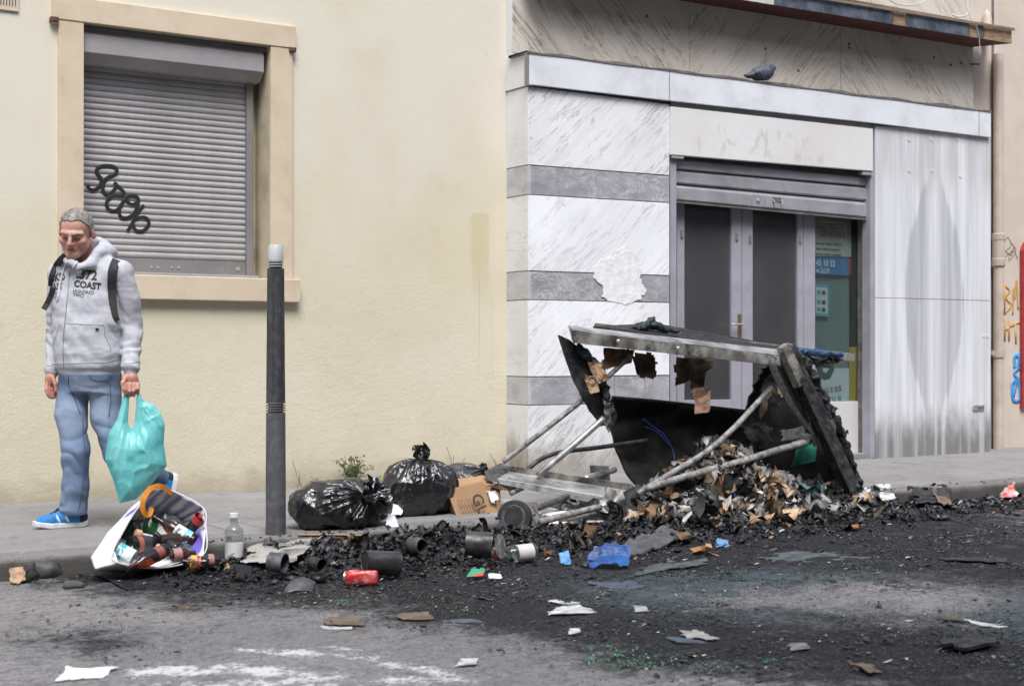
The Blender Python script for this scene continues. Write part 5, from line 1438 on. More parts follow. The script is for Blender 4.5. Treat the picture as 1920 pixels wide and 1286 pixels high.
# ------------------------------------------------------------------ bollard
bx0 = P(517, 1000, -2.32); bX, bY = bx0.x, -2.32
sc_b = (1003-461)/(P(517,461,bY).z-P(517,1003,bY).z)
bo = empty('bollard', (bX, bY, 0), 'dark grey street bollard with a white cap standing at the kerb', 'bollard')
Mb = Matrix.Translation((bX, bY, 0))
zz_ = lambda py: PZ(517, py, bY)
m_bol = mat('bollard_paint', (.085,.088,.098), (.065,.067,.075), rough=.5, scale=9, bump=.12, bscale=50, dirt=((.20,.20,.20),.4,22), stretch=(1,1,.35))
m_bold = mat('bollard_dark_paint', (.040,.041,.048), (.030,.031,.036), rough=.5, scale=9, bump=.12, bscale=50, dirt=((.13,.13,.13),.35,26), stretch=(1,1,.3))
lathe('lower_shaft', [(.0525,0),(.0525,.3),(.0505,zz_(773))], m_bol, bo, 28, Mb)
def rings(z0, z1, n, r, m):
    pr = []
    st = (z1-z0)/n
    for k in range(n):
        pr += [(r-.012, z0+k*st), (r-.012, z0+k*st+st*.5), (r, z0+k*st+st*.52), (r, z0+(k+1)*st-.0005), (r-.007, z0+(k+1)*st)]
    return lathe('ring_collar', pr, m, bo, 28, Mb)
m_rib = mat('bollard_rib', (.16,.165,.175), (.10,.10,.11), rough=.45, bump=0)
rings(zz_(773), zz_(754), 4, .0525, m_rib)
za, zb2 = zz_(754), zz_(504)
V, Fc = [], []
N = 48
for q in range(9):
    t = q/8; z = za+(zb2-za)*t; r = .0500-.0055*t
    fl2 = 1.0 if 0 < q < 8 else 0.0
    for j in range(N):
        a = 2*math.pi*j/N
        rr = r*(1-fl2*.16*max(0, math.cos(a*6))**0.8*(1 if math.cos(a*6) > 0 else 0))
        V.append((bX+rr*math.cos(a), bY+rr*math.sin(a), z))
for q in range(8):
    for j in range(N): Fc.append((q*N+j, q*N+(j+1)%N, (q+1)*N+(j+1)%N, (q+1)*N+j))
Fc += [tuple(range(N-1,-1,-1)), tuple(8*N+j for j in range(N))]
o = mesh_obj('fluted_shaft', V, Fc, m_bold, bo, smooth=True); o.data.set_sharp_from_angle(angle=R(25))
m_cap = mat('white_plastic_cap', (.48,.49,.50), (.42,.43,.44), rough=.5, scale=6, dirt=((.35,.35,.35),.3,14))
lathe('cap_core', [(.034,zz_(504)),(.034,zz_(488))], m_bold, bo, 20, Mb)
for q_ in range(3):
    z_ = zz_(501-q_*4.6); lathe('cap_ring', [(.033,z_),(.0415,z_+.001),(.0415,z_+.005),(.033,z_+.006)], m_cap, bo, 28, Mb)
zc_ = zz_(460)
lathe('white_cap', [(.0395,zz_(489)),(.0395,zc_-.006),(.036,zc_),(.001,zc_+.001)], m_cap, bo, 28, Mb)

# ------------------------------------------------------------------ refuse sacks
def plastic_black(name, c=(.010,.010,.011), rough=.12):
    t = NT(name); v = t.coord()
    n1 = t.noise(v, 16, 5, .55, .6); n2 = t.noise(t.mapv(v,(1,1,.5)), 42, 4, .55, .4)
    h = t.math('ADD', t.math('ABSOLUTE', t.math('SUBTRACT', n1, .5)), t.math('MULTIPLY', t.math('ABSOLUTE', t.math('SUBTRACT', n2, .5)), .45))
    return t.fin((*c,1), rough, 0, .9, t.bump(h, .55, .02))
m_sack = plastic_black('black_polythene'); m_sack2 = plastic_black('dusty_black_polythene', (.030,.030,.032), .34)
def sack(name, base, rx_, ry_, rz_, knot, m, label, seed, flare=.10, lean=(0,0), tuft=.07):
    """tied refuse sack: soft body settled on the ground, pleats running to the knot, flared tail"""
    base = Vector(base); K = Vector(knot)
    nu, nv = 240, 140
    V = []
    c = base+Vector((0,0,rz_*.72))
    ax = (K-c).normalized(); q = ax.to_track_quat('Z','Y'); Rm = q.to_matrix()
    for i in range(nv):
        t = i/(nv-1)
        for j in range(nu):
            a = 2*math.pi*j/nu
            if t < .86:
                ph = math.pi*(t/.86)*.93
                d = Rm @ Vector((math.sin(ph)*math.cos(a), math.sin(ph)*math.sin(a), -math.cos(ph)))
                s_ = 1/math.sqrt((d.x/rx_)**2+(d.y/ry_)**2+(d.z/rz_)**2)
                p = c+d*s_
                V.append((p.x,p.y,p.z, ph/(math.pi*.93), a))
            else:
                w = (t-.86)/.14
                r = .020+(.022+flare*w)*w if w > .25 else .034-.05*w
                h_ = tuft*w
                d = Rm @ Vector((math.cos(a)*r, math.sin(a)*r*.55, h_+.01))
                p = K+d; V.append((p.x,p.y,p.z, 1+w, a))
    A = np.array(V); X = A[:,:3].copy(); tt = A[:,3]; aa = A[:,4]
    rel = X-np.array(c)
    lowf = fbm(rel[:,0]*5+seed, rel[:,1]*5, rel[:,2]*5, seed, 2)
    cre = 1-2*np.abs(fbm(rel[:,0]*10+seed, rel[:,1]*10, rel[:,2]*8, seed+3, 2))*1.6
    cr2 = 1-2*np.abs(fbm(rel[:,0]*24+seed, rel[:,1]*24, rel[:,2]*18, seed+6, 2))*1.6
    ple = np.abs(fbm(np.cos(aa)*6, np.sin(aa)*6, tt*.9, seed+8, 2))
    nearp = np.clip((tt-.55)/.4, 0, 1)*(tt <= 1)
    body = (tt <= 1)
    sc = 1+body*(.24*lowf+.060*cre+.020*cr2)-nearp*(.34*ple)
    sc = np.where(body, sc, 1)
    # narrow to the knot
    Y_ = np.array(c)+rel*sc[:,None]
    pull = np.clip((tt-.80)/.2,0,1)**1.5*body
    Y_ = Y_*(1-pull[:,None])+np.array(K)*pull[:,None]
    tail = tt > 1
    Y_[tail] += (0.02*np.stack([fbm(np.cos(aa)*4, np.sin(aa)*4, tt*3, seed+30+k, 2) for k in range(3)],1))[tail]*2.2
    g0 = base.z
    Y_[:,2] = np.where(Y_[:,2] < g0+.004, g0+.004+.004*np.abs(lowf), Y_[:,2])
    Fc = []
    idx = np.arange(nv*nu).reshape(nv,nu)
    F4 = np.stack([idx[:-1,:], np.roll(idx,-1,1)[:-1,:], np.roll(idx,-1,1)[1:,:], idx[1:,:]],-1).reshape(-1,4)
    o = mesh_obj(name, Y_, F4, m, None, smooth=True)
    return tag(o, label, 'bin bag', 'refuse sacks heaped on the pavement')
s1 = G(645, 985); s1.y = -2.12; s1 = P(640, 990, -2.20); s1.z = 0
sack('bin_bag', s1, .285, .22, .150, P(684, 930, -2.34), m_sack, 'low black bin bag slumped beside the bollard, its tied neck to the right', 3, .09, tuft=.07)
s2 = P(783, 964, -1.90); s2.z = 0
sack('bin_bag', s2, .215, .18, .205, P(789, 866, -1.90), m_sack, 'upright black bin bag tied to a point, behind the slumped one', 11, .012, tuft=.075)
s3 = P(868, 925, -1.45); s3.z = 0
sack('bin_bag', s3, .17, .16, .15, P(902, 886, -1.50), m_sack2, 'small greyish bin bag wedged behind the cardboard box', 19, .03, tuft=.03)
w_ = crumple('sweet_wrapper', [P(705,893,-2.2),P(718,890,-2.2),P(719,903,-2.2),P(706,906,-2.2)], 8, 8, .004, mat('blue_yellow_wrapper', (.05,.30,.55), (.55,.50,.08), rough=.4, scale=30, lo=.45, hi=.55), None, seed=4)
tag(w_, 'blue and yellow wrapper poking from the neck of the slumped bin bag', 'wrapper')

# ------------------------------------------------------------------ weeds along the foot of the wall
m_leaf = mat('weed_leaf', (.060,.115,.035), (.115,.18,.06), rough=.6, scale=30, bump=.1)
m_stem = mat('dry_stalk', (.12,.10,.06), (.20,.17,.10), rough=.9)
def weed(base, h, w, n, seed, label, leaf=.022):
    rd = random.Random(seed)
    e = empty('weed', base, label, 'plant', 'weeds at the foot of the cream wall')
    V, Fc = [], []; sV, sF = [], []
    for s in range(max(3, n//18)):
        tip = Vector(base)+Vector((rd.gauss(0,w*.5), -abs(rd.gauss(.05,.05)), h*rd.uniform(.5,1)))
        pts = smooth_path([base, Vector(base).lerp(tip,.5)+Vector((rd.gauss(0,.02),-.02,.02)), tip], 10)
        v2, f2 = tube_mesh(pts, .0025, 5); b0_ = len(sV); sV += v2; sF += [tuple(i+b0_ for i in q) for q in f2]
        for k in range(n//max(3, n//18)):
            p = pts[rd.randrange(2, len(pts))]+Vector((rd.gauss(0,.018), rd.gauss(0,.018), rd.gauss(0,.014)))
            d = Vector((rd.gauss(0,1), rd.gauss(0,1)-.3, rd.gauss(.3,.6))).normalized(); sd2 = d.cross(Vector((rd.random(),rd.random(),rd.random()))).normalized()
            L2 = leaf*rd.uniform(.6,1.3); b0_ = len(V)
            V += [p, p+d*L2*.5+sd2*L2*.28, p+d*L2, p+d*L2*.5-sd2*L2*.28]; Fc.append((b0_,b0_+1,b0_+2,b0_+3))
    o = mesh_obj('leaves', V, Fc, m_leaf, e); tag(o, kind='stuff')
    mesh_obj('stems', sV, sF, m_stem, e)
    return e
g_ = G(660, 897); g_.y = min(g_.y, -.06)
weed(Vector((PX(660,-.08), -.06, 0)), .21, .12, 460, 5, 'bushy green weed at the foot of the wall above the bin bags')
weed(Vector((PX(590,-.06), -.05, 0)), .05, .08, 60, 8, 'low sprig of weed at the wall just right of the bollard', .014)
weed(Vector((PX(862,-.06), -.05, 0)), .10, .06, 40, 9, 'thin weed at the wall behind the small greyish bin bag', .014)
def stalks(px, pts_, label, seed):
    rd = random.Random(seed)
    e = empty('dry_stalks', Vector((PX(px,-.04), -.03, 0)), label, 'plant', 'dry stalks at the foot of the cream wall')
    for (a, b) in pts_:
        base = Vector((PX(px,-.04)+rd.gauss(0,.02), -.03, 0))
        tube('stalk', [base, base.lerp(P(a,b,-.03),.5)+Vector((rd.gauss(0,.015),-.015,0)), P(a,b,-.03)], .0022, m_stem, e, k=5, n=10)
stalks(556, [(548,862),(562,882)], 'dry stalks against the wall between bollard and green weed', 2)
stalks(845, [(838,838),(850,852),(873,856)], 'dry stalks against the wall behind the upright bin bag', 3)
stalks(935, [(918,848),(928,862),(940,870)], 'dry stalks where the cream wall meets the marble pier', 4)

# ------------------------------------------------------------------ cardboard beer box
yb_ = -2.02
bxo = empty('cardboard_box', P(890,978,yb_), 'torn brown cardboard box with black lettering beside the bin bags', 'box')
fr = [P(838,918,yb_), P(906,902,yb_+.02), P(936,972,yb_-.06), P(861,981,yb_-.08)]
plate('front_panel', fr, (0.0,.006,0), M['card'], bxo, .002)
bk = [q+Vector((.03,.20,.035)) for q in fr]
plate('side_panel', [fr[0], fr[3], bk[3], bk[0]], (.006,0,0), M['card'], bxo)
plate('bottom_panel', [fr[3], fr[2], bk[2], bk[3]], (0,0,.006), M['card'], bxo)
crumple('top_flap', [bk[0]+Vector((0,0,.01)), bk[1]+Vector((.10,0,-.01)), fr[1]+Vector((.12,0,-.03)), fr[0]], 18, 10, .006, M['card'], bxo, ragged=.12, seed=6)
crumple('torn_side', [P(906,902,yb_+.02), P(940,905,yb_+.08), P(942,965,yb_+.02), P(934,972,yb_-.06)], 14, 16, .016, M['card'], bxo, ragged=.2, seed=8, freq=16)
crumple('torn_paper', [P(910,918,yb_-.02), P(934,914,yb_+.0), P(938,940,yb_-.04), P(922,944,yb_-.06)], 14, 14, .012, M['white_paper'], bxo, ragged=.35, seed=9, freq=22)
crumple('burnt_flap', [P(905,903,yb_+.06), P(970,905,yb_+.10), P(978,928,yb_+.02), P(930,915,yb_+.0)], 18, 10, .012, M['card_burnt'], bxo, ragged=.3, seed=12, freq=16)
def face_M(o_, xdir, ydir, off=.003):
    x_ = Vector(xdir).normalized(); z_ = x_.cross(Vector(ydir)).normalized(); y_ = z_.cross(x_)
    return Matrix.Translation(Vector(o_)+z_*off) @ Matrix((x_,y_,z_)).transposed().to_4x4()
m_bt = mat('box_print', (.06,.045,.035), rough=.8, bump=0)
dn = (fr[3]-fr[0]); rt = (fr[1]-fr[0])
st_ = P(881,934,yb_-.004)
text_obj('lettering', 'GUINN', .105, face_M(P(882,930,yb_-.045), P(908,985,yb_-.1)-P(884,930,yb_-.045), -(P(908,930,yb_)-P(850,940,yb_))*-1, .004), m_bt, bxo, bold=.002)
for k in range(5):
    text_obj('small_print', 'Draught 24 x 33 cl', .02, face_M(P(856+k*5.4,938-k*.8,yb_-.05), P(872,972,yb_-.1)-P(857,936,yb_-.045), P(908,930,yb_)-P(850,940,yb_), .004), m_bt, bxo)

# ------------------------------------------------------------------ bottles and the striped shopper
GL = {k: glassy(n, c, .04, dirt=d) for k, n, c, d in (('green','green_bottle_glass',(.08,.42,.16),.05),('brown','amber_bottle_glass',(.42,.17,.04),.05),('clear','clear_bottle_glass',(.80,.83,.83),.10),('dkgreen','dark_green_bottle_glass',(.10,.22,.12),.06),('dark','dark_brown_bottle_glass',(.10,.04,.02),.04))}
def mk(c, r=.45, **k): return mat('print_'+'_'.join(str(int(q*99)) for q in c), c, tuple(q*.9 for q in c), rough=r, scale=20, bump=0, **k)
def bottle(base, neck, r, kind, label, lab=None, labt=None, cap=None, capn='cap', text=None, textc=None, up=None, group='empty bottles in and around the striped shopper', sh='long', labpos=(.18,.50)):
    base = Vector(base); neck = Vector(neck); L = (neck-base).length
    e = empty('bottle', base, label, 'bottle', group)
    Mx = axis_matrix(base, neck-base)
    rn = r*.38
    if sh == 'long': pr = [(.001,.006),(r*.8,.0),(r,.008),(r,L*.56),(r*.86,L*.63),(rn*1.15,L*.74),(rn,L*.80),(rn,L*.93),(rn*1.15,L*.94),(rn*1.15,L*.99),(rn*.8,L)]
    else: pr = [(.001,.006),(r*.85,.0),(r,.010),(r,L*.66),(r*.75,L*.74),(rn*1.1,L*.79),(rn,L*.83),(rn,L*.96),(rn*1.15,L*.965),(rn*1.15,L*.99),(rn*.8,L)]
    lathe('glass', pr, GL[kind], e, 22, Mx)
    if lab:
        a, b = labpos; lathe('label', [(r+.0006,L*a),(r+.001,L*a+.0005),(r+.001,L*b-.0005),(r+.0006,L*b)], mk(lab), e, 22, Mx, cap=False)
        if labt: lathe('label_band', [(r+.0014,L*(a+.02)),(r+.0014,L*(a+.40*(b-a)))], mk(labt), e, 22, Mx, cap=False)
        if text:
            mid = base.lerp(neck, (a+b)/2); ax = (neck-base).normalized(); view = (CAM-mid); view = (view-ax*view.dot(ax)).normalized(); sd2 = ax.cross(view).normalized()
            me = text_mesh(text, r*1.1, 'CENTER', .004)
            V = [mid+ax*v.co.x*.9+(view*math.cos(v.co.y/r-.3)+sd2*math.sin(v.co.y/r-.3))*(r+.002) for v in me.vertices]
            mesh_obj('label_lettering', V, [tuple(p.vertices) for p in me.polygons], mk(textc or (.8,.8,.8)), e)
    if cap: lathe(capn, [(.001,L+.004),(rn*1.3,L+.003),(rn*1.35,L*.93),(rn*1.2,L*.92)][::-1], mk(cap, .4), e, 18, Mx)
    return e
def C8(cx, cy, y): return P(140+cx/3.097, 860+cy/3.097, y)
# shopper shell
rimp = [(288,913,-2.33),(326,921,-2.36),(380,951,-2.50),(386,985,-2.58),(381,1040,-2.70),(305,1064,-2.80),(222,1055,-2.82),(213,1030,-2.74),(248,967,-2.50)]
basp = [(243,955,-2.28),(292,962,-2.10),(335,975,-2.14),(345,992,-2.25),(338,1040,-2.50),(262,1069,-2.62),(178,1067,-2.70),(170,1045,-2.62),(200,1000,-2.40)]
rim = [P(*q) for q in rimp]; bas = [P(*q) for q in basp]
for q in bas:
    q.z = max(q.z, (0.008 if q.y > KERB_Y-.02 else ROAD_Z+.012))
def loopS(pts, n):
    c = pts+[pts[0]]; out = []; par = []
    for i in range(len(pts)):
        for k in range(n):
            t = k/n; out.append(c[i].lerp(c[i+1], t)); par.append(i+t)
    return out, par
LR, pr_ = loopS(rim, 10); LB, _ = loopS(bas, 10)
NV, NT_ = len(LR), 14
V = []; colr = []
for j in range(NT_+1):
    t = j/NT_
    for i in range(NV):
        p = LR[i].lerp(LB[i], t)
        n = 0.010*math.sin(pr_[i]*7+t*5)*math.sin(math.pi*t)+float(0.022*(1-2*np.abs(fbm(np.array([pr_[i]*2.2]),np.array([t*3.0]),np.array([.3]),5,2)))[0]-.008)*math.sin(math.pi*min(1,t*1.3)**.7)*(.6 if t < .95 else .2)
        V.append(p+Vector((n,-n,n*.5)))
        s = pr_[i]
        stripe = (s*3.2) % 1.0
        if s < 3.2:  # far wall, striped blue-grey and white
            c = (.20,.21,.33) if (s*2.6) % 1.0 < .5 else (.60,.60,.60)
        elif s < 5: c = (.16,.13,.50) if .15 < t < .6 and s < 4.4 else (.68,.68,.70)
        elif s >= 8.05: c = (.10,.07,.42) if (8.25 < s < 8.5 or 8.72 < s) and t > .0 and t < .55 else (.72,.72,.74)
        else: c = (.73,.73,.75)
        colr.append(c)
V.append(sum(LB, Vector())/NV); colr.append((.6,.6,.6))
Fc = []
for j in range(NT_):
    for i in range(NV):
        k = (i+1) % NV; Fc.append((j*NV+i, j*NV+k, (j+1)*NV+k, (j+1)*NV+i))
for i in range(NV): Fc.append((NT_*NV+i, NT_*NV+(i+1)%NV, len(V)-1))
shp = empty('shopping_bag', G(260,1068,ROAD_Z), 'white striped plastic shopping bag spilling bottles into the gutter', 'bag')
o = mesh_obj('shell', V, Fc, attr_mat('woven_plastic', .45, .25, 60, .4, .12), shp, smooth=True, cols=np.array(colr))
sd_ = o.modifiers.new('thickness','SOLIDIFY'); sd_.thickness = .003; sd_.offset = 0
tube('rim_piping', [r_ for r_ in rim]+[rim[0]], .004, mk((.55,.55,.56)), shp, k=6, n=80)
m_or2 = mat('orange_webbing', (.72,.27,.02), (.62,.22,.02), rough=.6, scale=40, bump=.3, bscale=200)
ribbon('handle', smooth_path([P(322,925,-2.37),P(308,914,-2.40),P(294,911,-2.44),P(280,918,-2.48),P(270,933,-2.50),P(267,950,-2.50),P(272,963,-2.49),P(280,964,-2.46),P(285,952,-2.44)], 40), .025, (0,-1,.15), m_or2, shp, .003)
# bottles in the shopper
B_ = [
 (C8(285,455,-2.40), C8(388,345,-2.44), .040, 'dkgreen', 'clear green bottle with a dark cap at the back left of the shopper', dict(cap=(.05,.03,.02), sh='short')),
 (C8(430,430,-2.40), C8(455,330,-2.34), .038, 'green', 'bright green bottle standing upside down in the middle of the shopper', dict(sh='short')),
 (C8(695,480,-2.52), C8(455,335,-2.40), .036, 'brown', 'brown bottle with a pale blue and white label lying across the shopper', dict(lab=(.62,.68,.70), labt=(.20,.52,.68), text='ALE', textc=(.15,.12,.12), labpos=(.10,.46))),
 (C8(672,425,-2.44), C8(738,335,-2.50), .034, 'dark', 'bottle with a bright red neck at the right edge of the shopper', dict(lab=(.38,.03,.03), labpos=(.62,.96), cap=(.42,.03,.03))),
 (C8(320,500,-2.56), C8(520,470,-2.50), .044, 'dark', 'dark wine bottle lying near the front of the shopper', dict(lab=(.04,.04,.05), labt=(.35,.10,.07), labpos=(.12,.5))),
 (C8(500,480,-2.55), C8(665,460,-2.56), .034, 'brown', 'plain brown bottle lying in the middle of the shopper', dict()),
 (C8(600,530,-2.60), C8(470,435,-2.50), .034, 'dark', 'dark bottle half buried under the brown ones in the shopper', dict()),
 (C8(240,520,-2.68), C8(410,610,-2.76), .036, 'clear', 'clear bottle with a teal label at the front left of the shopper', dict(lab=(.62,.68,.66), labt=(.04,.38,.45), text='PERI', textc=(.85,.9,.9), labpos=(.08,.60))),
 (C8(535,525,-2.78), C8(300,642,-2.86), .034, 'brown', 'amber bottle with a red label sliding out at the front of the shopper', dict(lab=(.24,.08,.06), labpos=(.14,.30))),
 (C8(560,560,-2.74), C8(700,545,-2.74), .031, 'brown', 'brown bottle with a pink label at the mouth of the shopper', dict(lab=(.36,.20,.18), labpos=(.05,.40))),
 (C8(770,610,-2.88), C8(628,596,-2.84), .034, 'dark', 'dark brown bottle with a round yellow label on the ash', dict(lab=(.62,.40,.03), labt=(.40,.04,.03), text='Leffe', textc=(.12,.05,.03), labpos=(.30,.70))),
 (C8(760,590,-2.80), C8(840,588,-2.80), .030, 'brown', 'stubby brown bottle with a pink label right of the shopper', dict(lab=(.34,.18,.17), labpos=(.1,.5))),
 (C8(600,400,-2.46), C8(520,330,-2.40), .034, 'clear', 'empty clear bottle leaning against the striped back of the shopper', dict()),
 (C8(390,470,-2.50), C8(300,560,-2.60), .034, 'green', 'green bottle lying under the dark wine bottle in the shopper', dict()),
 (C8(660,520,-2.62), C8(560,600,-2.70), .032, 'clear', 'small clear bottle wedged between the amber bottles in the shopper', dict(sh='short')),
]
for b, n, r_, k, lb, kw in B_: bottle(b, n, r_, k, lb, **kw)
b = C8(352,430,-2.55); n = C8(430,448,-2.55)
ck = empty('cork_stopper', b, 'pale cork stopper lying on the bottles in the shopper', 'stopper')
lathe('cork', [(.018,0),(.021,.004),(.021,.028),(.016,.032)], mk((.45,.30,.17),.8), ck, 14, axis_matrix(b, n-b))
lathe('stem', [(.009,.032),(.009,.085)], mk((.55,.52,.48)), ck, 10, axis_matrix(b, n-b))
gb = G(48,1093,ROAD_Z); gb.z += .02
bottle(gb+Vector((.10,.16,0)), gb, .034, 'green', 'green bottle lying by the kerb with its neck to the road, left of the shopper', group='loose bottles in the gutter')
sb = P(439,1050,-2.56); sb.z = ROAD_Z+.01
tp = sb.copy(); tp.z = PZ(437,963,-2.56)
bottle(sb, tp, .046, 'clear', 'clear spirits bottle standing upright in the gutter beside the bollard', lab=(.66,.66,.64), cap=(.70,.70,.68), sh='short', group='loose bottles in the gutter', labpos=(.1,.45))

# ------------------------------------------------------------------ pigeon on the ledge
pz = P(1427, 152, yF-.02)
pg = Field(np.array(pz)-.22, np.array(pz)+.26, .005)
def pp(px, py, dy=0): return np.array(P(px, py, pz.y+dy))
pg.cone(pp(1435,137), pp(1421,139), .066, .058, 0); pg.cone(pp(1420,139), pp(1404,143), .044, .020, .03); pg.cone(pp(1404,143), pp(1396,142), .018, .010, .01)
pg.cone(pp(1441,134), pp(1446,129), .052, .036, .02); pg.ell(pp(1449,128,-.004), (.026,.024,.023), .01)
pg.cone(pp(1428,134,-.035), pp(1400,143,-.02), .030, .008, .006)
V, Fq = pg.mesh()
qx_, qy_ = proj(V)
pc = np.tile(np.array((.085,.10,.135)), (len(V),1))
pc[qx_ > 1442] = (.055,.065,.085); pc[(qx_ > 1438)&(qx_ < 1446)&(qy_ > 128)] = (.09,.075,.11); pc[qx_ < 1404] = (.035,.04,.05)
pc[(np.abs((qx_-1418)-(qy_-138)*.6) < 2.2)&(qy_ > 134)] = (.03,.033,.04); pc[(np.abs((qx_-1425)-(qy_-138)*.5) < 1.8)&(qy_ > 134)] = (.03,.033,.04)
pgo = empty('pigeon', P(1425,153,yF-.02), 'dark grey pigeon perched on the white ledge', 'bird')
mesh_obj('body', V, Fq, attr_mat('feathers', .6, .5, 140, .3, .3), pgo, smooth=True, cols=pc)
bk_ = Vector(pp(1452,129,-.005)); lathe('beak', [(.007,0),(.004,.012),(.001,.022)], mk((.03,.03,.03)), pgo, 8, axis_matrix(bk_, Vector((1,-.1,-.15))))
for px in (1419, 1430):
    tube('leg', [P(px,147,yF-.02), P(px+.5,152.5,yF-.02)], .004, mk((.30,.06,.05)), pgo, k=6)
lathe('eye', [(.004,0),(.003,.003),(.0005,.004)], mk((.5,.15,.02)), pgo, 8, axis_matrix(Vector(pp(1450.5,127,-.026)), (0,-1,0)))
# ------------------------------------------------------------------ burnt-out waste container lying on its side
wc = empty('burnt_container', G(1330,960,ROAD_Z), 'burnt out waste container tipped on its side, bare steel frame and charred shell', 'container')
D = -.10   # whole wreck set a little towards the road
def W(px, py, y): return P(px, py, y+D)
def U(name, a, b, w, h, t, m, up, lipdir):
    """channel: web with two lips"""
# top rail: folded steel angle with bolts
tl0, tl1, tr1, tr0 = W(1066,613,-2.10), W(1078,640,-2.13), W(1452,683,-2.26), W(1452,650,-2.24)
def quadsolid(name, pts, off, m, parent=wc, bevel=.002): return plate(name, pts, off, m, parent, bevel)
fa = [W(1072,618,-2.14), W(1462,668,-2.27), W(1464,686,-2.27), W(1076,643,-2.14)]
quadsolid('top_rail_face', fa, (.004,.008,0), M['galv_hot'])
tb2 = [W(1066,611.5,-2.03), W(1462,657,-2.15), W(1462,667.4,-2.27), W(1072,617.4,-2.14)]
quadsolid('top_rail_flange', tb2, (0,0,.006), M['galv'])
quadsolid('top_rail_end', [W(1065,610,-1.98), W(1071,617,-2.145), W(1076,645,-2.145), W(1073,640,-1.98)], (.006,0,0), M['galv_hot'])
for px, py in ((1153,640),(1265,653),(1381,668)):
    p = W(px, py, -2.19); lathe('bolt', [(.001,0),(.014,0),(.013,.006),(.006,.010),(.001,.010)], M['galv'], wc, 10, axis_matrix(p+Vector((0,-.035,0)), (-.3,-1,0)))
# scorched lid remains and rear rail behind it
quadsolid('lid_remnant', [W(1112,611,-1.95), W(1230,606,-1.62), W(1480,650,-1.62), W(1455,655,-2.02)], (0,0,-.02), M['char'])
beam('rear_rail', W(1118,613,-1.62), W(1592,669,-1.72), .05, .05, M['galv_hot'], wc)
beam('rear_rail_tip', W(1578,668,-1.73), W(1598,670,-1.74), .06, .055, M['galv'], wc)
m_bmelt = mat('blue_melted_plastic', (.02,.07,.20), (.03,.035,.05), rough=.5, scale=22, bump=.8, bscale=40, bdist=.01)
lump('melted_blue_plastic', [W(1490,657,-1.74), W(1530,662,-1.75), W(1575,666,-1.76)], [.022,.026,.018], m_bmelt, wc, .007, .02, 26, 5)
lump('melted_drips', [W(1500,672,-1.72), W(1540,680,-1.72), W(1580,674,-1.74)], [.02,.022,.012], M['char_melt'], wc, .007, .022, 28, 6)
m_gmelt = mat('green_black_melt', (.012,.035,.035), (.02,.02,.022), rough=.55, scale=25, bump=.9, bscale=50, bdist=.01)
lump('melted_crest', [W(1182,617,-1.85), W(1205,613,-1.85), W(1222,600,-1.85), W(1226,594,-1.85)], [.018,.03,.02,.008], m_gmelt, wc, .006, .022, 30, 7)
lump('melted_crest_foot', [W(1222,608,-1.85), W(1250,618,-1.85), W(1270,622,-1.85)], [.03,.02,.012], m_gmelt, wc, .006, .02, 30, 8)
# left end plate, warped and ragged
lp = [(1047,628,-2.06),(1066,636,-2.06),(1086,652,-2.05),(1100,662,-2.05),(1108,684,-2.05),(1124,698,-2.04),(1130,724,-2.03),(1141,742,-2.02),(1146,768,-2.0),(1150,792,-2.0),(1133,800,-2.0),(1124,792,-2.02),(1108,772,-2.03),(1093,748,-2.05),(1078,718,-2.06),(1064,682,-2.06)]
lj = []
for i in range(len(lp)):
    q, q2 = lp[i], lp[(i+1) % len(lp)]
    for k in range(4):
        t = k/4; j_ = 3.5 if 2 < i < 11 else 0.6
        lj.append((q[0]+(q2[0]-q[0])*t+random.uniform(-j_,j_), q[1]+(q2[1]-q[1])*t+random.uniform(-j_,j_), q[2]+(q2[2]-q[2])*t))
lp = lj
quadsolid('end_plate', [W(*q) for q in lp], (.006,.02,0), M['char'], bevel=.003)
lump('end_plate_melt', [W(1085,650,-2.08), W(1105,668,-2.08), W(1128,700,-2.07), W(1140,742,-2.06), W(1148,790,-2.04), W(1146,815,-2.03)], [.018,.03,.025,.018,.022,.012], M['char_melt'], wc, .007, .026, 24, 9, ridge=.012)
# shell of the tub: curved sheet, open to the street
prf_l = [(1150,746,-1.72),(1142,775,-1.62),(1146,815,-1.60),(1160,855,-1.66),(1185,900,-1.82),(1215,925,-2.05)]
prf_r = [(1402,772,-1.52),(1420,800,-1.40),(1440,830,-1.38),(1465,862,-1.44),(1500,905,-1.62),(1560,935,-2.05)]
pl2 = smooth_path([W(*q) for q in prf_l], 30); pr2 = smooth_path([W(*q) for q in prf_r], 30)
nS = 26; V = []
for i in range(nS):
    t = i/(nS-1)
    for j in range(len(pl2)):
        p = pl2[j].lerp(pr2[j], t)
        n = .012*math.sin(t*7+j*.35)+.008*math.sin(t*17+j*.9)
        V.append(p+Vector((0,n,n*.4)))
m_ = len(pl2); Fc = [(i*m_+j, (i+1)*m_+j, (i+1)*m_+j+1, i*m_+j+1) for i in range(nS-1) for j in range(m_-1)]
o = mesh_obj('tub_shell', V, Fc, M['char_in'], wc, smooth=True)
sd_ = o.modifiers.new('thickness','SOLIDIFY'); sd_.thickness = .016; sd_.offset = 0
tube('tub_rim', [W(1149,745,-1.72), W(1230,752,-1.66), W(1320,762,-1.58), W(1402,771,-1.52)], .012, M['char'], wc)
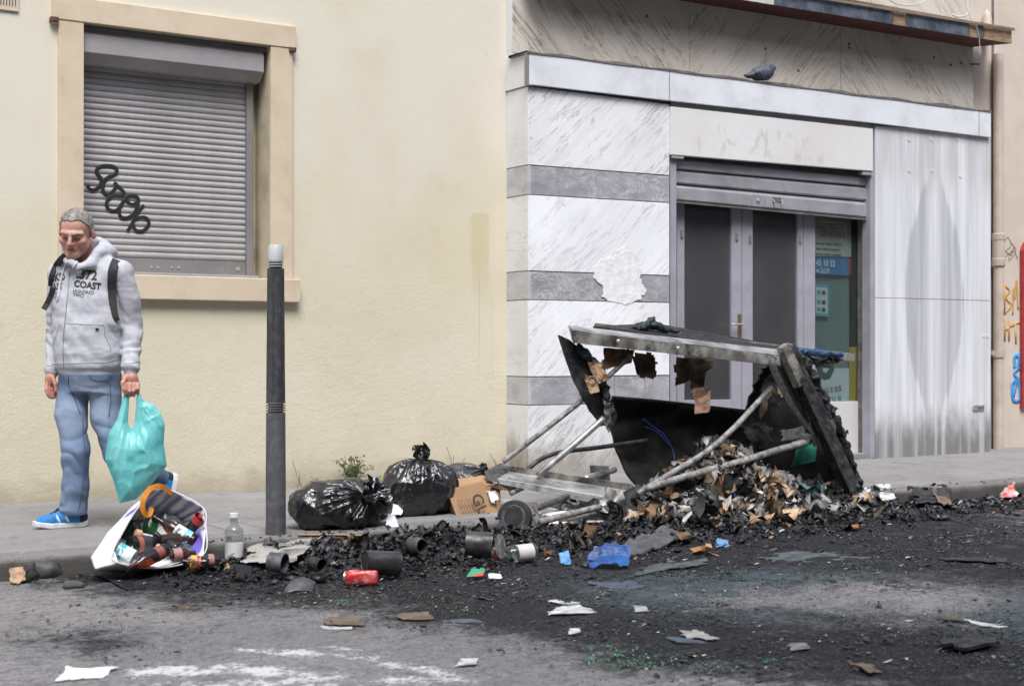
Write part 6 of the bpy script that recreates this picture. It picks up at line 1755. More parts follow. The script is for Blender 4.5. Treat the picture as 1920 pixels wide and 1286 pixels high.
# back wall of the shell at the right: black ragged panel
rp_ = [(1452,668),(1484,652),(1506,684),(1530,722),(1556,752),(1572,800),(1592,850),(1612,905),(1622,938),(1585,940),(1540,925),(1495,905),(1452,880),(1418,862),(1404,830),(1392,800),(1400,770),(1412,730),(1428,700)]
yy_ = lambda px: -1.62-(px-1392)/230*.50
rj = []
for i in range(len(rp_)):
    (a, b), (a2, b2) = rp_[i], rp_[(i+1) % len(rp_)]
    for k in range(5):
        t = k/5; rj.append((a+(a2-a)*t+random.uniform(-4,4), b+(b2-b)*t+random.uniform(-4,4)))
rp_ = rj
quadsolid('side_panel', [W(a,b,yy_(a)) for a,b in rp_], (.012,.03,0), M['char_in'], bevel=.003)
p4 = [(1452,728),(1466,722),(1474,730),(1470,742),(1463,748),(1455,742)]
quadsolid('panel_hole_card', [W(a,b,-1.79) for a,b in p4], (0,.004,0), M['card'])
# right leg with foot, post and strap
beam('corner_leg', W(1476,655,-2.20), W(1608,942,-2.34), .075, .10, M['char'], wc, up=(1,0,.4), bevel=.004)
beam('leg_inner_rail', W(1452,668,-2.20), W(1530,820,-2.18), .03, .03, M['tube_dark'], wc)
beam('corner_post', W(1468,648,-2.26), W(1500,722,-2.28), .06, .075, M['galv_hot'], wc, up=(1,0,.4))
lathe('post_cap', [(.03,0),(.036,.008),(.034,.03),(.012,.038)], M['galv_hot'], wc, 12, axis_matrix(W(1478,655,-2.25), (-.2,0,1)))
ribbon('bent_strap', smooth_path([W(1450,668,-2.30),W(1449,685,-2.32),W(1462,716,-2.32),W(1478,748,-2.32),W(1500,782,-2.30),W(1522,810,-2.28),W(1528,836,-2.26)], 30), [.05,.055,.05,.035,.028,.024], (-.3,-1,.1), M['tube_dark'], wc, .005)
quadsolid('foot_plate', [W(1598,930,-2.42), W(1626,940,-2.40), W(1626,948,-2.40), W(1600,946,-2.42)], (0,.12,0), M['char'])
lump('leg_melt', [W(1496,668,-2.12), W(1520,700,-2.12), W(1545,745,-2.12), W(1560,782,-2.12)], [.034,.040,.036,.030], M['char_melt'], wc, .007, .034, 19, 12, ridge=.012)
lump('leg_melt', [W(1566,790,-2.12), W(1582,830,-2.12), W(1600,872,-2.14), W(1614,915,-2.18)], [.034,.028,.020,.010], M['char_melt'], wc, .007, .030, 17, 14, ridge=.012)
for k, (qa, sd) in enumerate((([(1500,690,-2.16),(1552,728,-2.10),(1560,800,-2.12),(1512,770,-2.22)],51), ([(1540,780,-2.14),(1590,800,-2.08),(1606,872,-2.12),(1560,860,-2.2)],52), ([(1560,850,-2.2),(1604,870,-2.12),(1628,930,-2.16),(1590,930,-2.26)],53), ([(1425,700,-1.80),(1462,690,-1.9),(1470,760,-1.9),(1420,770,-1.82)],54), ([(1385,790,-1.74),(1440,770,-1.8),(1462,850,-1.86),(1400,850,-1.8)],55))):
    crumple('charred_flap', [W(*q) for q in qa], 22, 22, .032, M['char'], wc, ragged=.4, seed=sd, freq=13, thick=.006)
m_gclo = mat('charred_cloth', (.055,.055,.06), (.10,.10,.105), rough=.9, scale=18, bump=.6, bscale=40, bdist=.01)
crumple('draped_rag', [W(1536,752,-2.16), W(1566,756,-2.14), W(1574,822,-2.16), W(1545,826,-2.18)], 16, 20, .016, m_gclo, wc, ragged=.25, seed=15, freq=14)
lump('sagging_plastic', [W(1438,742,-1.86), W(1432,768,-1.9), W(1424,790,-1.92)], [.03,.02,.01], M['card_burnt'], wc, .007, .022, 24, 18)
lump('black_sag', [W(1505,700,-2.2), W(1512,760,-2.22), W(1520,815,-2.22)], [.026,.026,.014], M['char_melt'], wc, .008, .022, 20, 19)
# frame tubes
tube('frame_tube', [W(943,866,-1.80), W(1020,807,-1.92), W(1102,741,-2.02), W(1182,667,-2.08)], .0165, M['tube'], wc, k=12)
tube('frame_tube', [W(1008,892,-1.90), W(1070,839,-1.98), W(1132,784,-2.02)], .021, M['galv'], wc, k=12)
tube('frame_tube', [W(980,888,-1.75), W(1012,862,-1.74), W(1050,848,-1.73), W(1120,839,-1.72), W(1212,826,-1.72)], .015, M['tube_dark'], wc, k=12)
tube('frame_tube', [W(1196,925,-2.36), W(1250,892,-2.34), W(1320,850,-2.32), W(1372,806,-2.28), W(1410,766,-2.22), W(1446,727,-2.14)], .0185, M['tube'], wc, k=12, n=40)
tube('frame_tube', [W(1205,918,-2.36), W(1290,892,-2.36), W(1390,865,-2.34), W(1450,846,-2.30), W(1508,830,-2.24)], .0235, M['tube'], wc, k=12, n=40)
tube('frame_tube', [W(1245,969,-2.52), W(1320,944,-2.50), W(1392,922,-2.46)], .014, M['tube'], wc, k=12)
tube('frame_tube', [W(1012,979,-2.44), W(1060,966,-2.42), W(1125,950,-2.36)], .020, M['tube'], wc, k=12)
tube('frame_tube', [W(1008,952,-2.28), W(1036,942,-2.22), W(1064,930,-2.16)], .019, M['tube_dark'], wc, k=12)
tube('frame_tube', [W(958,925,-1.9), W(980,914,-1.88)], .016, M['tube'], wc, k=12)
lump('melted_joint', [W(1488,836,-2.24), W(1508,826,-2.22), W(1522,820,-2.2)], [.03,.036,.026], m_gclo, wc, .008, .02, 24, 21)
# base channel: web, two lips, end plates
wA, wB = W(925,888,-1.86), W(1176,950,-2.32)
a1, b1_ = W(930,884,-1.80), W(1180,930,-2.24)
plate('channel_web', [W(936,896,-1.84), W(1178,938,-2.34), W(1184,920,-2.20), W(946,882,-1.74)], (0,0,-.006), M['galv'], wc, .001)
plate('channel_lip', [W(944,871,-1.735), W(1186,908,-2.195), W(1186,920,-2.195), W(944,883,-1.735)], (.003,.006,0), M['galv_hot'], wc, .001)
plate('channel_lip', [W(934,896,-1.85), W(1176,938.5,-2.35), W(1174,956,-2.35), W(932,906,-1.85)], (.003,.006,0), M['galv'], wc, .001)
plate('lower_channel', [W(1010,948,-2.05), W(1165,978,-2.40), W(1165,990,-2.40), W(1010,960,-2.05)], (.02,.06,0), M['galv_hot'], wc, .002)
for px, py in ((1052,916),(1080,917)):
    p = W(px,py,-2.02); lathe('bolt', [(.001,0),(.013,0),(.012,.007),(.005,.012),(.001,.012)], M['galv'], wc, 10, axis_matrix(p, (0,-.2,1)))
plate('end_bracket', [W(908,884,-1.80), W(938,868,-1.72), W(952,872,-1.74), W(954,893,-1.80), W(930,904,-1.88), W(912,900,-1.86)], (.006,.01,.0), M['tube_dark'], wc, .002)
plate('end_bracket_lip', [W(940,868,-1.72), W(955,866,-1.70), W(957,890,-1.78), W(953,893,-1.80)], (.004,.006,0), M['galv_hot'], wc, .001)
plate('end_bracket', [W(1165,924,-2.36), W(1196,908,-2.22), W(1206,914,-2.22), W(1212,972,-2.30), W(1206,984,-2.38), W(1172,988,-2.42)], (.008,.012,0), M['tube_dark'], wc, .002)
for px, py in ((1172,945),(1173,962),(1174,978)):
    p = W(px,py,-2.405); lathe('bracket_hole', [(.001,0),(.007,0),(.001,.001)], M['char_in'], wc, 8, axis_matrix(p, (-.3,-1,0)))
lathe('castor_stub', [(.001,0),(.07,0),(.075,.02),(.062,.06),(.04,.075),(.001,.076)], M['char_melt'], wc, 18, axis_matrix(W(1216,975,-2.36), (.35,-1,.1)))
# square plate on a stub tube
plate('square_plate', [W(1106,872,-1.72), W(1141,873,-1.72), W(1146,910,-1.72), W(1110,911,-1.72)], (.004,.010,0), M['galv'], wc, .002)
tube('plate_stub', [W(1098,897,-1.95), W(1128,888,-1.74), W(1152,880,-1.66)], .022, M['galv'], wc, k=12)
# front wheel and its bracket
wp = W(968,972,-2.36)
plate('wheel_bracket', [W(936,934,-2.18), W(1008,942,-2.30), W(1014,1004,-2.44), W(992,1009,-2.46), W(984,985,-2.42), W(978,962,-2.36)], (.006,.010,0), M['galv_hot'], wc, .002)
for px, py in ((985,948),(1002,965),(1006,993)):
    p = W(px,py,-2.39); lathe('bracket_bolt', [(.001,0),(.009,0),(.007,.004),(.001,.005)], M['tube_dark'], wc, 8, axis_matrix(p, (-.3,-1,0)))
wd = Vector((-.75,-.62,.12))
whl = lathe('wheel', [(.001,.0),(.045,.0),(.05,.012),(.080,.010),(.098,.018),(.104,.035),(.104,.055),(.098,.072),(.05,.075),(.001,.075)], mat('burnt_rubber', (.018,.018,.02), (.035,.035,.037), rough=.5, scale=18, bump=.4), wc, 30, axis_matrix(wp+Vector((.02,.02,0)), wd))
lathe('wheel_rim', [(.055,.0762),(.07,.079),(.074,.0762)], M['tube_dark'], whl, 30, axis_matrix(wp+Vector((.02,.02,0)), wd), cap=False)
# charred contents hanging from the rail
corr = NT('scorched_corrugated_card')
vv_ = corr.coord(); wv_ = corr.n('ShaderNodeTexWave'); wv_.inputs['Scale'].default_value = 60; corr.l(corr.mapv(vv_, rot=(0,.05,0)), wv_.inputs['Vector'])
corr.fin(corr.mix(corr.ramp(corr.noise(vv_, 8, 5), .4, .65), corr.mix(wv_.outputs[1], (.24,.15,.08,1), (.13,.08,.04,1)), (.02,.015,.012,1)), .9, 0, .2, corr.bump(wv_.outputs[1], .5, .004))
crumple('hanging_card', [W(1122,646,-2.08), W(1196,654,-2.08), W(1188,682,-2.08), W(1124,700,-2.08)], 16, 12, .010, corr.m, wc, ragged=.15, seed=22, freq=12)
crumple('hanging_card', [W(1180,652,-2.06), W(1240,658,-2.06), W(1232,722,-2.06), W(1194,708,-2.06)], 14, 16, .014, M['card_burnt'], wc, ragged=.3, seed=23, freq=16)
crumple('hanging_card', [W(1260,664,-2.04), W(1350,672,-2.04), W(1326,704,-2.04), W(1264,730,-2.04)], 20, 14, .012, M['card_burnt'], wc, ragged=.15, seed=24, freq=14)
crumple('hanging_strip', [W(1282,690,-2.06), W(1326,688,-2.06), W(1324,742,-2.08), W(1296,740,-2.08)], 10, 16, .014, M['card_burnt'], wc, ragged=.3, seed=25, freq=20)
m_brn = mat('singed_carton', (.30,.17,.11), (.16,.085,.055), rough=.7, scale=16, bump=.5, dirt=((.5,.46,.42),.5,14))
crumple('hanging_carton', [W(1298,724,-2.10), W(1337,722,-2.10), W(1334,776,-2.12), W(1302,780,-2.12)], 12, 16, .016, m_brn, wc, ragged=.18, seed=26, freq=18)
crumple('stuck_paper', [W(1098,676,-2.16), W(1132,676,-2.14), W(1145,714,-2.14), W(1122,724,-2.16)], 12, 14, .016, M['paper_tan'], wc, ragged=.15, seed=27, freq=26)
crumple('stuck_paper', [W(1094,702,-2.16), W(1118,702,-2.15), W(1128,736,-2.15), W(1104,742,-2.16)], 12, 14, .014, M['paper_tan'], wc, ragged=.15, seed=28, freq=28)
crumple('stuck_ash', [W(1130,745,-2.12), W(1146,742,-2.12), W(1148,812,-2.10), W(1136,818,-2.10)], 8, 20, .014, mat('pale_ash_crust', (.16,.155,.15), (.03,.03,.03), rough=.9, scale=22, bump=.6), wc, ragged=.35, seed=29, freq=24)
for pts in ([(1205,785,-1.66),(1225,800,-1.66),(1245,815,-1.68),(1262,845,-1.72),(1265,875,-1.78)], [(1210,800,-1.67),(1235,812,-1.67),(1255,835,-1.70)]):
    tube('blue_wire', [W(*q) for q in pts], .004, mat('blue_wire_sheath', (.03,.07,.28), rough=.4), wc, k=6)

# ------------------------------------------------------------------ things spilled out of it that can be told apart
def thing_crumple(name, label, cat, quad, nx, ny, amp, m, group=None, **k):
    return tag(crumple(name, quad, nx, ny, amp, m, None, **k), label, cat, group)
m_gcl = mat('green_cloth', (.01,.13,.09), (.015,.20,.14), rough=.8, scale=10, bump=.5, bscale=20, bdist=.01)
thing_crumple('green_cloth', 'dark green cloth hanging inside the right end of the burnt container', 'cloth', [W(1500,806,-2.06), W(1536,812,-2.04), W(1530,868,-2.10), W(1478,880,-2.12)], 20, 20, .018, m_gcl, ragged=.12, seed=31, freq=9, smooth=True)
thing_crumple('grey_rag', 'grey burnt rag over the end of the thick frame tube', 'rag', [W(1458,806,-2.20), W(1510,796,-2.20), W(1516,818,-2.24), W(1462,832,-2.24)], 18, 12, .016, m_gclo, ragged=.15, seed=32, freq=14, smooth=True)
m_redb = mat('scorched_red_carton', (.17,.16,.155), (.33,.05,.04), rough=.6, scale=7, lo=.52, hi=.56, bump=.2, dirt=((.02,.02,.02),.6,12))
thing_crumple('burnt_carton', 'grey and red scorched board leaning under the frame tubes', 'board', [W(1222,920,-2.30), W(1308,906,-2.26), W(1312,948,-2.34), W(1232,962,-2.36)], 22, 12, .010, m_redb, ragged=.14, seed=33, freq=8)
# ------------------------------------------------------------------ ash and burnt rubbish heap
hx_px = [60,200,330,430,560,700,850,950,1050,1200,1300,1450,1600,1700,1800,1920]
hA = [.0,.015,.03,.04,.075,.105,.095,.08,.065,.06,.06,.06,.035,.025,.02,.015]
hx_w = [P(a,1040,-2.7).x for a in hx_px]
pc0 = np.array(G(1395,960,-.05))[:2]; pc0[1] = -2.22
def heap(x, y):
    A = np.interp(x, hx_w, hA)
    r = A*np.exp(-np.clip((y+2.66)/np.where(y > -2.66, .17, .42),-9,9)**2)
    dx = x-pc0[0]; dy = y-pc0[1]
    r = r+.34*np.exp(-(dx/.56)**2-(dy/.32)**2)
    dx2 = x-np.interp(0,[0],[P(1560,950,-2.4).x]); r = r+.08*np.exp(-(dx2/.40)**2-((y+2.45)/.22)**2)
    return r*(1+.55*fbm(x*7, y*7, 0*x, 77, 3))+.012*np.clip(r*20,0,1)*fbm(x*30, y*30, 0*x, 79, 2)
gx = np.arange(2.0, 11.0, .022); gy = np.arange(-3.7, -1.55, .022)
GX, GY = np.meshgrid(gx, gy, indexing='ij')
Hh = heap(GX, GY)
base_z = np.where(GY > KERB_Y, .0, ROAD_Z)
top_z = np.where(GY > KERB_Y, np.maximum(ROAD_Z+Hh+.02*(Hh>.05), -.02), ROAD_Z+Hh-.004)
keep = ((top_z-base_z) > .003) & ~((GY > KERB_Y-.02) & (GX < P(1180,900,-2.3).x))
idx = np.arange(GX.size).reshape(GX.shape)
kk = keep[:-1,:-1]|keep[1:,:-1]|keep[1:,1:]|keep[:-1,1:]
Fq = np.stack([idx[:-1,:-1], idx[1:,:-1], idx[1:,1:], idx[:-1,1:]],-1)[kk]
us, inv = np.unique(Fq, return_inverse=True)
Vv = np.stack([GX.ravel(), GY.ravel(), np.where(keep, top_z, base_z-.01).ravel()],1)[us]
m_ash = mat('ash', (.008,.0085,.010), (.035,.036,.042), rough=.85, scale=26, bump=1.0, bscale=75, bdist=.012, lo=.4, hi=.72, dirt=((.13,.13,.14),.4,60), spec=.1)
tag(mesh_obj('ash_heap', Vv, inv.reshape(-1,4), m_ash, None, smooth=False), 'black ash heaped along the kerb', 'ash', kind='stuff')

def ground_z(x, y):
    h = heap(x, y)
    return np.where(y > KERB_Y, np.maximum(0.0, ROAD_Z+h), ROAD_Z+h)
def flake_mesh(n, xy, size, tilt, cols, lift, seed):
    r = np.random.default_rng(seed)
    m = len(xy); k = 6
    z = ground_z(xy[:,0], xy[:,1])+lift
    a0 = r.uniform(0, 2*np.pi, m)
    ang = (np.arange(k)[None,:]+r.uniform(-.35,.35,(m,k)))*2*np.pi/k
    rad = size[:,None]*r.uniform(.35,1.0,(m,k)); asp = r.uniform(.35,1,m)
    lx, ly = rad*np.cos(ang), rad*np.sin(ang)*asp[:,None]
    fold = (r.uniform(-.8,.8,m))[:,None]*np.abs(lx)*.7
    nx_, ny_ = tilt*np.cos(a0*3.1), tilt*np.sin(a0*3.1)
    wx = lx*np.cos(a0)[:,None]-ly*np.sin(a0)[:,None]; wy = lx*np.sin(a0)[:,None]+ly*np.cos(a0)[:,None]
    wz = wx*nx_[:,None]+wy*ny_[:,None]+fold
    wz = wz-wz.min(1)[:,None]
    V = np.stack([xy[:,0,None]+wx, xy[:,1,None]+wy, z[:,None]+wz],-1)
    C = np.stack([xy[:,0], xy[:,1], z+wz.mean(1)],-1)
    allv = np.concatenate([V, C[:,None,:]],1).reshape(-1,3)
    b = (np.arange(m)*(k+1))[:,None]
    F = np.stack([np.stack([b[:,0]+i, b[:,0]+(i+1)%k, b[:,0]+k],-1) for i in range(k)],1).reshape(-1,3)
    return allv, F, np.repeat(cols, k+1, 0)*r.uniform(.75,1.25,(m*(k+1),1))
def sample(n, box_, dens):
    out = []
    tot = 0
    while tot < n:
        q = np.stack([rng.uniform(box_[0],box_[1],n*2), rng.uniform(box_[2],box_[3],n*2)],1)
        q = q[rng.random(len(q)) < dens(q[:,0],q[:,1])]; out.append(q); tot += len(q)
    return np.concatenate(out)[:n]
def soot_w(x, y):
    a, b = proj(np.stack([x, y, np.full_like(x, ROAD_Z)],1))
    s = soot_at(a, b); s = np.where((a < -40)|(a > 1980)|(b > 1330), 0, s)
    clump = np.clip(.35+1.3*fbm(x*4, y*4, 0*x, 91, 3), .04, 1)
    return s*s*clump
def pal(n, w, seed):
    r = np.random.default_rng(seed)
    P_ = np.array([(.010,.011,.013),(.028,.029,.033),(.075,.077,.083),(.19,.19,.20),(.48,.48,.49),(.08,.055,.038),(.23,.17,.115),(.06,.10,.10),(.05,.11,.08),(.06,.10,.20)])
    return P_[r.choice(len(P_), n, p=np.array(w)/sum(w))]
# fine flakes over the whole burnt road
n1 = 40000
xy = sample(n1, (1.2,12.5,-6.6,KERB_Y-.01), soot_w)
sz = rng.gamma(1.5, .0032, n1)+.0025
A1 = flake_mesh(n1, xy, sz, rng.uniform(0,.35,n1), pal(n1,[44,28,13,6,1.5,1.5,.7,.8,.4,.1],1), .002, 1)
# thicker, upturned scraps on the heap
n2 = 24000
hd = lambda x, y: np.clip(heap(x,y)/.07, 0, 1)*((y < KERB_Y+.05)|(x > P(1200,900,-2.3).x))
xy = sample(n2, (2.2,11,-3.4,-1.9), hd)
sz = rng.gamma(1.7, .0052, n2)+.004
A2 = flake_mesh(n2, xy, sz, rng.uniform(.1,1.0,n2), pal(n2,[44,28,13,6,1.2,2.0,1.0,.3,.1,.1],2), .0, 2)
for k, (v_, f_, c_), nm, lb in ((0, A1, 'charred_flakes', 'fine charred flakes strewn over the burnt road'), (1, A2, 'charred_scraps', 'upturned black scraps covering the ash heap')):
    tag(mesh_obj(nm, v_, f_, M['flakes'], None, cols=np.clip(c_,.004,1)), lb, 'ash', kind='stuff')
# crumpled paper and card burnt in the tub
def crumple_batch(n, centers, sizes, cols, seed, flat_=.5):
    r = np.random.default_rng(seed); k = 7
    u = np.linspace(-.5,.5,k); UU, VV = np.meshgrid(u, u, indexing='ij'); UU = UU.ravel(); VV = VV.ravel()
    Vs, Cs, Fs = [], [], []
    f0 = np.array([(i*k+j, (i+1)*k+j, (i+1)*k+j+1, i*k+j+1) for i in range(k-1) for j in range(k-1)])
    for i in range(n):
        s = sizes[i]; asp = r.uniform(.4,1)
        z = .55*s*fbm(UU*3.5+i*3.1, VV*3.5, 0*UU+i, seed, 2)+r.uniform(-1.6,1.6)*s*UU*UU+r.uniform(-1,1)*s*np.abs(VV)
        L = np.stack([UU*s*(1+.25*r.normal(size=k*k)), VV*s*asp*(1+.25*r.normal(size=k*k)), z],1)
        q = Matrix.Rotation(r.uniform(0,6.28),3,'Z') @ Matrix.Rotation(r.normal(0,flat_),3,'X') @ Matrix.Rotation(r.normal(0,flat_),3,'Y')
        Vs.append(L @ np.array(q).T+centers[i]); Fs.append(f0+i*k*k)
        edge = np.maximum(np.abs(UU),np.abs(VV)) > .4
        c = np.tile(cols[i],(k*k,1)); c[edge & (r.random(k*k) < .55)] *= .15
        Cs.append(c)
    return np.concatenate(Vs), np.concatenate(Fs), np.concatenate(Cs)
n3 = 620
PT = np.array([(.012,.012,.014),(.03,.03,.032),(.10,.10,.105),(.24,.235,.23),(.50,.49,.47),(.33,.22,.13),(.20,.12,.065),(.42,.30,.20),(.04,.16,.14),(.05,.10,.24),(.32,.08,.06)])
cx_ = np.stack([pc0[0]+rng.normal(0,.36,n3), np.clip(pc0[1]+rng.normal(-.05,.20,n3), -2.75, -1.85)],1)
cz = ground_z(cx_[:,0], cx_[:,1])+rng.uniform(0,.05,n3)
colz = PT[rng.choice(len(PT), n3, p=np.array([16,14,18,18,14,5,6,5,2,1,1])/100)]
v_, f_, c_ = crumple_batch(n3, np.column_stack([cx_,cz]), rng.uniform(.03,.11,n3), colz, 5, .9)
tag(mesh_obj('burnt_rubbish', v_, f_, M['rubbish'], None, cols=np.clip(c_,.004,1)), 'burnt paper and rubbish spilling from the container', 'rubbish', kind='stuff')
n4 = 300
xy = sample(n4, (2.4,10.8,-3.3,-2.46), lambda x,y: np.clip(heap(x,y)/.06,0,1))
v_, f_, c_ = crumple_batch(n4, np.column_stack([xy, ground_z(xy[:,0],xy[:,1])+.008]), rng.uniform(.018,.055,n4), PT[rng.choice(len(PT), n4, p=np.array([38,27,13,7,3,4,3,3,1,.6,.4])/100)], 6, .6)
tag(mesh_obj('kerbside_rubbish', v_, f_, M['rubbish'], None, cols=np.clip(c_,.004,1)), 'charred rubbish lying in the gutter ash', 'rubbish', kind='stuff')
n6 = 150
xy = sample(n6, (2.6,10.4,-3.3,-2.5), lambda x,y: np.clip(heap(x,y)/.06,0,1))
v_, f_, c_ = crumple_batch(n6, np.column_stack([xy, ground_z(xy[:,0],xy[:,1])+.01]), rng.uniform(.03,.10,n6), np.array([(.012,.012,.014),(.022,.022,.025),(.05,.05,.055),(.10,.10,.105)])[rng.choice(4,n6,p=[.4,.3,.2,.1])], 16, .35)
tag(mesh_obj('charred_plastic_film', v_, f_, mat('charred_film', (.012,.012,.014), (.06,.06,.065), rough=.4, scale=20, bump=.6, bscale=40, bdist=.01, spec=.4), None, smooth=True), 'crumpled black plastic film over the gutter ash', 'plastic', kind='stuff')
n7 = 900
xy = sample(n7, (2.2,11,-3.6,-2.47), lambda x,y: np.clip(heap(x,y)/.05,.02,1))
bmS = bmesh.new(); bmesh.ops.create_icosphere(bmS, subdivisions=1, radius=1.0); icoV = np.array([v.co[:] for v in bmS.verts]); icoF = np.array([[v.index for v in f.verts] for f in bmS.faces]); bmS.free()
sz7 = rng.gamma(1.4, .005, n7)+.005; Vs = []; Fs = []; Cs = []
for i in range(n7):
    q = icoV*(1+.9*fbm(icoV[:,0]*2.2+i*2.3, icoV[:,1]*2.2, icoV[:,2]*2.2, 17, 2))[:,None]*sz7[i]*np.array((1.3,1.0,.65))
    a = rng.uniform(0,6.28); ca, sa = math.cos(a), math.sin(a)
    q = np.stack([q[:,0]*ca-q[:,1]*sa, q[:,0]*sa+q[:,1]*ca, q[:,2]],1)
    Vs.append(q+np.array((xy[i,0], xy[i,1], float(ground_z(xy[i:i+1,0],xy[i:i+1,1])[0])+sz7[i]*.3))); Fs.append(icoF+i*len(icoV))
    Cs.append(np.tile(np.array((.012,.0125,.014))*rng.choice([.7,1,1.5,3,6],p=[.3,.3,.2,.12,.08]),(len(icoV),1)))
tag(mesh_obj('charred_lumps', np.concatenate(Vs), np.concatenate(Fs), M['flakes'], None, cols=np.concatenate(Cs)), 'lumps of char lying in the gutter ash', 'ash', kind='stuff')
n8 = 230
cx_ = np.stack([pc0[0]+rng.normal(0.04,.40,n8), np.clip(pc0[1]+rng.normal(-.22,.18,n8), -2.9, -1.95)],1)
colz = np.array([(.55,.54,.52),(.38,.37,.36),(.42,.29,.18),(.50,.37,.25),(.16,.155,.15),(.30,.19,.11),(.04,.04,.042),(.10,.20,.19)])[rng.choice(8,n8,p=[.20,.21,.11,.10,.19,.07,.10,.02])]
v_, f_, c_ = crumple_batch(n8, np.column_stack([cx_, ground_z(cx_[:,0],cx_[:,1])+rng.uniform(.01,.06,n8)]), rng.uniform(.08,.17,n8), colz, 19, .7)
tag(mesh_obj('crumpled_rubbish', v_, f_, M['rubbish'], None, cols=np.clip(c_,.004,1)), 'larger crumpled papers on the rubbish in the container', 'rubbish', kind='stuff')
# broken green glass
def shard_w(x, y):
    a, b = proj(np.stack([x, y, np.full_like(x, ROAD_Z)],1)); r = 0
    for cx, cy, sx, sy, w in ((1190,1245,80,14,1),(1160,1225,60,12,.6),(1350,1252,45,8,.8),(1440,1240,20,5,.7),(860,1145,50,6,.5),(390,1187,12,3,.5),(300,1222,50,8,.25),(640,1130,60,8,.3),(1300,1120,200,12,.08)):
        r = np.maximum(r, w*np.exp(-((a-cx)/sx)**2-((b-cy)/sy)**2))
    return r
n5 = 1500
xy = sample(n5, (1.2,8.5,-6.6,-3.0), shard_w)
gcol = np.array([(.015,.11,.045),(.02,.17,.07),(.06,.20,.12),(.26,.30,.28),(.015,.06,.03)])[rng.choice(5,n5)]
v_, f_, c_ = flake_mesh(n5, xy, np.clip(rng.gamma(2,.0022,n5)+.0015,0,.009), rng.uniform(0,.8,n5), gcol, .004, 8)
tag(mesh_obj('green_glass_shards', v_, f_, attr_mat('broken_glass', .15, 0, 10, .6, .2), None, cols=np.clip(c_,.004,1)), 'green bottle glass crushed on the road', 'glass', kind='stuff')

# ------------------------------------------------------------------ scraps that can be told apart
def scrap(name, label, cat, quad, m, z=.006, amp=.006, n=(34,26), ragged=.2, seed=1, freq=10, thick=.003, group=None, lift=(0,0,0,0)):
    pts = []
    for (a, b), l in zip(quad, lift):
        q = G(a, b, ROAD_Z); q.z = float(ground_z(np.array([q.x]), np.array([q.y]))[0])+z+l; pts.append(q)
    return thing_crumple(name, label, cat, pts, n[0], n[1], amp, m, group, ragged=ragged+.12, seed=seed, freq=freq, thick=thick)
m_wp, m_tan = M['white_paper'], M['paper_tan']
m_dirtyp = mat('sooty_white_paper', (.62,.62,.63), (.42,.42,.42), rough=.85, scale=12, bump=.3, dirt=((.03,.03,.03),.7,10))
m_teal = mat('melted_teal_sheet', (.10,.125,.135), (.05,.065,.07), rough=.6, scale=14, bump=.8, bscale=50, bdist=.008, dirt=((.02,.022,.024),.7,16))
m_slate = mat('slate_blue_film', (.075,.10,.14), (.05,.06,.08), rough=.5, scale=12, bump=.5)
m_brown = mat('dirty_cardboard', (.17,.125,.09), (.10,.075,.055), rough=.9, scale=10, bump=.3)
m_pale = mat('pale_board', (.40,.38,.36), (.28,.265,.25), rough=.85, scale=8, dirt=((.06,.06,.06),.5,9))
m_foil = mat('dull_foil', (.30,.30,.31), (.15,.15,.155), rough=.4, metal=.4, scale=20, bump=.5)
scrap('paper_sheet', 'flat white paper sheet at the lower left of the road', 'paper', [(120,1252),(228,1254),(195,1272),(95,1281)], m_wp, ragged=.06, seed=41)
scrap('paper_scrap', 'small torn white paper at the bottom of the road, below the red can', 'paper', [(862,1238),(902,1236),(896,1249),(850,1252)], m_dirtyp, ragged=.15, seed=42, amp=.006)
scrap('cardboard_disc', 'dark flattened disc with a white rim on the road below the red can', 'disc', [(602,1158),(676,1157),(704,1177),(596,1180)], m_brown, ragged=.3, seed=43, z=.010)
scrap('disc_rim', 'white strip along the front of the dark flattened disc', 'paper', [(596,1175),(668,1177),(668,1182),(598,1181)], m_dirtyp, ragged=.3, seed=44, n=(40,12), amp=.005)
scrap('cardboard_scrap', 'folded brown cardboard strip at the lower right of the road', 'cardboard', [(1574,1242),(1620,1245),(1660,1262),(1640,1274)], m_brown, ragged=.2, seed=45, amp=.012, z=.014)
scrap('board_piece', 'pale grey board lying by the green broken glass', 'board', [(1262,1180),(1320,1182),(1356,1200),(1290,1203)], m_pale, ragged=.2, seed=46)
scrap('blue_film', 'dark blue film edge under the pale grey board', 'film', [(1236,1192),(1290,1200),(1350,1206),(1262,1208)], m_slate, ragged=.25, seed=47, z=.003)
scrap('crumpled_paper', 'sooty white crumpled paper in the middle of the burnt road', 'paper', [(1036,1138),(1090,1136),(1138,1150),(1024,1156)], m_dirtyp, ragged=.25, seed=48, amp=.012, z=.012)
scrap('crumpled_paper', 'thin white curl of paper just behind the sooty crumpled one', 'paper', [(1015,1122),(1075,1124),(1100,1133),(1012,1134)], m_dirtyp, ragged=.45, seed=49, amp=.010, z=.008)
scrap('oval_card', 'small flat grey oval on the burnt road right of the sooty paper', 'card', [(1183,1139),(1214,1139),(1220,1149),(1190,1150)], m_pale, ragged=.2, seed=50)
scrap('paper_scrap', 'tiny white scrap below the sooty crumpled paper', 'paper', [(1066,1180),(1090,1178),(1093,1188),(1066,1191)], m_dirtyp, ragged=.25, seed=51)
scrap('foil_scrap', 'crushed dull foil lying on the black road at the lower right', 'foil', [(1478,1206),(1516,1205),(1524,1219),(1480,1222)], m_foil, ragged=.2, seed=52, amp=.016, z=.012)
scrap('white_strip', 'long thin white strip on the burnt road at the far right', 'strip', [(1800,1163),(1868,1171),(1892,1180),(1838,1178)], m_dirtyp, ragged=.35, seed=53, amp=.008, z=.008)
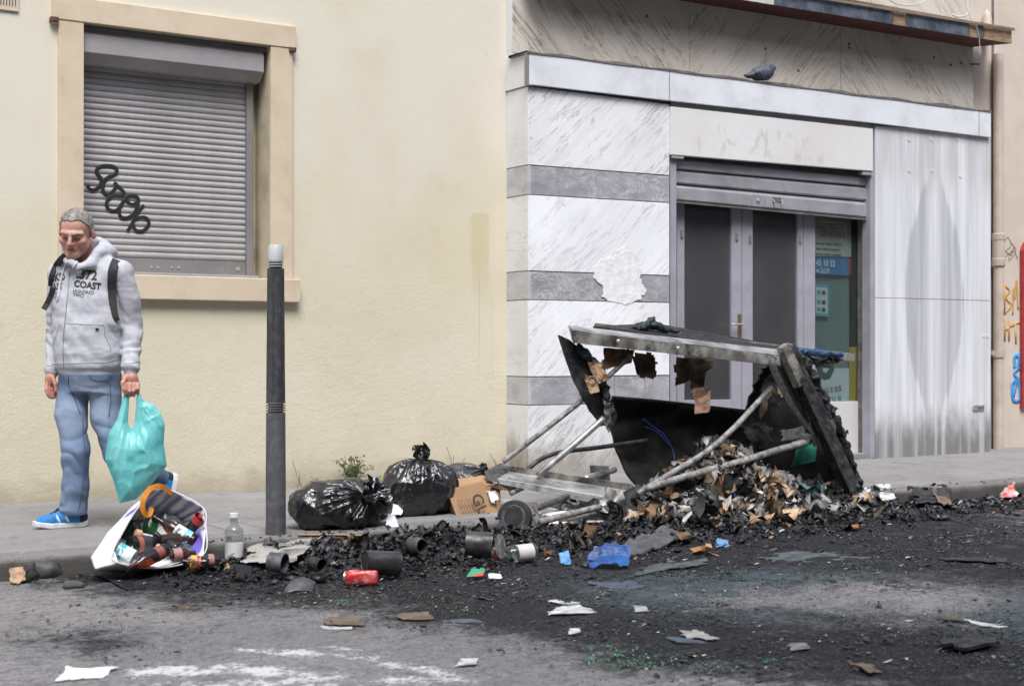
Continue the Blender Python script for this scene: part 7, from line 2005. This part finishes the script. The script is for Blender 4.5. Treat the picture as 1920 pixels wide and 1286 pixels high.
scrap('black_strip', 'charred strip lying beside the long white one', 'strip', [(1758,1160),(1800,1163),(1815,1170),(1766,1166)], M['card_burnt'], ragged=.25, seed=54, z=.008)
scrap('corrugated_scrap', 'flat brown corrugated cardboard on the road below the tins', 'cardboard', [(742,1150),(806,1146),(824,1164),(742,1169)], m_brown, ragged=.2, seed=55)
scrap('blue_sheet', 'thin slate blue sheet on the road beside the corrugated cardboard', 'sheet', [(822,1162),(888,1160),(940,1172),(806,1175)], m_slate, ragged=.3, seed=56, z=.003)
scrap('brown_scrap', 'scorched brown paper on the road left of the white sheet', 'paper', [(320,1128),(420,1130),(410,1146),(322,1150)], M['card_burnt'], ragged=.45, seed=57, amp=.010)
scrap('melted_sheet', 'cracked teal grey melted plastic below the spilled rubbish', 'plastic', [(1400,1038),(1620,1032),(1650,1050),(1380,1062)], m_teal, ragged=.5, seed=58, n=(60,24), amp=.005, freq=6, z=.006)
scrap('melted_sheet', 'teal grey melted plastic in front of the blue plastic piece', 'plastic', [(1190,1062),(1340,1046),(1345,1062),(1170,1086)], m_teal, ragged=.5, seed=59, n=(50,22), amp=.006, freq=6, z=.008)
scrap('melted_sheet', 'blackened plastic slab lifting off the road at the right edge', 'plastic', [(1700,1040),(1925,1050),(1925,1062),(1720,1056)], M['char'], ragged=.5, seed=60, n=(54,20), amp=.008, freq=6, z=.010)
scrap('melted_sheet', 'low blue grey melted film left of the brown patch of road', 'plastic', [(1090,1092),(1200,1086),(1260,1104),(1110,1112)], m_slate, ragged=.55, seed=61, n=(44,22), amp=.005, freq=7, z=.005)
scrap('black_slab', 'charred slab at the lower right of the black road', 'slab', [(1740,1206),(1880,1200),(1900,1218),(1760,1232)], M['char'], ragged=.3, seed=62, n=(26,14), amp=.014, freq=7, z=.018, thick=.012)
scrap('paper_scrap', 'white scorched paper by the foot of the container leg', 'paper', [(1640,940),(1672,938),(1684,958),(1650,964)], m_dirtyp, ragged=.25, seed=63, amp=.014, z=.03)
scrap('paper_scrap', 'small white scorched paper left of the container leg foot', 'paper', [(1606,952),(1632,950),(1642,963),(1612,966)], m_dirtyp, ragged=.25, seed=64, amp=.012, z=.03)
scrap('tan_card', 'crumpled tan cardboard piece in the rubbish right of the frame', 'cardboard', [(1516,930),(1570,924),(1580,946),(1528,957)], m_tan, ragged=.15, seed=65, amp=.018, z=.05, freq=16)
scrap('tan_card', 'small folded tan cardboard beside the container leg', 'cardboard', [(1572,932),(1602,938),(1606,950),(1578,950)], m_tan, ragged=.15, seed=66, amp=.014, z=.05, freq=16)
scrap('tan_paper', 'crumpled tan paper at the front of the burnt rubbish', 'paper', [(1342,962),(1390,960),(1406,985),(1352,998)], m_tan, ragged=.2, seed=67, amp=.022, z=.05, freq=18)
scrap('tan_paper', 'tan paper scrap high on the rubbish under the tubes', 'paper', [(1322,905),(1358,896),(1366,925),(1330,932)], m_tan, ragged=.2, seed=68, amp=.02, z=.22, freq=18)
scrap('black_plastic', 'charred flat plastic piece by the kerb at the right', 'plastic', [(1700,944),(1780,940),(1800,956),(1712,966)], M['char'], ragged=.25, seed=69, amp=.014, z=.02)
scrap('grey_board', 'brown grey board lying on the charred plastic by the kerb', 'board', [(1735,940),(1785,942),(1790,962),(1760,962)], m_brown, ragged=.15, seed=70, amp=.01, z=.035)
scrap('wrapper', 'red and white wrapper by the kerb at the right edge', 'wrapper', [(1866,935),(1905,930),(1912,940),(1876,944)], mat('red_wrapper', (.50,.07,.05), (.6,.55,.55), rough=.5, scale=14), ragged=.25, seed=71, amp=.014, z=.02)
scrap('wrapper', 'dark blue wrapper by the kerb left of the red one', 'wrapper', [(1842,938),(1866,936),(1868,946),(1846,947)], mat('navy_wrapper', (.08,.10,.22), (.2,.2,.25), rough=.5, scale=14), ragged=.25, seed=72, amp=.012, z=.02)
scrap('black_rag', 'long black rag twisted over the ash in front of the container', 'rag', [(1140,1034),(1260,1006),(1330,1012),(1180,1050)], m_gclo, ragged=.15, seed=73, amp=.03, n=(34,12), z=.025, freq=7, thick=.01)
scrap('blue_scrap', 'pale blue plastic scrap beside the maple leaf', 'plastic', [(1340,1016),(1366,1014),(1370,1028),(1342,1030)], mat('pale_blue_plastic', (.16,.30,.50), (.10,.2,.38), rough=.5), ragged=.25, seed=74, amp=.012, z=.012)
scrap('tan_scrap', 'tan scrap lying at the kerb in the lower left corner', 'paper', [(14,1082),(44,1078),(52,1096),(18,1098)], m_tan, ragged=.15, seed=75, amp=.01, z=.012)
# leaves
def leaf_obj(name, label, px, py, s, m, rot, lobes=5):
    q = G(px, py, ROAD_Z); q.z = float(ground_z(np.array([q.x]),np.array([q.y]))[0])+.014
    V = [q+Vector((0,0,.004))]; n = lobes*4
    for k in range(n):
        a = 2*math.pi*k/n+rot; r_ = s*(.55+.45*math.cos(lobes*(a-rot)/1.0)) if lobes > 1 else s*(.5+.5*abs(math.cos(a-rot)))
        V.append(q+Vector((math.cos(a)*r_, math.sin(a)*r_*1.5, .03*math.sin(a*2)+.01)))
    o = mesh_obj(name, V, [(0,k+1,(k+1)%n+1) for k in range(n)], m)
    sd3 = o.modifiers.new('t','SOLIDIFY'); sd3.thickness = .0015
    return tag(o, label, 'leaf')
leaf_obj('fallen_leaf', 'tan maple leaf lying on the burnt road', 1324, 1040, .085, mat('tan_leaf', (.42,.25,.14), (.33,.18,.09), rough=.8, scale=20), .4)
leaf_obj('fallen_leaf', 'curled orange leaf on the black ash right of the rubbish', 1597, 996, .07, mat('orange_leaf', (.42,.17,.03), (.25,.09,.02), rough=.7, scale=20), .1, 1)

def SP(px, py, bot, dy=0.0, up=.02):
    """point of an upright piece whose foot is surveyed at row bot on the ash"""
    g = G(px, bot, ROAD_Z); h = float(heap(np.array([g.x]), np.array([g.y]))[0])
    g = G(px, bot, ROAD_Z+min(h,.1)+up*0)
    return P(px, py, g.y+dy)
# papers under the sacks and wheel, melted grey lids along the kerb
thing_crumple('white_paper', 'white paper sheet standing between the two black bin bags', 'paper', [P(734,940,-2.0), P(760,946,-1.98), P(756,966,-2.06), P(728,964,-2.10)], 24, 20, .008, m_wp, ragged=.2, seed=81)
thing_crumple('white_paper', 'white paper leaning on the right of the slumped bin bag', 'paper', [P(726,958,-2.30), P(742,966,-2.32), P(752,992,-2.42), P(722,996,-2.42)], 24, 20, .008, m_wp, ragged=.2, seed=82)
thing_crumple('white_paper', 'white printed sheet under the frame tubes beside the wheel', 'paper', [P(1012,957,-2.30), P(1080,955,-2.26), P(1110,975,-2.44), P(1012,988,-2.52)], 18, 12, .006, m_wp, ragged=.05, seed=83)
thing_crumple('white_paper', 'white paper corner sticking out right of the wheel sheet', 'paper', [P(1085,962,-2.36), P(1135,972,-2.44), P(1140,980,-2.48), P(1075,980,-2.50)], 14, 8, .006, m_wp, ragged=.1, seed=84)
thing_crumple('corrugated_card', 'brown card edge under the wheel sheet', 'cardboard', [P(1012,986,-2.54), P(1092,972,-2.50), P(1100,980,-2.54), P(1016,995,-2.58)], 14, 6, .006, M['card'], ragged=.2, seed=85)
m_gsh = mat('ash_grey_plastic', (.30,.30,.295), (.21,.21,.205), rough=.6, scale=5, bump=.3, bscale=30, dirt=((.05,.05,.05),.7,7))
m_gsh2 = mat('frosted_grey_plastic', (.38,.38,.36), (.30,.29,.25), rough=.5, scale=5, bump=.2, dirt=((.04,.04,.04),.85,8))
thing_crumple('melted_plastic', 'pale grey melted plastic lid curving in front of the bollard', 'lid', [P(470,1016,-2.50), P(592,1004,-2.50), SP(572,1050,1056), SP(446,1062,1066)], 60, 34, .010, m_gsh2, ragged=.34, seed=86, freq=6, smooth=True, thick=.005)
thing_crumple('melted_plastic', 'long pale grey plastic sheet along the kerb under the bin bags', 'lid', [P(690,1000,-2.42), P(944,974,-2.40), SP(962,1004,1006), SP(700,1024,1030)], 90, 34, .010, m_gsh, ragged=.3, seed=87, freq=6, smooth=True, thick=.005)
thing_crumple('timber_lath', 'thin brown lath lying under the slumped bin bag', 'lath', [P(552,998,-2.42), P(690,1000,-2.44), P(690,1005,-2.46), P(552,1004,-2.46)], 20, 4, .003, M['card'], ragged=.1, seed=88)
thing_crumple('blue_plastic', 'bright blue torn plastic piece standing in the ash', 'plastic', [SP(1098,1020,1066,.06), SP(1191,1018,1062,.06), SP(1189,1062,1066), SP(1102,1066,1070)], 54, 36, .014, mat('bright_blue_plastic', (.008,.05,.21), (.015,.11,.36), rough=.45, scale=14, bump=.6, bscale=40, bdist=.01, dirt=((.03,.04,.06),.6,18)), ragged=.34, seed=89, freq=11)
thing_crumple('blue_plastic', 'small light blue plastic shred left of the big blue piece', 'plastic', [SP(1044,1034,1062,.04), SP(1068,1028,1062,.04), SP(1074,1058,1062), SP(1050,1060,1062)], 10, 14, .012, mat('light_blue_plastic', (.05,.22,.55), (.10,.33,.62), rough=.5, scale=20), ragged=.25, seed=90, freq=20)
thing_crumple('card_sliver', 'thin bent cardboard strip standing in the ash behind the blue plastic', 'cardboard', [SP(1072,994,1030,.06), SP(1082,992,1030,.06), SP(1104,1026,1030), SP(1096,1030,1032)], 5, 16, .008, M['card_burnt'], ragged=.05, seed=91)
thing_crumple('corrugated_card', 'dark corrugated cardboard under the base of the container', 'cardboard', [SP(1096,980,1012,.08), SP(1124,982,1012,.08), SP(1112,1010,1014), SP(1088,1008,1014)], 14, 10, .006, corr.m, ragged=.15, seed=92)
thing_crumple('corrugated_card', 'small tan corrugated grid on the ash right of the black rag', 'cardboard', [SP(1262,998,1016,.1), SP(1290,994,1016,.1), SP(1304,1008,1016), SP(1276,1014,1018)], 14, 8, .004, corr.m, ragged=.1, seed=93)
ct = thing_crumple('drink_carton', 'green and red torn drink carton by the lying glass bottle', 'carton', [SP(886,1060,1086,.05), SP(914,1066,1086,.05), SP(908,1080,1086), SP(868,1085,1088)], 12, 8, .006, mat('green_carton', (.03,.30,.16), (.55,.07,.05), rough=.5, scale=4, lo=.49, hi=.51), ragged=.08, seed=94)
thing_crumple('torn_label', 'white torn label scrap right of the green and red carton', 'label', [SP(912,1070,1086,.06), SP(940,1072,1086,.06), SP(946,1085,1087), SP(914,1086,1088)], 12, 8, .008, m_wp, ragged=.25, seed=95)

# tins, cans and bottles in the gutter
m_tin = mat('burnt_tin', (.055,.055,.058), (.10,.10,.105), rough=.42, metal=.6, scale=14, bump=.3, stretch=(1,1,1), dirt=((.02,.02,.02),.6,10))
m_tin2 = mat('grey_burnt_tin', (.16,.16,.165), (.08,.08,.085), rough=.45, metal=.5, scale=12, bump=.3, dirt=((.02,.02,.02),.6,9))
def tin(label, a, b, r, m, lid=False, crush=0.10, seed=1, cat='tin', group='burnt tins in the gutter'):
    a = Vector(a); b = Vector(b); L = (b-a).length
    e = empty('tin_can', a, label, cat, group)
    Mx = axis_matrix(a, b-a)
    pr = [(.001,.004),(r*.95,.004),(r,.0),(r,.006)]
    for k in range(8): pr += [(r*(1-.012*(k%2)), .01+(L-.02)*k/7)]
    pr += [(r*1.02,L-.005),(r*1.02,L),(r*.94,L),(r*.92,L*.55),(r*.9,.012),(.001,.010)]
    V, Fc = lathe_mesh(pr, 26, None, False)
    A = np.array(V)
    if crush:
        n = fbm(A[:,0]*22, A[:,1]*22, A[:,2]*18, seed, 2); A[:,:2] *= (1+crush*n)[:,None]; A[:,0] *= 1-crush*.6
    V = [Mx @ Vector(p) for p in A]
    o = mesh_obj('can_body', V, Fc, m, e, smooth=True); o.data.set_sharp_from_angle(angle=R(40))
    if lid:
        c = b+Vector((.035,-.01,-.005)); lathe('open_lid', [(.001,0),(r*.6,.001),(r*.97,.0),(r,.003),(.001,.004)], M['tube'] , e, 26, axis_matrix(c, (b-a).normalized()+Vector((.2,-.9,.25))))
    return e
tin('blackened tin lying open end right above the red can', SP(684,1053,1076), SP(748,1056,1080), .056, m_tin)
tin('blackened tin with its lid folded open beside the glass bottle', SP(874,1018,1038), SP(924,1022,1044), .062, m_tin, lid=True)
tin('small burnt tin seen end on below the melted lid by the bollard', SP(506,1052,1070), SP(534,1056,1074), .046, m_tin2)
tin('crushed grey tin lying in the gutter at the lower left', G(62,1086,ROAD_Z)+Vector((0,0,.04)), G(112,1080,ROAD_Z)+Vector((0,0,.04)), .045, m_tin2, crush=.35, seed=4)
tin('burnt tin half buried in the ash between slumped bag and tin lid', SP(770,1020,1036), SP(792,1024,1040), .036, m_tin2, crush=.2, seed=6)
tin('small black tin ring in the ash right of the melted lid', SP(584,1056,1070), SP(604,1060,1074), .032, m_tin)
thing_crumple('tin_shell', 'flattened grey tin shell on the road left of the red can', 'tin', [SP(542,1076,1108,.07), SP(596,1078,1108,.07), SP(590,1104,1108), SP(520,1110,1112)], 20, 12, .010, m_tin2, ragged=.08, seed=97, freq=6, curl=.03, smooth=True)
rc = empty('drink_can', G(675,1096,ROAD_Z), 'crushed red drink can lying on the ash', 'can')
a = SP(648,1082,1096); b = SP(708,1083,1098); Lc = (b-a).length; rr = .036
pr = [(rr*.78,0),(rr*.80,.004),(rr,.012),(rr*1.0,Lc*.3),(rr*.86,Lc*.5),(rr*.9,Lc*.7),(rr*.8,Lc*.95),(rr*.7,Lc)]
V, Fc = lathe_mesh(pr, 30, None, True); A = np.array(V)
n = fbm(A[:,0]*40, A[:,1]*40, A[:,2]*30, 4, 2); tcr = np.clip(A[:,2]/Lc,0,1); A[:,0] *= (1-.62*tcr+.35*n); A[:,1] *= (1+.15*tcr+.25*n)
Mx = axis_matrix(a, b-a)
m_rc = mat('red_can_print', (.52,.03,.03), (.60,.05,.045), rough=.35, metal=.3, scale=8, bump=.2, dirt=((.62,.55,.55),.55,30))
mesh_obj('can_wall', [Mx @ Vector(p) for p in A], Fc, m_rc, rc, smooth=True)
lathe('can_lid', [(.001,-.001),(rr*.55,-.002),(rr*.70,.002),(rr*.78,-.004),(rr*.82,-.003),(rr*.80,.004)], mat('can_aluminium', (.55,.55,.56), (.4,.4,.41), rough=.35, metal=.8), rc, 26, Mx)
bottle(SP(1004,1034,1050), SP(930,1042,1056), .044, 'clear', 'clear glass bottle with a red neck lying among the tins', lab=(.55,.54,.52), cap=(.50,.06,.05), group='loose bottles in the gutter', sh='short', labpos=(.1,.5))
bottle(P(1395,905,-2.42), P(1338,922,-2.50), .034, 'clear', 'sooty clear plastic bottle on top of the burnt rubbish', group='loose bottles in the gutter', sh='short')
st = lump('stone', [G(136,1102,ROAD_Z)+Vector((-.02,0,.012)), G(142,1102,ROAD_Z)+Vector((.02,0,.012))], [.025,.018], M['kerb'], None, .006, .008, 30, 33)
tag(st, 'grey stone chip on the road at the lower left', 'stone')
